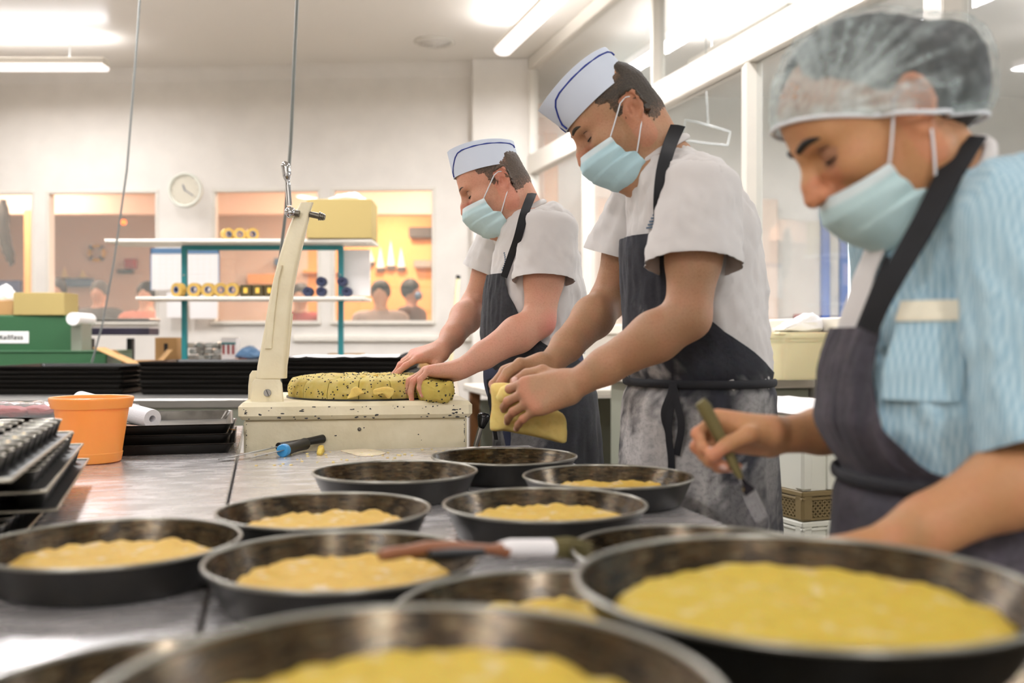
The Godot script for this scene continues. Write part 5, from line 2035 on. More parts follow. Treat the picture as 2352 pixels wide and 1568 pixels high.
func people() -> void:
	var relaxed := [[20, 25, 15], [25, 30, 18], [28, 32, 20], [30, 35, 22]]
	var dots := []
	for i in 9:
		var k := 2.6 * sin(i * 0.45)
		dots.append(["chest_print", 588 + i * 4.6, 591 + i * 4.6, 46 + k, 47.2 + k, 0.0085, "print blue"])
	var bars := []
	for i in 8:
		bars.append(["chest_print", 490 + i * 6.5, 493.5 + i * 6.5, 50 - i * 1.5, 57 - i * 0.3, 0.0085, "print blue"])
	# ---- the baker at the divider
	person({
		"label": "person in white t-shirt and paper cap pressing dough on the divider", "d": 2.76, "seed": 1.0,
		"ear": V(1152, 420, 2.685), "pitch": 25.0, "neck": V(1202, 503, 2.76), "neck_r": 0.060,
		"skin": Color(0.54, 0.285, 0.185), "red": Color(0.62, 0.22, 0.15), "red_elbow": true, "stubble": 0.05,
		"hair_col": Color(0.17, 0.115, 0.075), "brow": 0.0034,
		"torso": [[482, 1176, 1244, 0.06], [505, 1153, 1288, 0.11], [545, 1143, 1316, 0.150], [600, 1130, 1334, 0.165], [680, 1121, 1345, 0.165], [760, 1116, 1345, 0.165], [850, 1116, 1338, 0.17]],
		"hem": P(0, 812, 2.76).y,
		"near": {"sh": V(1262, 528, 2.59), "el": V(1238, 738, 2.56), "wr": V(1062, 846, 2.50), "hd": Vector3(-0.93, -0.10, 0.02), "hn": Vector3(-0.15, -1.0, 0.05), "curl": [[22, 30, 18], [26, 34, 20], [32, 38, 22], [38, 42, 24]], "thumb": [Vector3(0.7, 0.6, 0.4), Vector3(0.85, 0.3, 0.4), Vector3(0.9, 0.1, 0.4)], "splay": 0.16},
		"far": {"sh": V(1168, 532, 2.93), "el": V(1090, 702, 2.97), "wr": V(1018, 800, 2.76), "hd": Vector3(-0.80, -0.26, 0.42), "hn": Vector3(-0.2, -1.0, -0.1), "curl": [[10, 12, 8], [14, 22, 12], [20, 25, 15], [24, 30, 18]], "thumb": [Vector3(0.7, 0.6, 0.4), Vector3(0.85, 0.3, 0.3), Vector3(0.9, 0.1, 0.3)], "splay": 0.10},
		"sleeve": 0.56, "sleeve_r": [0.072, 0.079], "fold": 0.006,
		"apron_rows": [[600, 1128, 1334, 0.167], [680, 1117, 1345, 0.168], [760, 1111, 1345, 0.168], [820, 1114, 1342, 0.175], [868, 1126, 1345, 0.178], [900, 1138, 1362, 0.185], [960, 1142, 1366, 0.19], [1060, 1142, 1368, 0.195], [1500, 1142, 1368, 0.19]],
		"apron": [[634, 50, 50], [680, 58, 58], [740, 76, 70], [790, 98, 90], [822, 140, 120], [850, 165, 130], [880, 172, 140], [1480, 172, 140]],
		"waist": P(0, 868, 2.76).y, "apron_col": Color(0.021, 0.022, 0.027), "apron_worn": Color(0.046, 0.046, 0.055), "apron_label": "dark washed denim apron",
		"flour": [[1180, 990, 0.08, 0.10, 0.30]], "bow": 0.5,
		"straps": [[[[1222, 446, 2.70], [1205, 490, 2.66], [1190, 545, 2.635], [1172, 595, 2.645], [1158, 636, 2.66]], [0.025, 0.018]], [[[1168, 530, 2.83], [1152, 590, 2.84], [1138, 634, 2.85]], 0.006]],
		"mask": Color(0.50, 0.67, 0.69), "patches": dots,
		"hat": [Vector2(0.112, 0.076), Vector2(0.097, 0.150), Vector2(-0.083, 0.100), Vector2(-0.072, 0.036), 0.081],
	})
	# ---- the baker folding the slab
	person({
		"label": "person in white t-shirt and paper cap folding a slab of yellow dough", "d": 2.05, "seed": 2.0,
		"ear": V(1450, 258, 1.975), "pitch": 34.0, "neck": V(1512, 368, 2.05), "neck_r": 0.058,
		"skin": Color(0.40, 0.222, 0.118), "red": Color(0.52, 0.20, 0.12), "stubble": 0.12,
		"hair_col": Color(0.085, 0.060, 0.038), "brow": 0.0052,
		"torso": [[348, 1490, 1596, 0.06], [380, 1468, 1650, 0.11], [430, 1455, 1698, 0.150], [520, 1441, 1736, 0.168], [600, 1438, 1748, 0.168], [700, 1443, 1757, 0.168], [800, 1447, 1765, 0.172], [920, 1450, 1772, 0.178]],
		"hem": P(0, 893, 2.05).y,
		"near": {"sh": V(1608, 438, 1.865), "el": V(1580, 728, 1.82), "wr": V(1318, 884, 1.865), "hd": Vector3(-0.78, -0.22, -0.10), "hn": Vector3(-0.32, -0.45, -0.83), "curl": [[38, 30, 15], [34, 28, 14], [30, 26, 14], [26, 24, 14]], "thumb": [Vector3(0.75, 0.65, 0.1), Vector3(0.95, 0.15, 0.2), Vector3(0.95, -0.2, 0.2)], "splay": 0.20},
		"far": {"sh": V(1486, 446, 2.23), "el": V(1398, 690, 2.27), "wr": V(1262, 838, 2.07), "hd": Vector3(-0.88, -0.40, -0.05), "hn": Vector3(-0.3, -0.6, 0.7), "curl": [[45, 40, 25], [48, 42, 25], [50, 45, 25], [52, 45, 25]], "thumb": [Vector3(0.75, 0.6, 0.3), Vector3(0.9, 0.1, 0.5), Vector3(0.8, -0.2, 0.6)], "splay": 0.06},
		"sleeve": 0.60, "sleeve_r": [0.073, 0.086], "fold": 0.007,
		"apron_rows": [[520, 1435, 1736, 0.170], [600, 1432, 1748, 0.170], [700, 1438, 1757, 0.171], [800, 1441, 1765, 0.176], [870, 1445, 1768, 0.180], [940, 1440, 1764, 0.19], [1100, 1438, 1762, 0.20], [1500, 1440, 1765, 0.20], [1700, 1440, 1765, 0.20]],
		"apron": [[550, 62, 55], [640, 75, 62], [735, 86, 75], [770, 100, 85], [815, 125, 100], [860, 152, 120], [885, 172, 135], [1680, 172, 135]],
		"waist": P(0, 874, 2.05).y, "apron_col": Color(0.020, 0.021, 0.028), "apron_worn": Color(0.036, 0.036, 0.048), "apron_label": "dark navy apron dusted with flour",
		"flour": [[1470, 1000, 0.055, 0.20, 1.0], [1530, 1050, 0.10, 0.10, 0.85], [1450, 1120, 0.06, 0.12, 0.8], [1690, 920, 0.06, 0.05, 0.55], [1620, 1150, 0.12, 0.10, 0.30], [1560, 950, 0.02, 0.06, 0.7], [1730, 1060, 0.04, 0.12, 0.35]], "bow": 1.05,
		"straps": [[[[1557, 290, 1.985], [1538, 335, 1.955], [1522, 392, 1.93], [1514, 450, 1.915], [1512, 500, 1.91], [1511, 552, 1.905]], [0.030, 0.014]], [[[1468, 425, 2.12], [1458, 490, 2.13], [1445, 562, 2.14]], [0.007, 0.010]]],
		"mask": Color(0.45, 0.65, 0.70), "patches": bars,
		"hat": [Vector2(0.117, 0.050), Vector2(0.141, 0.118), Vector2(-0.048, 0.146), Vector2(-0.058, 0.074), 0.081],
	})
	# ---- the woman with the fork
	person({
		"label": "person in hair net and pale blue striped shirt holding a fork", "d": 1.20, "seed": 3.0, "female": true,
		"ear": V(2093, 262, 1.118), "pitch": 34.0, "hs": 0.985, "neck": V(2186, 432, 1.20), "neck_r": 0.050, "hcell": 0.0036,
		"skin": Color(0.46, 0.235, 0.105), "red": Color(0.54, 0.20, 0.11), "lid": 1.5,
		"hair_col": Color(0.025, 0.02, 0.018), "brow": 0.0062,
		"torso": [[392, 2160, 2320, 0.05], [430, 2105, 2400, 0.095], [480, 2068, 2430, 0.118], [560, 2022, 2450, 0.130], [650, 1990, 2455, 0.138], [740, 1962, 2450, 0.142], [850, 1930, 2430, 0.146], [960, 1922, 2400, 0.150], [1070, 1965, 2385, 0.146], [1180, 1955, 2395, 0.156]],
		"hem": P(0, 1150, 1.20).y, "arm": 0.90, "hand": 0.93,
		"near": {"sh": V(2352, 500, 1.055), "el": V(2452, 1050, 1.00), "wr": V(2010, 1268, 1.03), "hd": Vector3(-0.9, -0.10, -0.25), "hn": Vector3(0, -1, 0.2), "curl": [[15, 20, 12], [18, 22, 12], [20, 24, 14], [22, 26, 14]], "thumb": [Vector3(0.7, 0.6, 0.3), Vector3(0.85, 0.3, 0.2), Vector3(0.9, 0.1, 0.2)]},
		"far": {"sh": V(2075, 545, 1.335), "el": V(2120, 965, 1.43), "wr": V(1788, 1000, 1.335), "hd": Vector3(-0.96, 0.06, -0.10), "hn": Vector3(-0.25, -0.75, 0.60), "curl": [[48, 62, 35], [58, 70, 40], [66, 72, 42], [72, 72, 42]], "thumb": [Vector3(0.72, 0.55, 0.5), Vector3(0.85, 0.0, 0.55), Vector3(0.75, -0.3, 0.6)], "splay": 0.08},
		"sleeve": 0.93, "sleeve_r": [0.070, 0.080], "fold": 0.008, "shirt": "striped cotton", "shirt_name": "striped_shirt", "shirt_label": "pale blue finely striped short sleeved shirt", "collar": "cotton white",
		"apron_rows": [[700, 1955, 2450, 0.143], [850, 1912, 2430, 0.148], [960, 1900, 2400, 0.152], [1070, 1950, 2385, 0.150], [1180, 1950, 2395, 0.160], [1400, 1935, 2420, 0.17], [2300, 1935, 2420, 0.17]],
		"apron": [[752, 31, 40], [860, 34, 45], [980, 42, 55], [1050, 54, 70], [1085, 80, 90], [1110, 150, 120], [2200, 160, 130]],
		"waist": P(0, 1090, 1.20).y, "apron_col": Color(0.045, 0.040, 0.052), "apron_worn": Color(0.105, 0.090, 0.105), "apron_label": "dark faded apron",
		"straps": [[[[2232, 318, 1.155], [2180, 405, 1.118], [2120, 520, 1.085], [2062, 620, 1.075], [2022, 695, 1.082], [1996, 760, 1.092]], [0.032, 0.022]], [[[2040, 590, 1.19], [2010, 660, 1.195], [1972, 755, 1.205]], 0.006]],
		"mask": Color(0.46, 0.62, 0.63), "patches": [["undershirt", 530, 790, -28, 14, 0.010, "cotton white"], ["pocket", 700, 905, 36, 70, 0.0095, "striped cotton"], ["pocket_band", 697, 740, 36, 68, 0.0120, "tub white"]], "mask_drop": Vector3(-0.010, -0.016, 0),
	})

func make_tray(called: String, label: String, grp: String, w: float, dp: float, h: float, inside: Material) -> Node3D:
	# a shallow oblong baking tray with sloping walls and a rolled rim; base at the origin
	var t := thing(called, label, "tray", Vector3.ZERO, 0.0, grp)
	var mb := MB.new()
	var ring := func(x: float, z: float, y: float, r: float) -> Array:
		var o := []
		for k: Array in [[1, 1, 0.0], [-1, 1, 0.25], [-1, -1, 0.5], [1, -1, 0.75]]:
			for i in 4:
				var a: float = (k[2] + 0.25 * i / 3.0) * TAU
				o.append(Vector3(k[0] * (x - r) + cos(a) * r, y, k[1] * (z - r) + sin(a) * r))
		return o
	var outer := PackedVector3Array()
	for k: Array in [[0.0, 0.0], [0.012, h - 0.003], [0.016, h - 0.001], [0.017, h], [0.014, h]]:
		for q: Vector3 in ring.call(w / 2 - 0.017 + k[0], dp / 2 - 0.017 + k[0], k[1], 0.015):
			outer.append(q)
	mb.grid(outer.slice(0, 32), 2, 16, true, false)
	var lip := MB.new()
	lip.grid(outer.slice(16), 4, 16, true, false)
	mb.poly(ring.call(w / 2 - 0.017, dp / 2 - 0.017, 0.0, 0.015), Vector3.DOWN)
	part(t, "wall", mb, M["tray black"])
	part(t, "rim", lip, M["tray rim"])
	mb = MB.new()
	var inn := PackedVector3Array()
	for k: Array in [[0.014, h], [0.010, h - 0.002], [-0.001, 0.002]]:
		for q: Vector3 in ring.call(w / 2 - 0.017 + k[0], dp / 2 - 0.017 + k[0], k[1], 0.015):
			inn.append(q)
	mb.grid(inn, 3, 16, true, false)
	mb.poly(ring.call(w / 2 - 0.018, dp / 2 - 0.018, 0.002, 0.015), Vector3.UP)
	part(t, "bottom", mb, inside)
	return t

func scatter(called: String, label: String, cat: String, cen: Vector3, ex: Vector2, yaw: float, n: int, colr: Color, sd: int) -> void:
	rng.seed = sd
	var mb := MB.new()
	mb.col = colr
	for i in n:
		var r := rng.randf_range(0.0008, 0.003)
		mb.ball(Vector3(rng.randf_range(-1, 1) * ex.x, r * 0.4, rng.randf_range(-1, 1) * ex.y), Vector3(r * 1.4, r * 0.6, r), 6, 4)
	one(called, mb, M["dough"], label, cat, cen, yaw, "", "stuff")

func props() -> void:
	var mb: MB
	# ---- trays lying on the left table
	var g := "flat trays stacked on the steel table"
	var proto: Node3D = null
	for k in 3:
		var lab: String = ["bottom flat black tray of the stack beside the cream divider", "middle flat black tray of the stack beside the cream divider", "topmost flat tray with crumbs beside the cream divider"][k]
		var o: Node3D
		if k == 0:
			proto = make_tray("baking_sheet", lab, g, 0.62, 0.46, 0.024, M["tray inside"])
			o = proto
		else:
			o = copy(proto, lab, g)
		o.position = tb(-0.715 - 0.31 - 0.004 * k, 1.17 + [0.0, 0.004, -0.003][k], 0.0225 * k + 0.0005)
		o.rotation.y = TYAW + [0.02, 0.0, 0.03][k]
	scatter("crumbs", "brown crumbs scattered on the topmost flat tray", "crumbs", tb(-0.80, 1.03, 0.0482), Vector2(0.09, 0.06), TYAW, 50, Color(0.42, 0.24, 0.09), 4)
	# paper roll and a short wooden stick
	var pr := thing("paper_roll", "roll of white kitchen paper lying on the flat tray", "paper roll", P(272, 940, 2.62))
	var e0 := P(184, 918, 2.74) - pr.position
	var e1 := P(350, 962, 2.52) - pr.position
	mb = MB.new()
	var ax := (e1 - e0).normalized()
	var b := Basis(ax.cross(Vector3.FORWARD).normalized(), ax, Vector3.ZERO)
	b.z = b.x.cross(b.y)
	mb.at(e0, b)
	var ln := e0.distance_to(e1)
	mb.lathe([Vector2(0.009, 0), Vector2(0.024, 0), Vector2(0.024, 0), Vector2(0.0245, 0.004), Vector2(0.0245, ln - 0.004), Vector2(0.024, ln), Vector2(0.024, ln), Vector2(0.009, ln), Vector2(0.009, ln), Vector2(0.009, 0)], 32)
	part(pr, "roll", mb, M["tissue"])
	mb = MB.new()
	mb.at(e0.lerp(e1, 0.62), b)
	var wr := PackedVector3Array()
	for i in 9:
		for j in 17:
			var a := -0.6 + 2.6 * j / 16.0
			var rr := 0.0255 + 0.004 * absf(nz.get_noise_2d(i * 2.3, j * 1.4))
			wr.append(Vector3(cos(a) * rr, i * 0.007, sin(a) * rr))
	mb.grid(wr, 9, 17)
	part(pr, "film_wrap", mb, M["film"])
	mb = MB.new()
	mb.tube([P(282, 981, 2.50), P(328, 986, 2.47)], 0.0085, 10)
	mb.tube([P(328, 986, 2.47), P(345, 985, 2.465)], 0.0055, 10)
	var wk := one("wooden_stick", mb, M["wood"], "short wooden stick under the paper roll", "stick")
	# red packs in clear film
	var rp := thing("wrapped_pack", "red packs wrapped in clear plastic film on the trays", "package", P(60, 955, 2.60))
	mb = MB.new()
	for k in 4:
		var ol := []
		for j in 8:
			var a := TAU * j / 8.0
			ol.append(Vector3(cos(a) * 0.05 + (k - 1.5) * 0.055, sin(a) * 0.013 + 0.013, 0.0))
		mb.at(Vector3(0, 0, 0.01 * (k % 2)), Basis(Vector3.UP, 0.3 * k))
		pillow(mb, ol, 0.045, 0.006)
	part(rp, "pack", mb, M["red paint"])
	mb = MB.new()
	var fl := PackedVector3Array()
	for i in 9:
		for j in 25:
			var u := j / 24.0 * 2 - 1
			var v := i / 8.0 * 2 - 1
			fl.append(Vector3(u * 0.16, (0.034 + 0.010 * nz.get_noise_2d(u * 6.0, v * 4.0)) * sqrt(maxf(0.0, 1 - v * v * v * v)) + 0.001, v * 0.075))
	mb.grid(fl, 9, 25)
	part(rp, "film", mb, M["film"])
	# ---- orange bucket
	var bk := thing("bucket", "orange plastic bucket standing on the steel table", "bucket", Vector3(-0.912, TABLE, -2.16))
	mb = MB.new()
	mb.lathe([Vector2(0, 0.001), Vector2(0.056, 0.001), Vector2(0.060, 0.003), Vector2(0.0635, 0.022), Vector2(0.0635, 0.022), Vector2(0.062, 0.024), Vector2(0.0765, 0.122)], 48)
	mb.lathe([Vector2(0.0745, 0.124), Vector2(0.060, 0.026), Vector2(0.056, 0.005), Vector2(0, 0.004)], 48)
	part(bk, "body", mb, M["orange plastic"])
	mb = MB.new()
	mb.lathe([Vector2(0.0765, 0.119), Vector2(0.082, 0.119), Vector2(0.082, 0.119), Vector2(0.0865, 0.137), Vector2(0.0862, 0.1405), Vector2(0.084, 0.142), Vector2(0.078, 0.1405), Vector2(0.0745, 0.124)], 48)
	part(bk, "rim", mb, M["orange plastic"])
	# ---- plates of small moulds
	var g2 := "plates of small round moulds in a slanting stack"
	var mould := MB.new()
	mould.lathe([Vector2(0.0155, 0.0), Vector2(0.0225, 0.0225), Vector2(0.0240, 0.0235), Vector2(0.0235, 0.0245), Vector2(0.0215, 0.0235)], 16)
	var mould_in := MB.new()
	mould_in.lathe([Vector2(0.0222, 0.0240), Vector2(0.0155, 0.002), Vector2(0, 0.0018)], 16)
	var rim := MB.new()
	rim.lathe([Vector2(0.0232, 0.0232), Vector2(0.0243, 0.0240), Vector2(0.0236, 0.0250), Vector2(0.0224, 0.0243)], 16)
	var mm := mould.mesh()
	var mi := mould_in.mesh()
	var mr := rim.mesh()
	var fill := MB.new()
	var fo := PackedVector3Array()
	for i in 5:
		for j in 12:
			var a := TAU * j / 12.0
			var r := 0.016 * i / 4.0
			fo.append(Vector3(cos(a) * r * 1.1, 0.009 + 0.014 * (1.0 - pow(i / 4.0, 2.0)) + 0.004 * nz.get_noise_2d(j * 3.0, i * 2.0), sin(a) * r))
	fill.col = Color(0.66, 0.50, 0.20)
	fill.grid(fo, 5, 12, true, true)
	var fm := fill.mesh()
	var spots := [[-0.800, 1.80, 0.30, 0.004], [-0.792, 1.862, 0.335, 0.040], [-0.770, 1.785, 0.335, 0.076], [-0.722, 1.634, 0.31, 0.112]]
	var labs := ["lowest plate of small black moulds in the slanting stack", "plate of small black moulds second from below in the slanting stack", "plate of small black moulds third from below in the slanting stack", "topmost plate of small black moulds with scraps of dough"]
	rng.seed = 8
	for k in 4:
		var q: Array = spots[k]
		var t := thing("mould_plate", labs[k], "mould tray", Vector3(q[0], TABLE + q[3], -q[1]), q[2], g2)
		mb = MB.new()
		mb.box(Vector3(-0.20, 0.001, 0.29), Vector3(0.40, 0.002, 0.58), 0.0008)
		part(t, "sheet", mb, M["tray black"])
		mb = MB.new()
		for s: Array in [[Vector3(-0.4, 0.003, 0), Vector3(0, 0.003, 0)], [Vector3(0, 0.003, 0), Vector3(0, 0.003, 0.58)], [Vector3(0, 0.003, 0.58), Vector3(-0.4, 0.003, 0.58)], [Vector3(-0.4, 0.003, 0.58), Vector3(-0.4, 0.003, 0)]]:
			mb.tube([s[0], s[1]], 0.0022, 6)
		part(t, "edge_wire", mb, M["mould rim"])
		for ix in 7:
			for iz in 10:
				var c := MeshInstance3D.new()
				c.name = "mould"
				c.mesh = mm
				c.material_override = M["tin outside"]
				t.add_child(c, true)
				c.position = Vector3(-0.035 - ix * 0.0555, 0.002, 0.036 + iz * 0.0560)
				part(c, "inside", mi, M["tray black"])
				part(c, "mould_rim", mr, M["mould rim"])
				if rng.randf() < (0.55 if k == 3 else 0.3):
					var fx := part(c, "dough_scrap", fm, M["dough"])
					fx.rotation.y = rng.randf() * 6.0
	# ---- knives
	for k in 2:
		var t2: Node3D
		var tip := P([500, 572][k], [1061, 1056][k], [2.16, 2.19][k])
		var neck := P([640, 652][k], [1037, 1044][k], [2.31, 2.26][k])
		var endp := P([741, 700][k], [1021, 1030][k], [2.44, 2.37][k])
		tip.y = TABLE + 0.003
		neck.y = TABLE + [0.016, 0.014][k]
		endp.y = TABLE + [0.022, 0.017][k]
		t2 = thing("palette_knife", ["long palette knife with a black handle lying by the divider", "knife with a thick handle and a blue end cap by the divider"][k], "knife", neck * Vector3(1, 0, 1) + Vector3(0, TABLE, 0))
		var o2 := -t2.position
		mb = MB.new()
		var dir := (neck - tip).normalized()
		var sd := dir.cross(Vector3.UP).normalized()
		var bl := PackedVector3Array()
		for i in 9:
			var u := i / 8.0
			var w := 0.010 * minf(1.0, sqrt(u * 4.0 + 0.02))
			bl.append(tip.lerp(neck, u) - sd * w + o2)
			bl.append(tip.lerp(neck, u) + sd * w + o2 + Vector3(0, 0.002, 0))
		mb.sheet(bl, 9, 2, 0.0012)
		part(t2, "blade", mb, M["brushed steel"])
		mb = MB.new()
		var path := []
		var rad := []
		for i in 9:
			path.append(neck.lerp(endp, i / 8.0) + o2)
			rad.append([0.0105, 0.0145][k] * (1.0 - 0.15 * sin(PI * i / 8.0)))
		mb.tube(path, rad, 14)
		part(t2, "handle", mb, M["handle black"])
		if k == 1:
			mb = MB.new()
			var dd := (endp - neck).normalized()
			mb.tube([neck - dd * 0.010 + o2, neck - dd * 0.008 + o2, neck + dd * 0.004 + o2, neck + dd * 0.006 + o2], [0.0130, 0.0148, 0.0148, 0.0143], 18)
			part(t2, "end_cap", mb, M["blue plastic"])
	# ---- scraps and flour on the table between divider and tins
	var lay := func(called: String, label: String, pts: Array, th: float, colr: Color) -> void:
		var cen := Vector3.ZERO
		var wp := []
		for q2: Array in pts:
			var dd2: float = (EYE - TABLE) * F / (q2[1] - 775.0)
			wp.append(P(q2[0], q2[1], dd2))
			cen += wp[-1] / pts.size()
		mb = MB.new()
		mb.col = colr
		var ol2 := []
		for q3: Vector3 in wp:
			ol2.append(Vector3(q3.x - cen.x, -(q3.z - cen.z), 0))
		pillow(mb, ol2, th, th * 0.6)
		var o3 := one(called, mb, M["dough"], label, "dough", Vector3(cen.x, TABLE + th * 0.6, cen.z))
		o3.rotation = Vector3(-PI / 2, 0, 0)
	lay.call("dough_scrap", "curled yellow dough scrap beside the knife handle", [[729, 1036], [738, 1033], [746, 1039], [738, 1046], [728, 1044]], 0.008, Color(0.72, 0.53, 0.12))
	lay.call("dough_smear", "pale flat smear of dough in front of the divider", [[782, 1036], [800, 1033], [850, 1032], [886, 1040], [868, 1046], [828, 1048], [808, 1043]], 0.0012, Color(0.72, 0.60, 0.44))
	scatter("table_crumbs", "fine dough crumbs in front of the cream divider", "crumbs", tb(-0.45, 0.80, 0.0), Vector2(0.22, 0.12), TYAW, 60, Color(0.74, 0.60, 0.28), 14)
	# ---- the brush across the tins
	var br := thing("pastry_brush", "pastry brush with wooden handle lying across the tin rims", "brush", P(1160, 1262, 1.03))
	var bo := -br.position
	mb = MB.new()
	var hp := []
	var hr := []
	for k: Array in [[872, 1277, 0.96, 0.0065], [895, 1272, 0.965, 0.0085], [930, 1267, 0.975, 0.0075], [980, 1259, 0.985, 0.0095], [1040, 1256, 1.0, 0.0090], [1090, 1258, 1.01, 0.0060], [1125, 1262, 1.02, 0.0070], [1160, 1264, 1.03, 0.0110]]:
		hp.append(P(k[0], k[1], k[2]) + bo)
		hr.append(k[3])
	mb.tube(hp, hr, 14, true, 0.75)
	part(br, "handle", mb, M["wood handle"])
	mb = MB.new()
	mb.tube([P(1150, 1262, 1.028) + bo, P(1175, 1260, 1.035) + bo, P(1265, 1259, 1.06) + bo], [0.010, 0.0125, 0.0125], 16, true, 0.8)
	part(br, "ferrule", mb, M["paper"])
	for i in 60:
		pass
	mb = MB.new()
	rng.seed = 6
	for i in 90:
		var a := rng.randf() * TAU
		var r := sqrt(rng.randf()) * 0.011
		var s0 := P(1258, 1259, 1.058) + Vector3(0, cos(a) * r * 0.8, sin(a) * r)
		var s1 := P(1340 + rng.randf() * 26, 1262, 1.085) + Vector3(0, cos(a) * r * 1.1 - 0.008 * rng.randf(), sin(a) * r * 1.3)
		mb.tube([s0 + bo, s0.lerp(s1, 0.5) + bo + Vector3(0, 0.003, 0), s1 + bo], [0.0011, 0.0011, 0.0004], 4, false)
	part(br, "bristles", mb, M["bristle"]).set_meta("kind", "stuff")
	mb = MB.new()
	mb.tube([P(985, 1277, 0.95), P(1040, 1274, 0.965), P(1110, 1268, 0.985)], [0.0055, 0.0062, 0.004], 10)
	one("thin_spatula", mb, M["handle black"], "dark thin spatula handle lying beside the brush", "spatula")
	# ---- the slab of dough in the baker's hands
	var sl := thing("dough_slab", "thick folded slab of yellow dough held over a tin", "dough", P(1210, 950, 1.955))
	mb = MB.new()
	mb.col = Color(0.72, 0.55, 0.19)
	var ol3 := []
	for q4: Array in [[1129, 884], [1168, 880], [1210, 890], [1262, 930], [1298, 955], [1302, 990], [1298, 1018], [1265, 1012], [1215, 1000], [1165, 990], [1132, 990], [1125, 975], [1130, 930]]:
		ol3.append(P(q4[0], q4[1], 1.965) - sl.position)
	pillow(mb, ol3, 0.022, 0.002, 6)
	part(sl, "slab", mb, M["dough"])
	mb = MB.new()
	mb.col = Color(0.74, 0.58, 0.20)
	var fp := []
	for q4: Array in [[1148, 918, 1.935], [1160, 906, 1.93], [1180, 898, 1.93], [1202, 892, 1.935], [1212, 888, 1.95]]:
		fp.append(P(q4[0], q4[1], q4[2]) - sl.position)
	mb.tube(fp, [0.010, 0.0165, 0.018, 0.0165, 0.010], 14)
	part(sl, "rolled_edge", mb, M["dough"])
	# ---- fork in the woman's hand
	var fk := thing("fork", "steel fork with a wooden handle held over the tins", "fork", P(1690, 1075, 1.30))
	var fo2 := -fk.position
	mb = MB.new()
	mb.tube([P(1608, 922, 1.285) + fo2, P(1618, 935, 1.285) + fo2, P(1655, 1005, 1.29) + fo2, P(1695, 1085, 1.295) + fo2, P(1702, 1098, 1.296) + fo2], [0.0075, 0.0092, 0.0080, 0.0055, 0.0035], 12)
	part(fk, "handle", mb, M["bristle"])
	mb = MB.new()
	var pa := P(1702, 1098, 1.296)
	var pb := P(1722, 1132, 1.30)
	var pc := P(1752, 1196, 1.305)
	var dv := (pc - pa).normalized()
	var wv := dv.cross(Vector3(0, 0, 1)).normalized()
	wv = (wv + Vector3(0, 0, 0.6)).normalized()
	var hd := PackedVector3Array()
	for i in 7:
		var u := i / 6.0
		var w2 := lerpf(0.003, 0.0105, smoothstep(0.2, 1.0, u))
		hd.append(pa.lerp(pb, u) - wv * w2 + fo2)
		hd.append(pa.lerp(pb, u) + wv * w2 + fo2)
	mb.sheet(hd, 7, 2, 0.0014)
	part(fk, "neck", mb, M["chrome"])
	for i in 4:
		mb = MB.new()
		var o4 := wv * ((i - 1.5) * 0.0064)
		mb.tube([pb + o4 + fo2, pb.lerp(pc, 0.6) + o4 + fo2, pc + o4 * 0.92 + fo2], [0.0014, 0.0013, 0.0006], 6)
		part(fk, "tine", mb, M["chrome"])

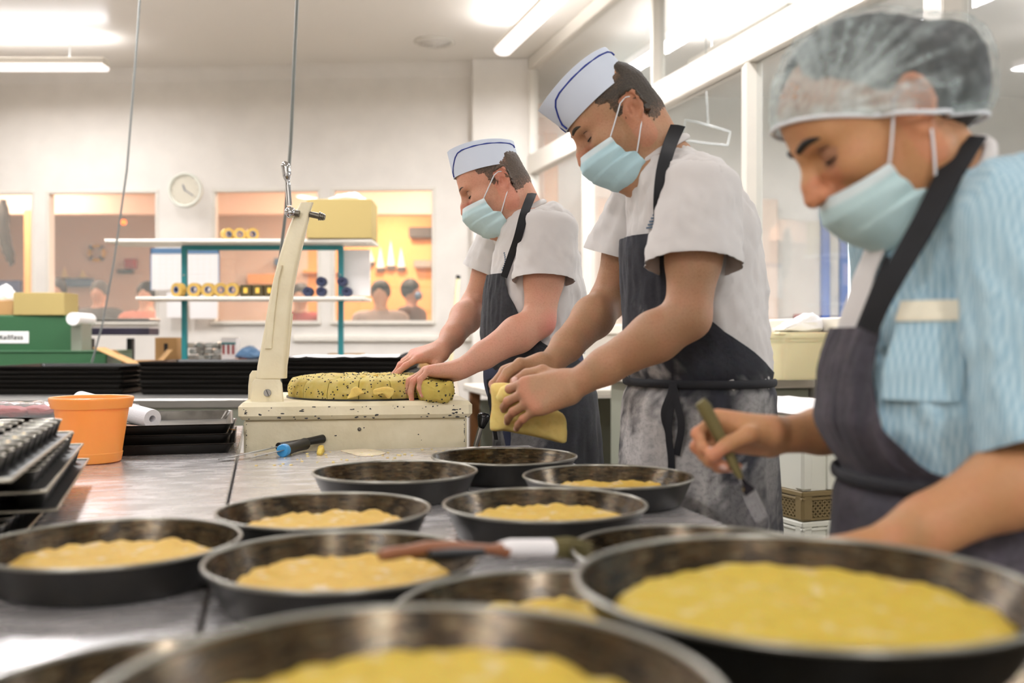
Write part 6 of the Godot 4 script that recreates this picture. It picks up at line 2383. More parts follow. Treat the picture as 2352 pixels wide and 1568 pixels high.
func crate(label: String, w: float, dp: float, h: float, style: int, at: Vector3, yaw: float) -> void:
	var m: Material = M["crate tan"] if style == 1 else M["crate white"]
	var t := thing("crate", label, "crate", at, yaw)
	var mb := MB.new()
	mb.box(Vector3(0, 0.006, 0), Vector3(w - 0.02, 0.012, dp - 0.02), 0.003)
	part(t, "bottom", mb, m)
	mb = MB.new()
	for s: float in [-1, 1]:
		mb.box(Vector3(0, h - 0.008, s * (dp / 2 - 0.006)), Vector3(w, 0.016, 0.014), 0.003)
		mb.box(Vector3(s * (w / 2 - 0.006), h - 0.008, 0), Vector3(0.014, 0.016, dp), 0.003)
		mb.box(Vector3(0, h * 0.74, s * (dp / 2 - 0.008)), Vector3(w, 0.010, 0.014), 0.003)
		mb.box(Vector3(s * (w / 2 - 0.008), h * 0.74, 0), Vector3(0.014, 0.010, dp), 0.003)
	part(t, "rim", mb, m)
	for sx: float in [-1, 1]:
		for s2: float in [-1, 1]:
			mb = MB.new()
			mb.box(Vector3(sx * (w / 2 - 0.022), h / 2, s2 * (dp / 2 - 0.022)), Vector3(0.042, h, 0.042), 0.008)
			part(t, "corner_post", mb, m)
	for s: float in [-1, 1]:
		for long in 2:
			var L: float = w if long == 0 else dp
			var b := Basis() if long == 0 else Basis(Vector3.UP, PI / 2)
			var off: float = s * ((dp if long == 0 else w) / 2 - 0.010)
			if style == 0:
				mb = MB.new()
				mb.at(Vector3.ZERO, b)
				mb.box(Vector3(0, h * 0.36, off), Vector3(L - 0.05, h * 0.72, 0.004))
				part(t, "wall", mb, m)
				mb = MB.new()
				mb.at(Vector3.ZERO, b)
				var n := 4
				for i in range(1, n):
					mb.box(Vector3(-L / 2 + L * i / n, h * 0.45, off + s * 0.006), Vector3(0.014, h * 0.88, 0.012), 0.002)
				for i in n * 2:
					mb.box(Vector3(-L / 2 + L * (i + 0.5) / (n * 2), h * 0.87, off), Vector3(L / (n * 2) * 0.45, h * 0.26, 0.006), 0.001)
				part(t, "ribs", mb, m)
			else:
				# open lattice of crossing bars, with a solid middle and a grip hole
				mb = MB.new()
				mb.at(Vector3.ZERO, b)
				var step := 0.017
				var hh := h * 0.70
				for dirn: float in [-1, 1]:
					var x := -L / 2 - hh
					while x < L / 2 + hh:
						var x0 := x
						var y0 := 0.012
						var x1 := x + hh * dirn
						var y1 := 0.012 + hh
						var lo := -L / 2 + 0.03
						var hi := L / 2 - 0.03
						var t0 := 0.0
						var t1 := 1.0
						for e: Array in [[lo, 1.0], [hi, -1.0]]:
							var f0: float = (x0 - e[0]) * e[1]
							var f1: float = (x1 - e[0]) * e[1]
							if f0 < 0 and f1 < 0:
								t1 = -1.0
							elif f0 < 0:
								t0 = maxf(t0, f0 / (f0 - f1))
							elif f1 < 0:
								t1 = minf(t1, f0 / (f0 - f1))
						if t1 > t0 + 0.02:
							var a := Vector3(lerpf(x0, x1, t0), lerpf(y0, y1, t0), off)
							var c := Vector3(lerpf(x0, x1, t1), lerpf(y0, y1, t1), off)
							var q := (c - a).normalized()
							var nn := Vector3(-q.y, q.x, 0) * 0.0028
							for zz: float in [-0.003, 0.003]:
								mb.poly([a - nn + Vector3(0, 0, zz), c - nn + Vector3(0, 0, zz), c + nn + Vector3(0, 0, zz), a + nn + Vector3(0, 0, zz)], Vector3(0, 0, zz))
							for sg: float in [-1, 1]:
								mb.poly([a + nn * sg + Vector3(0, 0, -0.003), c + nn * sg + Vector3(0, 0, -0.003), c + nn * sg + Vector3(0, 0, 0.003), a + nn * sg + Vector3(0, 0, 0.003)], nn * sg)
						x += step
				part(t, "lattice", mb, m)
				mb = MB.new()
				mb.at(Vector3.ZERO, b)
				mb.box(Vector3(0, h * 0.22, off), Vector3(0.11, h * 0.42, 0.008), 0.002)
				for i: float in [-1, 1]:
					mb.box(Vector3(i * 0.055, h * 0.37, off), Vector3(0.010, h * 0.74, 0.016), 0.002)
				part(t, "grip_panel", mb, m)

func carton(label: String, size: Vector3, at: Vector3, yaw: float, m: Material, flaps := false, grp := "") -> Node3D:
	var t := thing("cardboard_box", label, "box", at, yaw, grp)
	var mb := MB.new()
	if flaps:
		for s: float in [-1, 1]:
			mb.box(Vector3(s * (size.x / 2 - 0.002), size.y / 2, 0), Vector3(0.004, size.y, size.z))
			mb.box(Vector3(0, size.y / 2, s * (size.z / 2 - 0.002)), Vector3(size.x, size.y, 0.004))
		mb.box(Vector3(0, 0.002, 0), Vector3(size.x, 0.004, size.z))
		part(t, "carton", mb, m)
		for s: float in [-1, 1]:
			mb = MB.new()
			mb.at(Vector3(s * size.x / 2, size.y, 0), Basis(Vector3(0, 0, 1), -s * 0.7))
			mb.box(Vector3(s * 0.001, size.x * 0.2, 0), Vector3(0.004, size.x * 0.4, size.z * 0.98))
			part(t, "flap", mb, m)
	else:
		mb.box(Vector3(0, size.y / 2, 0), size, 0.003)
		part(t, "carton", mb, m)
		mb = MB.new()
		mb.box(Vector3(0, size.y + 0.0005, 0), Vector3(size.x * 0.99, 0.001, 0.05))
		part(t, "tape", mb, M["card olive"])
	return t

func tape_roll(label: String, at: Vector3, yaw: float, r: float, grp: String, gold: Material) -> void:
	var t := thing("tape_roll", label, "roll", at, yaw, grp)
	var mb := MB.new()
	mb.at(Vector3(0, r, 0), Basis(Vector3.RIGHT, PI / 2))
	mb.lathe([Vector2(r * 0.5, -0.02), Vector2(r, -0.02), Vector2(r, -0.02), Vector2(r, 0.02), Vector2(r, 0.02), Vector2(r * 0.5, 0.02)], 28)
	part(t, "tape", mb, gold)
	mb = MB.new()
	mb.at(Vector3(0, r, 0), Basis(Vector3.RIGHT, PI / 2))
	mb.lathe([Vector2(r * 0.36, -0.021), Vector2(r * 0.5, -0.021), Vector2(r * 0.5, -0.021), Vector2(r * 0.5, 0.021), Vector2(r * 0.5, 0.021), Vector2(r * 0.36, 0.021), Vector2(r * 0.36, 0.021), Vector2(r * 0.36, -0.021)], 24)
	part(t, "core", mb, M["tape core"])

func background() -> void:
	var mb: MB
	# ---- stacks of black trays on the packing table
	var g := "stacked black baking trays on the packing table"
	var proto := make_tray("baking_tray", "black baking tray in the stack before the green machine", g, 0.63, 0.56, 0.026, M["tray black"])
	var first := true
	rng.seed = 3
	for st: Array in [[-2.16, 4.98, 6, "black baking tray in the stack before the green machine", 0.02], [-1.46, 4.98, 7, "black baking tray in the stack beneath the tape shelf", 0.0], [-0.80, 5.00, 8, "black baking tray in the stack behind the chocolate dough", -0.02]]:
		for k in st[2]:
			var o: Node3D = proto if first else copy(proto, st[3], g)
			first = false
			o.position = Vector3(st[0] + rng.randf_range(-0.006, 0.006), TABLE + 0.0005 + k * 0.0215, -st[1])
			o.rotation.y = st[4] + rng.randf_range(-0.012, 0.012)
	mb = MB.new()
	var pp := PackedVector3Array()
	for i in 5:
		for j in 19:
			pp.append(Vector3((j / 18.0 - 0.5) * 0.56, 0.022 + 0.006 * nz.get_noise_2d(j * 1.3, i * 2.0) + (0.02 if j == 18 else 0.0), (i / 4.0 - 0.5) * 0.47))
	mb.sheet(pp, 5, 19, 0.0006)
	one("baking_paper", mb, M["paper"], "sheet of baking paper in the topmost tray behind the dough", "paper", Vector3(-0.80, TABLE + 7 * 0.0215 + 0.006, -5.0))
	# ---- green sealing machine
	var gm := thing("sealing_machine", "green enamelled sealing machine with a white name plate", "machine", Vector3(-2.62, TABLE, -5.95), 0.10)
	var L := func(px: float, py: float, d: float) -> Vector3:
		return gm.transform.affine_inverse() * P(px, py, d)
	mb = MB.new()
	var a: Vector3 = L.call(-120, 810, 5.75)
	var b: Vector3 = L.call(172, 724, 5.75)
	mb.box(Vector3((a.x + b.x) / 2, (a.y + b.y) / 2, 0.10), Vector3(b.x - a.x, b.y - a.y, 0.24), 0.008)
	part(gm, "housing", mb, M["green enamel"])
	mb = MB.new()
	a = L.call(-140, 846, 5.55)
	b = L.call(238, 809, 5.55)
	mb.box(Vector3((a.x + b.x) / 2, (a.y + b.y) / 2, 0.12), Vector3(b.x - a.x, b.y - a.y, 0.52), 0.006)
	part(gm, "base", mb, M["green enamel"])
	mb = MB.new()
	mb.box(Vector3((a.x + b.x) / 2, b.y + 0.004, 0.12), Vector3(b.x - a.x, 0.008, 0.53), 0.003)
	part(gm, "ledge", mb, M["green enamel"])
	var base_h: float = minf(a.y, b.y)
	mb = MB.new()
	mb.box(Vector3((a.x + b.x) / 2, base_h / 2, 0.1), Vector3(b.x - a.x - 0.1, base_h, 0.4))
	part(gm, "foot", mb, M["handle black"])
	mb = MB.new()
	var r0: Vector3 = L.call(186, 733, 5.72)
	mb.at(r0, Basis(Vector3.RIGHT, PI / 2))
	mb.lathe([Vector2(0, -0.16), Vector2(0.036, -0.16), Vector2(0.036, -0.16), Vector2(0.036, 0.14), Vector2(0.036, 0.14), Vector2(0, 0.14)], 24)
	part(gm, "film_roll", mb, M["paper"])
	mb = MB.new()
	var s0: Vector3 = L.call(187, 775, 5.74)
	mb.box(s0, Vector3(0.06, 0.19, 0.18), 0.004)
	part(gm, "side_plate", mb, M["grey panel"])
	mb = MB.new()
	var n0: Vector3 = L.call(-5, 788, 5.75)
	var n1: Vector3 = L.call(72, 761, 5.75)
	mb.box(Vector3((n0.x + n1.x) / 2, (n0.y + n1.y) / 2, 0.222), Vector3(n1.x - n0.x, n1.y - n0.y, 0.003), 0.001)
	var plate := part(gm, "name_plate", mb, M["paper"])
	var tm := TextMesh.new()
	tm.text = "Kallfass"
	var f := SystemFont.new()
	f.font_names = PackedStringArray(["Droid Sans"])
	f.font_weight = 700
	tm.font = f
	tm.font_size = 32
	tm.pixel_size = 0.0011
	tm.depth = 0.001
	var tx := part(plate, "lettering", tm, M["black"])
	tx.position = Vector3((n0.x + n1.x) / 2, (n0.y + n1.y) / 2, 0.2245)
	# boxes on the machine
	var top: float = EYE - (724 - 775) / F * 5.75
	carton("light brown carton lying on the green machine", Vector3(0.285, 0.13, 0.22), Vector3(P(103, 0, 5.8).x, top, -5.82), 0.06, M["card olive"])
	carton("low brown carton beside the light brown carton on the green machine", Vector3(0.20, 0.085, 0.2), Vector3(P(5, 0, 5.8).x, top, -5.85), -0.05, M["card"])
	mb = MB.new()
	var wo := []
	for q: Array in [[-0.05, 0.0], [0.05, 0.0], [0.045, 0.07], [0.0, 0.10], [-0.045, 0.06]]:
		wo.append(Vector3(q[0], q[1], 0))
	pillow(mb, wo, 0.03, 0.01)
	one("paper_bag", mb, M["paper"], "crumpled white paper bag on the low brown carton", "bag", Vector3(P(2, 0, 5.8).x, top + 0.086, -5.85))
	# ---- conveyor behind
	var cv := thing("conveyor", "dark roller conveyor before the shop window", "conveyor", Vector3(P(280, 0, 6.4).x, TABLE, -6.35))
	mb = MB.new()
	mb.box(Vector3(0, EYE + 40 / F * 6.4 - TABLE, 0), Vector3(0.46, 0.018, 0.20), 0.004)
	part(cv, "top_rail", mb, M["brushed steel"])
	mb = MB.new()
	mb.box(Vector3(0, EYE + 28 / F * 6.4 - TABLE - 0.04, 0.0), Vector3(0.45, 0.045, 0.18), 0.004)
	part(cv, "belt", mb, M["purple bar"])
	for x: float in [-0.18, 0.075]:
		mb = MB.new()
		mb.box(Vector3(x, 0.13, 0), Vector3(0.035, 0.27, 0.05), 0.004)
		part(cv, "leg", mb, M["black"])
	# ---- teal shelf unit
	var d := 5.75
	var sh := thing("shelf_unit", "teal steel frame with two long white shelves", "shelf", Vector3(P(604, 0, d).x, TABLE, -d))
	var X := func(px: float) -> float:
		return P(px, 0, d).x - sh.position.x
	var Y := func(py: float) -> float:
		return P(0, py, d).y - TABLE
	for px: float in [424, 783]:
		mb = MB.new()
		mb.box(Vector3(X.call(px), Y.call(564) / 2, 0), Vector3(0.030, Y.call(564), 0.030), 0.003)
		part(sh, "post", mb, M["teal frame"])
		for py: float in [632, 679]:
			mb = MB.new()
			mb.ball(Vector3(X.call(px), Y.call(py), 0.016), Vector3(0.006, 0.006, 0.003), 8, 6)
			part(sh, "bolt", mb, M["brushed steel"])
	mb = MB.new()
	mb.box(Vector3((X.call(424) + X.call(783)) / 2, Y.call(569), 0), Vector3(X.call(783) - X.call(424), 0.028, 0.028), 0.003)
	part(sh, "cross_bar", mb, M["teal frame"])
	for k: Array in [[264, 862, 558, 0.018], [333, 845, 687, 0.018]]:
		mb = MB.new()
		mb.box(Vector3((X.call(k[0]) + X.call(k[1])) / 2, Y.call(k[2]), 0.0), Vector3(X.call(k[1]) - X.call(k[0]), k[3], 0.30), 0.003)
		part(sh, "shelf_board", mb, M["white frame"])
	var y1: float = P(0, 683, d).y + 0.0015
	var y0: float = P(0, 554, d).y + 0.0015
	var gr := "rolls of tape standing on the white shelf"
	for px: float in [417, 454, 486, 512, 541]:
		tape_roll("roll of gold tape standing on the lower white shelf", Vector3(P(px, 0, d).x, y1, -d + 0.05), rng.randf_range(-0.5, 0.5), 0.040, gr, M["tape gold"])
	for px: float in [525, 553, 581]:
		tape_roll("roll of gold tape standing on the upper white shelf", Vector3(P(px, 0, d).x, y0, -d + 0.02), rng.randf_range(-0.4, 0.4) + (0.6 if px != 553 else 0.0), 0.036, gr, M["tape gold"])
	for k in 3:
		mb = MB.new()
		mb.box(Vector3(0, 0.034, 0), Vector3(0.062, 0.068, 0.05), 0.003)
		var lt := one("label_pack", mb, M["gold dark"], "dark gold pack of labels on the lower white shelf", "pack", Vector3(P(572 + k * 27, 0, d).x, y1, -d + 0.05), 0.0, "packs of labels on the shelf")
		mb = MB.new()
		mb.box(Vector3(0, 0.036, 0.026), Vector3(0.022, 0.030, 0.002))
		part(lt, "label_mark", mb, M["yellow"])
	for k: Array in [[712, 0], [742, 0], [800, 0], [742, 1], [790, 1]]:
		mb = MB.new()
		mb.at(Vector3(0, 0.029, 0), Basis(Vector3.RIGHT, PI / 2))
		mb.lathe([Vector2(0, -0.03), Vector2(0.028, -0.03), Vector2(0.028, -0.03), Vector2(0.028, 0.03), Vector2(0.028, 0.03), Vector2(0.012, 0.03), Vector2(0.012, 0.03), Vector2(0, 0.02)], 20)
		one("label_roll", mb, M["navy"], "navy roll of labels near the shelf's white end panel", "roll", Vector3(P(k[0], 0, d).x, y1 + k[1] * 0.058, -d + 0.04), 0.0, "navy rolls of labels on the shelf")
	var oc := carton("open olive carton with papers on the upper white shelf", Vector3(0.365, 0.22, 0.28), Vector3(P(789, 0, d).x, y0, -d + 0.02), 0.02, M["card olive"])
	mb = MB.new()
	var st2 := []
	for q: Array in [[-0.11, 0.0], [0.12, 0.0], [0.09, 0.035], [0.06, 0.055], [0.0, 0.045], [-0.09, 0.02]]:
		st2.append(Vector3(q[0], q[1], 0))
	pillow(mb, st2, 0.08, 0.012)
	one("paper_bundle", mb, M["paper"], "crumpled white papers lying on the olive carton", "paper", Vector3(P(795, 0, d).x, y0 + 0.222, -d))
	mb = MB.new()
	mb.box(Vector3.ZERO, Vector3(0.155, 0.27, 0.012), 0.002)
	one("end_panel", mb, M["paper"], "blank white panel standing on the lower shelf's end", "panel", Vector3(P(817, 0, d).x, P(0, 627, d).y + 0.004, -d - 0.05))
	# ---- papers hung on the window
	var pc := thing("wall_planner", "large white planner sheet with a blue head behind the teal post", "poster", P(425, 618, 7.9))
	mb = MB.new()
	mb.box(Vector3.ZERO, Vector3(0.55, 0.33, 0.003))
	part(pc, "sheet", mb, M["paper"])
	mb = MB.new()
	mb.box(Vector3(0, 0.145, 0.003), Vector3(0.55, 0.045, 0.002))
	mb.box(Vector3(-0.27, 0, 0.003), Vector3(0.008, 0.33, 0.002))
	mb.box(Vector3(0.27, 0, 0.003), Vector3(0.008, 0.33, 0.002))
	part(pc, "printed_head", mb, M["blue pack"])
	mb = MB.new()
	for i in 11:
		mb.box(Vector3(-0.25 + i * 0.05, -0.02, 0.0025), Vector3(0.0016, 0.27, 0.001))
	for i in 8:
		mb.box(Vector3(0, -0.15 + i * 0.038, 0.0025), Vector3(0.50, 0.0016, 0.001))
	part(pc, "printed_lines", mb, M["crate white"])
	for k: Array in [[405, 700, 0.15, 0.20], [468, 705, 0.22, 0.18]]:
		mb = MB.new()
		mb.box(Vector3.ZERO, Vector3(k[2], k[3], 0.002))
		one("notice_sheet", mb, M["paper"], "blank white notice sheet taped below the planner", "paper", P(k[0], k[1], 7.88), 0.0, "notice sheets below the planner")
	# ---- things standing behind the tray stacks
	var tb2 := func(px: float, d2: float) -> Vector3:
		return Vector3(P(px, 0, d2).x, TABLE, -d2)
	var tall := carton("tall narrow carton with a grip hole beside the teal post", Vector3(0.13, 0.27, 0.16), tb2.call(390, 6.0), 0.05, M["card"])
	mb = MB.new()
	mb.box(Vector3(0.0, 0.20, 0.081), Vector3(0.022, 0.07, 0.003), 0.001)  # black plate standing in for the dark inside of the hole
	part(tall, "grip_hole_dark", mb, M["black"])
	carton("open carton with raised flaps beside the green machine", Vector3(0.20, 0.14, 0.18), tb2.call(326, 5.7), 0.5, M["card"], true)
	mb = MB.new()
	mb.at(Vector3.ZERO, Basis(Vector3(0, 0, 1), -0.42))
	mb.box(Vector3(0, 0.06, 0), Vector3(0.29, 0.006, 0.16), 0.001)
	one("cardboard_sheet", mb, M["card"], "loose sheet of cardboard leaning beside the green machine", "cardboard", P(272, 835, 5.5) * Vector3(1, 0, 1) + Vector3(0, 1.0, 0))
	carton("wide plain carton under the silver packs", Vector3(0.26, 0.135, 0.2), tb2.call(475, 5.95), 0.0, M["card"])
	for k in 12:
		mb = MB.new()
		mb.box(Vector3.ZERO, Vector3(0.052, 0.03, 0.09), 0.006)
		var sp := one("silver_pack", mb, M["silver pack"], "small silver pack in the heap on the plain carton", "pack", tb2.call(450 + (k % 4) * 18, 5.95) + Vector3(0, 0.152 + (k / 4) * 0.036, 0.03), 0.25 * sin(k * 2.1), "silver packs heaped on the carton")
		sp.rotation.z = 0.25 * sin(k * 4.7)
	var ct := carton("white carton with red and teal stripes beside the silver packs", Vector3(0.085, 0.27, 0.1), tb2.call(530, 5.9), 0.0, M["paper"])
	mb = MB.new()
	for i in 3:
		mb.box(Vector3(-0.028 + i * 0.028, 0.20, 0.051), Vector3(0.012, 0.055, 0.002))
	part(ct, "red_stripe", mb, M["red paint"])
	mb = MB.new()
	mb.box(Vector3(0, 0.235, 0.0512), Vector3(0.084, 0.012, 0.0022))
	part(ct, "teal_stripe", mb, M["teal frame"])
	carton("red box between the striped carton and the cream arm", Vector3(0.07, 0.145, 0.1), tb2.call(556, 5.8), 0.0, M["red card"])
	carton("dark narrow carton behind the cream arm", Vector3(0.06, 0.15, 0.1), tb2.call(590, 5.85), 0.0, M["card dark"])
	mb = MB.new()
	var bl := []
	for q: Array in [[-0.07, 0.0], [0.06, 0.0], [0.07, 0.03], [0.02, 0.07], [-0.05, 0.05]]:
		bl.append(Vector3(q[0], q[1], 0))
	pillow(mb, bl, 0.04, 0.01)
	one("blue_bag", mb, M["blue pack"], "shiny blue bag lying on the red box", "bag", tb2.call(572, 5.8) + Vector3(0, 0.15, 0))
	carton("low carton on the table to the right of the cream arm", Vector3(0.16, 0.15, 0.2), tb2.call(692, 6.0), 0.0, M["card"])
	carton("wide carton beside the teal post", Vector3(0.20, 0.175, 0.2), tb2.call(796, 6.0), 0.02, M["card"])
	carton("small carton in front of the white pipe", Vector3(0.09, 0.15, 0.12), tb2.call(852, 6.0), 0.0, M["card"])
	carton("carton with yellow paper beside the baker's arm", Vector3(0.12, 0.16, 0.15), tb2.call(986, 6.15), 0.0, M["card"])
	mb = MB.new()
	var ye := []
	for q: Array in [[-0.05, 0.0], [0.05, 0.0], [0.03, 0.03], [-0.02, 0.035]]:
		ye.append(Vector3(q[0], q[1], 0))
	pillow(mb, ye, 0.03, 0.008)
	one("yellow_paper", mb, M["yellow"], "crumpled yellow paper on the carton beside the baker", "paper", tb2.call(985, 6.15) + Vector3(0, 0.165, 0))
	# rail and pipe under the window
	mb = MB.new()
	mb.box(Vector3.ZERO, Vector3(1.6, 0.05, 0.06), 0.01)
	one("wall_duct", mb, M["white frame"], "white cable duct below the shop windows", "duct", P(900, 778, 7.95), back_yaw)
	# ---- clock
	var ck := thing("wall_clock", "round grey wall clock between two shop windows", "clock", P(426, 437, 7.80), back_yaw)
	var fr := Basis(Vector3.RIGHT, PI / 2)
	mb = MB.new()
	mb.at(Vector3.ZERO, fr)
	mb.lathe([Vector2(0.136, -0.02), Vector2(0.138, 0.01), Vector2(0.134, 0.022), Vector2(0.126, 0.024), Vector2(0.118, 0.018), Vector2(0.114, 0.008)], 48)
	part(ck, "rim", mb, M["crate white"])
	mb = MB.new()
	mb.at(Vector3.ZERO, fr)
	mb.lathe([Vector2(0.116, 0.006), Vector2(0, 0.006)], 48)
	part(ck, "dial", mb, M["dial"])
	mb = MB.new()
	for k: Array in [[-0.35, 0.055, 0.007], [2.15, 0.088, 0.005]]:
		mb.at(Vector3(0, 0, 0.009 + k[2] * 0.3), Basis(Vector3(0, 0, 1), -k[0]))
		mb.box(Vector3(0, k[1] / 2 - 0.008, 0), Vector3(k[2], k[1], 0.001))
	part(ck, "hand", mb, M["tape core"])
	mb = MB.new()
	for i in 12:
		mb.at(Vector3(0, 0, 0.0075), Basis(Vector3(0, 0, 1), TAU * i / 12.0))
		mb.box(Vector3(0, 0.103, 0), Vector3(0.003, 0.012, 0.0006))
	part(ck, "hour_mark", mb, M["grey cord"])
	# ---- wall plates and switch by the pier
	for k: Array in [[1046, 596, 8.0, 0.10, 0.115, "navy square sign on the wall beside the last shop window"], [1106, 590, 7.70, 0.112, 0.118, "navy square sign on the white pier behind the baker"], [1025, 634, 8.0, 0.018, 0.115, "narrow dark switch strip under the navy sign"]]:
		mb = MB.new()
		mb.box(Vector3.ZERO, Vector3(k[3], k[4], 0.012), 0.002)
		one("wall_sign", mb, M["navy"], k[5], "sign", P(k[0], k[1], k[2]))
	var bm := thing("broom", "pale broom handle leaning in the corner behind the baker", "broom", P(1046, 760, 7.4) * Vector3(1, 0, 1))
	mb = MB.new()
	mb.tube([P(1040, 775, 7.4) - bm.position, P(1052, 640, 7.5) - bm.position], 0.016, 10)
	part(bm, "handle", mb, M["tub cream"])
	mb = MB.new()
	mb.tube([P(1052, 640, 7.5) - bm.position, P(1053, 632, 7.5) - bm.position], 0.018, 10)
	part(bm, "end_cap", mb, M["handle black"])
	mb = MB.new()
	mb.tube([Vector3(-0.12, 0.03, 0), P(1040, 775, 7.4) - bm.position], 0.016, 10)
	part(bm, "handle", mb, M["tub cream"])
	# ---- cords
	mb = MB.new()
	var cp := []
	for k: Array in [[326, -60, 4.6], [322, 0, 4.65], [313, 130, 4.75], [292, 390, 5.0], [262, 600, 5.2], [235, 745, 5.3], [211, 832, 5.35]]:
		cp.append(P(k[0], k[1], k[2]))
	cp.push_front(Vector3(cp[0].x, CEIL, cp[0].z))
	mb.tube(cp, 0.0055, 8)
	one("power_cord", mb, M["grey cord"], "pale thin cord hanging from the ceiling to the green machine", "cord")
	mb = MB.new()
	cp = []
	for k: Array in [[686, -80, 4.0], [683, 0, 4.0], [677, 130, 4.0], [668, 330, 4.0], [655, 500, 4.0], [640, 622, 4.0], [630, 760, 4.1]]:
		cp.append(P(k[0], k[1], k[2]))
	cp.push_front(Vector3(cp[0].x, CEIL, cp[0].z))
	cp.append(Vector3(cp[-1].x, TABLE - 0.06, -4.27))
	mb.tube(cp, 0.0068, 8)
	one("supply_cable", mb, M["dark cord"], "grey cable hanging from the ceiling behind the cream arm", "cable")
	# ---- ceiling vent
	var dv := (CEIL - EYE) * F / (775.0 - 96.0)
	var vt := thing("ceiling_vent", "round ceiling vent with ring louvres above the window wall", "vent", Vector3(P(997, 0, dv).x, CEIL, -dv))
	mb = MB.new()
	mb.lathe([Vector2(0.145, -0.001), Vector2(0.15, -0.008), Vector2(0.135, -0.018), Vector2(0.125, -0.016), Vector2(0.12, 0.0)], 40)
	part(vt, "rim", mb, M["white frame"])
	for k in 5:
		mb = MB.new()
		var r := 0.115 - k * 0.024
		mb.lathe([Vector2(r, -0.004 - k * 0.006), Vector2(r + 0.006, -0.020 - k * 0.006), Vector2(r - 0.004, -0.024 - k * 0.006), Vector2(r - 0.008, -0.006 - k * 0.006)], 36)
		part(vt, "louvre_ring", mb, M["wall paint"])
	mb = MB.new()
	mb.lathe([Vector2(0.12, -0.0015), Vector2(0, -0.0015)], 36)
	part(vt, "back_plate", mb, M["wall paint"])
	right_side()

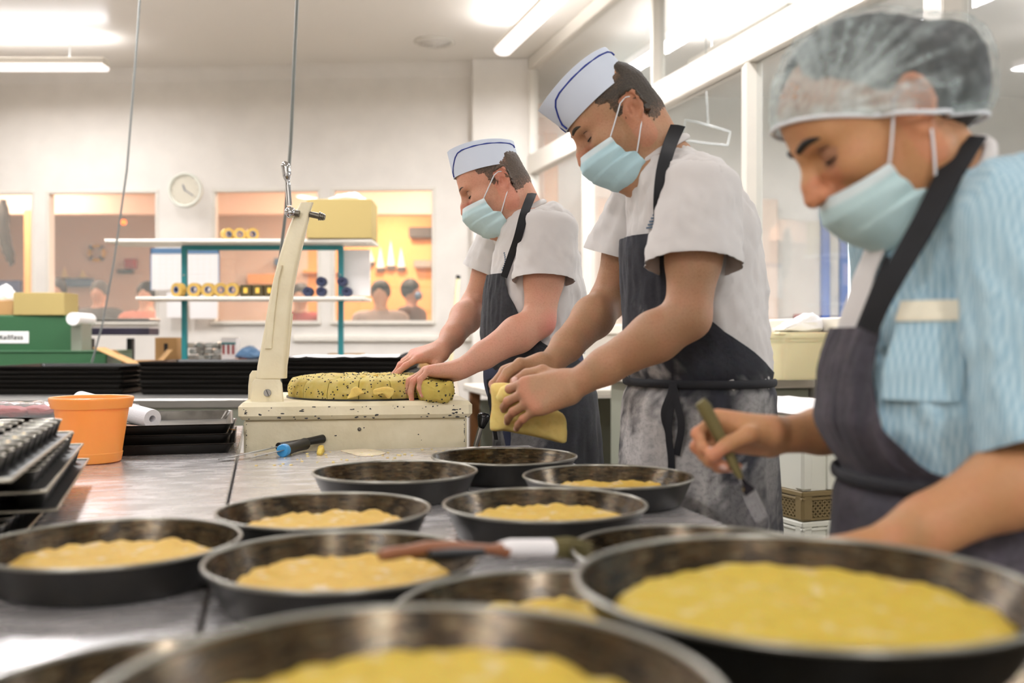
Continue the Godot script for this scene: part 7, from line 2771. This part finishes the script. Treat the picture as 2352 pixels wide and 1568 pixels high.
func right_side() -> void:
	var mb: MB
	# ---- bench behind the two bakers
	var be := thing("side_bench", "white topped bench with wooden legs behind the bakers", "bench", Vector3(0.18, 0, -5.55), TYAW)
	mb = MB.new()
	mb.box(Vector3(0.25, 0.88, 0), Vector3(1.26, 0.04, 0.80), 0.006)
	part(be, "bench_top", mb, M["bench top"])
	for k: Array in [[-0.32, 0.36], [-0.32, -0.36], [0.82, 0.36], [0.82, -0.36]]:
		mb = MB.new()
		mb.box(Vector3(k[0], 0.43, k[1]), Vector3(0.06, 0.86, 0.06), 0.006)
		part(be, "leg", mb, M["wood"])
	mb = MB.new()
	mb.box(Vector3(0.25, 0.42, -0.30), Vector3(1.1, 0.78, 0.03))
	part(be, "back_panel", mb, M["grey panel"])
	mb = MB.new()
	mb.box(Vector3(0.25, 0.25, 0.0), Vector3(1.1, 0.03, 0.66))
	part(be, "under_shelf", mb, M["wood"])
	for k: Array in [[-0.16, 0.22, "brown carton on the low shelf of the side bench"], [0.14, 0.26, "larger brown carton on the low shelf of the side bench"]]:
		carton(k[2], Vector3(0.22, k[1], 0.3), be.transform * Vector3(k[0], 0.266, 0.1), TYAW, M["card dark"])
	mb = MB.new()
	var og := []
	for q: Array in [[-0.07, 0.0], [0.08, 0.0], [0.06, 0.03], [0.0, 0.05], [-0.05, 0.03]]:
		og.append(Vector3(q[0], q[1], 0))
	pillow(mb, og, 0.05, 0.01)
	one("orange_bag", mb, M["shop orange"], "small orange bag lying on the side bench behind the bakers", "bag", be.transform * Vector3(-0.22, 0.905, -0.1))
	# ---- counter along the partition with tubs on it
	var n := Vector3(-0.957, 0, -0.289)
	var c0 := Vector3(part_x(4.35), 0, -4.35) + n * 0.37
	var co := thing("side_counter", "pale counter under the glazed partition carrying cream tubs", "counter", c0, ROOM_YAW)
	mb = MB.new()
	mb.box(Vector3(0, 0.985, 0), Vector3(0.56, 0.04, 1.0), 0.006)
	part(co, "counter_top", mb, M["bench top"])
	mb = MB.new()
	mb.box(Vector3(0.02, 0.48, 0), Vector3(0.48, 0.96, 0.96), 0.006)
	part(co, "cabinet", mb, M["grey panel"])
	var tub := func(label: String, at: Vector3, w: float, dp: float, h: float, m: Material) -> Node3D:
		var t := thing("tub", label, "tub", at, ROOM_YAW)
		var pts := PackedVector3Array()
		var q := MB.new()
		for k: Array in [[0.0, 0.84], [0.012, 0.87], [h * 0.80, 0.97], [h * 0.80, 1.0], [h * 0.88, 1.005], [h * 0.88, 1.04], [h, 1.05], [h, 1.02], [h * 0.9, 0.98]]:
			for j in 32:
				var a := TAU * j / 32.0
				var cx := signf(cos(a)) * pow(absf(cos(a)), 0.35)
				var sz := signf(sin(a)) * pow(absf(sin(a)), 0.35)
				pts.append(Vector3(cx * w / 2 * k[1], k[0], sz * dp / 2 * k[1]))
		q.grid(pts, 9, 32, true)
		part(t, "body", q, m)
		q = MB.new()
		q.at(Vector3(0, h - 0.006, 0))
		q.box(Vector3.ZERO, Vector3(w * 1.02, 0.012, dp * 1.02), 0.005)
		part(t, "lid", q, m)
		return t
	var ctop := 1.006
	var t1: Node3D = tub.call("cream tub on the counter beside the floury apron", Vector3(P(1800, 0, 4.0).x, ctop, -4.0), 0.25, 0.34, 0.185, M["tub cream"])
	var t3: Node3D = tub.call("whiter tub standing behind the cream tub on the counter", Vector3(P(1888, 0, 4.05).x - 0.10, ctop, -4.42), 0.20, 0.30, 0.17, M["tub white"])
	mb = MB.new()
	var ol := []
	for q: Array in [[-0.08, 0.0], [0.09, 0.0], [0.085, 0.05], [0.05, 0.075], [-0.02, 0.045], [-0.07, 0.02]]:
		ol.append(Vector3(q[0], q[1], 0))
	pillow(mb, ol, 0.06, 0.012)
	one("plastic_bag", mb, M["tissue"], "crumpled white plastic bag on the cream tub", "bag", Vector3(P(1830, 0, 4.0).x, ctop + 0.188, -4.0))
	# ---- crates beside the woman
	var cy := 0.40
	var at := Vector3(P(1842, 0, 3.30).x, 0, -3.36)
	var yaw := ROOM_YAW + 0.08
	var hs := [[0.205, 0], [0.115, 1], [0.115, 0]]
	mb = MB.new()
	mb.box(Vector3(0, 0.31, 0), Vector3(0.42, 0.41, 0.60), 0.01)
	for sx: float in [-0.15, 0.15]:
		for sz: float in [-0.24, 0.24]:
			mb.at(Vector3(sx, 0.05, sz), Basis(Vector3(0, 0, 1), PI / 2))
			mb.lathe([Vector2(0, -0.015), Vector2(0.05, -0.015), Vector2(0.05, -0.015), Vector2(0.05, 0.015), Vector2(0.05, 0.015), Vector2(0, 0.015)], 16)
			mb.at(Vector3.ZERO)
			mb.box(Vector3(sx, 0.085, sz), Vector3(0.03, 0.05, 0.03))
	one("crate_cart", mb, M["crate dark"], "dark wheeled cart under the stack of crates", "cart", at, yaw)
	var y := 0.516
	crate("white crate at the bottom of the stack beside the woman", 0.40, 0.58, 0.092, 0, at + Vector3(0, y, 0), yaw)
	y += 0.093
	crate("tan lattice crate between two white crates", 0.40, 0.58, 0.092, 1, at + Vector3(0, y, 0), yaw)
	y += 0.093
	crate("tall white crate on the tan lattice crate", 0.40, 0.58, 0.23, 0, at + Vector3(0, y, 0), yaw)
	y += 0.232
	mb = MB.new()
	var pts2 := PackedVector3Array()
	for i in 13:
		for j in 17:
			var u := i / 12.0 * 2 - 1
			var v := j / 16.0 * 2 - 1
			pts2.append(Vector3(v * 0.215, 0.012 + 0.007 * nz.get_noise_2d(u * 5.0, v * 5.0) - 0.02 * pow(maxf(absf(u), absf(v)), 8.0), u * 0.31))
	mb.sheet(pts2, 13, 17, 0.004)
	var cl := one("linen_cloth", mb, M["paper"], "white cloth spread over the stack of crates", "cloth", at + Vector3(0, y + 0.012, 0), yaw)

func stander(label: String, px: float, py: float, d: float, hair: Material, shirt: Material, skin: Color, masked := false, stripes := 0) -> void:
	# a person seen from behind or aside through the shop windows, standing on the shop floor
	var top := P(px, py, d)
	var t := thing("person", label, "person", Vector3(top.x, 0, -d))
	var s := SDF.new()
	var hgt := top.y - 0.115
	s.ell(Vector3(0, hgt, 0), Vector3(0.078, 0.11, 0.092), Basis(), 0.02)
	s.cone(Vector3(0, hgt - 0.07, 0.01), Vector3(0, hgt - 0.20, 0.0), 0.05, 0.058, 0.03)
	s.cone(Vector3(-0.16, hgt - 0.215, 0), Vector3(0.16, hgt - 0.215, 0), 0.055, 0.055, 0.06)
	s.ell(Vector3(0, hgt - 0.385, 0), Vector3(0.17, 0.22, 0.11), Basis(), 0.06)
	s.ell(Vector3(0, hgt - 0.72, 0), Vector3(0.16, 0.20, 0.11), Basis(), 0.06)
	for x: float in [-1, 1]:
		s.cone(Vector3(0.20 * x, hgt - 0.225, 0), Vector3(0.24 * x, hgt - 0.55, 0.02), 0.05, 0.042, 0.03)
		s.cone(Vector3(0.24 * x, hgt - 0.55, 0.02), Vector3(0.20 * x, hgt - 0.76, 0.14), 0.042, 0.03, 0.02)
		s.cone(Vector3(0.20 * x, hgt - 0.76, 0.14), Vector3(0.18 * x, hgt - 0.82, 0.20), 0.03, 0.025, 0.02)
		s.cone(Vector3(0.09 * x, hgt - 0.78, 0), Vector3(0.10 * x, 0.08, 0), 0.085, 0.05, 0.04)
		s.cone(Vector3(0.10 * x, 0.05, -0.02), Vector3(0.11 * x, 0.045, 0.13), 0.045, 0.04, 0.02)
		s.ell(Vector3(0.078 * x, hgt - 0.01, -0.01), Vector3(0.012, 0.03, 0.02), Basis(), 0.01)
	s.cone(Vector3(0, hgt - 0.005, 0.09), Vector3(0, hgt - 0.03, 0.104), 0.010, 0.013, 0.01)
	var mb := MB.new()
	mb.col = skin
	surf(mb, s, Vector3(-0.34, 0.0, -0.22), Vector3(0.34, hgt + 0.14, 0.30), 0.028)
	part(t, "body", mb, M["skin"])
	var c := SDF.new()
	c.cone(Vector3(-0.15, hgt - 0.215, 0), Vector3(0.15, hgt - 0.215, 0), 0.066, 0.066, 0.06)
	c.cone(Vector3(0, hgt - 0.14, 0), Vector3(0, hgt - 0.25, 0), 0.066, 0.10, 0.06)
	c.ell(Vector3(0, hgt - 0.385, 0), Vector3(0.185, 0.24, 0.125), Basis(), 0.06)
	c.ell(Vector3(0, hgt - 0.70, 0), Vector3(0.175, 0.20, 0.125), Basis(), 0.06)
	for x: float in [-1, 1]:
		c.cone(Vector3(0.20 * x, hgt - 0.225, 0), Vector3(0.235 * x, hgt - 0.50, 0.02), 0.062, 0.056, 0.03)
	mb = MB.new()
	surf(mb, c, Vector3(-0.34, hgt - 0.95, -0.22), Vector3(0.34, hgt - 0.15, 0.25), 0.026)
	part(t, "shirt", mb, shirt)
	for k in stripes:
		mb = MB.new()
		mb.box(Vector3(0.0, hgt - 0.36 - k * 0.07, 0.0), Vector3(0.24, 0.018, 0.262), 0.01)
		part(t, "stripe", mb, M["paper"] if stripes == 4 else M["hair grey"])
	var hs := SDF.new()
	hs.ell(Vector3(0, hgt + 0.022, -0.014), Vector3(0.092, 0.108, 0.098), Basis(), 0.02)
	mb = MB.new()
	surf(mb, hs, Vector3(-0.12, hgt - 0.12, -0.14), Vector3(0.12, hgt + 0.16, 0.12), 0.018)
	part(t, "hair", mb, hair)
	if masked:
		mb = MB.new()
		mb.ball(Vector3(0, hgt - 0.045, 0.078), Vector3(0.055, 0.045, 0.035), 14, 10)
		part(t, "face_mask", mb, M["blue pack"])
		t.rotation.y = 1.2

func shop() -> void:
	var mb: MB
	var zf := -13.4
	mb = MB.new()
	mb.box(Vector3(-3.4, 3.06, -11.0), Vector3(8.6, 0.12, 5.4))
	struct("ceiling_shop", mb, M["shop ceiling"])
	mb = MB.new()
	mb.box(Vector3(-5.2, 1.5, zf - 0.06), Vector3(4.9, 3.0, 0.12))
	struct("wall_shop_back", mb, M["shop grey wall"])
	mb = MB.new()
	mb.box(Vector3(-0.9, 1.5, zf - 0.06), Vector3(3.7, 3.0, 0.12))
	struct("wall_shop_orange", mb, M["shop orange"])
	mb = MB.new()
	mb.box(Vector3(-7.6, 1.5, -11.0), Vector3(0.12, 3.0, 5.2))
	struct("wall_shop_left", mb, M["shop wall"])
	mb = MB.new()
	mb.box(Vector3(0.35, 1.5, -11.2), Vector3(0.12, 3.0, 4.6))
	struct("wall_shop_right", mb, M["shop orange"])
	mb = MB.new()
	mb.box(Vector3(-3.0, 2.72, -10.6), Vector3(8.0, 0.5, 0.12), 0.01)
	struct("trim_2", mb, M["shop ceiling"])
	# lamps of the shop
	for k: Array in [[-5.6, 2.93, -8.9], [-5.4, 2.93, -9.5], [-5.2, 2.93, -10.15]]:
		var t := thing("shop_lamp", "warm strip lamp under the shop ceiling behind the glass", "lamp", Vector3(k[0], k[1], k[2]), 0.0, "strip lamps of the shop")
		mb = MB.new()
		mb.box(Vector3(0, 0.03, 0), Vector3(1.5, 0.03, 0.12), 0.005)
		part(t, "housing", mb, M["white frame"])
		mb = MB.new()
		mb.box(Vector3(0, 0.0, 0), Vector3(1.5, 0.03, 0.09), 0.01)
		part(t, "tube", mb, M["warm lamp"])
		area(Vector3(k[0], k[1] - 0.02, k[2]), Vector2(1.5, 0.09), 4.5, Color(1.0, 0.90, 0.82))
	for k: Array in [[-2.0, -9.4], [-1.0, -9.6], [-0.6, -11.2], [-2.6, -11.6], [-1.6, -12.6]]:
		var t2 := thing("spot_lamp", "round recessed spot lamp in the shop ceiling", "lamp", Vector3(k[0], 2.995, k[1]), 0.0, "recessed spot lamps of the shop")
		mb = MB.new()
		mb.lathe([Vector2(0.10, 0.0), Vector2(0.11, -0.012), Vector2(0.085, -0.014)], 20)
		part(t2, "ring", mb, M["white frame"])
		mb = MB.new()
		mb.lathe([Vector2(0, -0.014), Vector2(0.084, -0.013)], 20)
		part(t2, "lens", mb, M["warm lamp"])
		area(Vector3(k[0], 2.97, k[1]), Vector2(0.16, 0.16), 7.0, Color(1.0, 0.88, 0.78))
	for k: Array in [[284, 510, 12.0], [234, 487, 12.0]]:
		var t3 := thing("glow_lamp", ["small glowing orange pendant lamp in the shop", "fainter orange pendant lamp in the shop"][0 if k[0] == 284 else 1], "lamp", P(k[0], k[1], k[2]))
		mb = MB.new()
		mb.ball(Vector3.ZERO, Vector3.ONE * (0.034 if k[0] == 284 else 0.02), 14, 10)
		part(t3, "bulb", mb, M["orange lamp"])
		mb = MB.new()
		mb.tube([Vector3(0, 0.03, 0), Vector3(0, 3.0 - t3.position.y, 0)], 0.004, 6)
		part(t3, "flex", mb, M["black"])
	# shelves and things on the shop walls
	var wz := zf + 0.02
	var rnd := func(label: String, px: float, py: float, r: float) -> void:
		var p := P(px, py, 13.3)
		var t4 := thing("wall_badge", label, "decoration", Vector3(p.x, p.y, wz))
		var q := MB.new()
		q.at(Vector3.ZERO, Basis(Vector3.RIGHT, PI / 2))
		q.lathe([Vector2(r, 0.0), Vector2(r, 0.03), Vector2(r, 0.03), Vector2(r * 0.6, 0.04), Vector2(r * 0.6, 0.04), Vector2(r * 0.6, 0.0)], 28)
		part(t4, "ring", q, M["yellow"])
		for i in 4:
			q = MB.new()
			q.at(Vector3.ZERO, Basis(Vector3(0, 0, 1), PI / 4 + PI / 2 * i))
			q.box(Vector3(r * 0.82, 0, 0.03), Vector3(r * 0.5, r * 0.36, 0.04), 0.01)
			part(t4, "dark_band", q, M["black"])
	rnd.call("yellow ring with dark bands hung on the shop wall", 218, 580, 0.12)
	for k: Array in [[135, 625, 0.16], [178, 628, 0.13], [846, 585, 0.20], [870, 590, 0.30], [894, 580, 0.36], [918, 590, 0.28]]:
		var p2 := P(k[0], k[1], 13.2)
		var t5 := thing("model_boat", "small sailing boat model with pale sails on the shop wall", "decoration", Vector3(p2.x, p2.y - k[2] / 2, wz + 0.012), 0.0, "boat models on the shop walls")
		mb = MB.new()
		mb.extrude(PackedVector2Array([Vector2(-0.045, 0.02), Vector2(0.055, 0.02), Vector2(0.0, k[2])]), -0.012, 0.012)
		part(t5, "sail", mb, M["paper"] if k[0] > 500 else M["tub cream"])
		mb = MB.new()
		mb.extrude(PackedVector2Array([Vector2(-0.06, 0.015), Vector2(-0.045, -0.03), Vector2(0.045, -0.03), Vector2(0.068, 0.015)]), -0.03, 0.03)
		part(t5, "hull", mb, M["hair grey"])
	for k: Array in [[292, 604, 0.14, 0.13, "red paint", "red painted plaque on the shop wall"], [280, 622, 0.20, 0.05, "black", "black narrow shelf on the shop wall"], [972, 532, 0.40, 0.14, "hair grey", "grey wall panel on the orange shop wall"], [980, 605, 0.36, 0.10, "silver pack", "silver fish shaped plaque on the orange shop wall"], [175, 648, 0.36, 0.11, "blue pack", "long blue box on the shop shelf"], [652, 600, 0.30, 0.10, "blue pack", "slate blue sign on the shop wall"], [735, 622, 0.5, 0.05, "shop orange", "orange ledge on the shop wall"], [598, 640, 0.4, 0.14, "shop orange", "orange basket on the shop shelf"]]:
		var p3 := P(k[0], k[1], 13.2)
		mb = MB.new()
		mb.box(Vector3.ZERO, Vector3(k[2], k[3], 0.10), 0.01)
		one("wall_item", mb, M[k[4]], k[5], "decoration", Vector3(p3.x, p3.y, wz + 0.055))
	# dark mobile, blue door and orange post at the shop's left side
	mb = MB.new()
	var ol := []
	for q2: Array in [[2, 460], [14, 470], [20, 540], [32, 590], [26, 610], [10, 580], [-6, 520]]:
		ol.append(P(q2[0], q2[1], 9.6) - P(10, 530, 9.6))
	pillow(mb, ol, 0.05, 0.03)
	one("hanging_cloth", mb, M["hair grey"], "dark patterned cloth hanging in the shop", "cloth", P(10, 530, 9.6))
	mb = MB.new()
	mb.box(Vector3(0, 0.9, 0), Vector3(0.34, 1.8, 0.06), 0.01)
	struct("door_2", mb, M["dark blue paint"], Vector3(P(14, 0, 11.0).x, 0, -11.0))
	mb = MB.new()
	mb.box(Vector3(0, 1.25, 0), Vector3(0.075, 2.5, 0.10), 0.01)
	one("orange_post", mb, M["shop orange"], "orange upright post standing in the shop", "post", Vector3(P(68, 0, 10.4).x, 0, -10.4))
	# low shop counter and shelves along the window
	for k: Array in [[-4.35, 1.9, 1.16], [-1.7, 2.0, 1.10]]:
		var t6 := thing("shop_counter", ["long shop counter crowded with goods behind the second window", "shop counter behind the window with the orange wall"][0 if k[0] < -3 else 1], "counter", Vector3(k[0], 0, -12.4))
		mb = MB.new()
		mb.box(Vector3(0, k[2] / 2 - 0.02, 0), Vector3(k[1], k[2] - 0.04, 0.5), 0.01)
		part(t6, "cabinet", mb, M["shop wall"])
		mb = MB.new()
		mb.box(Vector3(0, k[2] - 0.02, 0), Vector3(k[1] + 0.04, 0.04, 0.56), 0.006)
		part(t6, "counter_top", mb, M["wood"])
	rng.seed = 17
	var cols := ["shirt brown", "hair grey", "shop orange", "paper", "shirt pink", "blue pack", "yellow", "red paint", "silver pack"]
	for k in 34:
		var left := k < 18
		var x := (-5.2 + k * 0.1) if left else (-2.55 + (k - 18) * 0.113)
		var hh := rng.randf_range(0.10, 0.28)
		mb = MB.new()
		mb.box(Vector3(0, hh / 2, 0), Vector3(rng.randf_range(0.05, 0.09), hh, 0.12), 0.012)
		one("goods_box", mb, M[cols[rng.randi() % cols.size()]], "small packed goods on the crowded shop counter" if left else "small packed goods on the counter before the orange wall", "goods", Vector3(x, 1.161 if left else 1.101, -12.4 + rng.randf_range(-0.15, 0.15)), 0.0, "goods on the long counter" if left else "goods on the short counter")
	# people in the shop
	stander("dark haired person seen through the glass above the light brown carton", 131, 640, 10.2, M["hair dark"], M["shirt brown"], Color(0.5, 0.3, 0.2))
	stander("grey haired person in dark clothes behind the shop window", 228, 645, 9.9, M["hair grey"], M["hair grey"], Color(0.5, 0.3, 0.22))
	stander("person in pink clothes behind the planner sheet", 336, 648, 9.2, M["hair dark"], M["shirt pink"], Color(0.6, 0.35, 0.25))
	stander("person in a red striped shirt behind the cream arm", 690, 652, 9.4, M["hair dark"], M["shirt red"], Color(0.5, 0.3, 0.2), false, 4)
	stander("dark haired person in a pale shirt behind the last shop window", 874, 645, 9.0, M["hair dark"], M["shirt pale"], Color(0.5, 0.3, 0.2), false, 3)
	stander("masked person in brown before the orange shop wall", 945, 642, 9.8, M["hair dark"], M["shirt brown"], Color(0.45, 0.24, 0.16), true)

func _ready() -> void:
	nz.seed = 7
	nz.frequency = 1.0
	nz.fractal_octaves = 3
	rng.seed = 11
	setup()
	materials()
	lamps()
	walls()
	print("room ", Time.get_ticks_msec())
	work_tables()
	pans()
	divider()
	print("table ", Time.get_ticks_msec())
	props()
	shop()
	background()
	print("props ", Time.get_ticks_msec())
	people()
	print("people ", Time.get_ticks_msec())
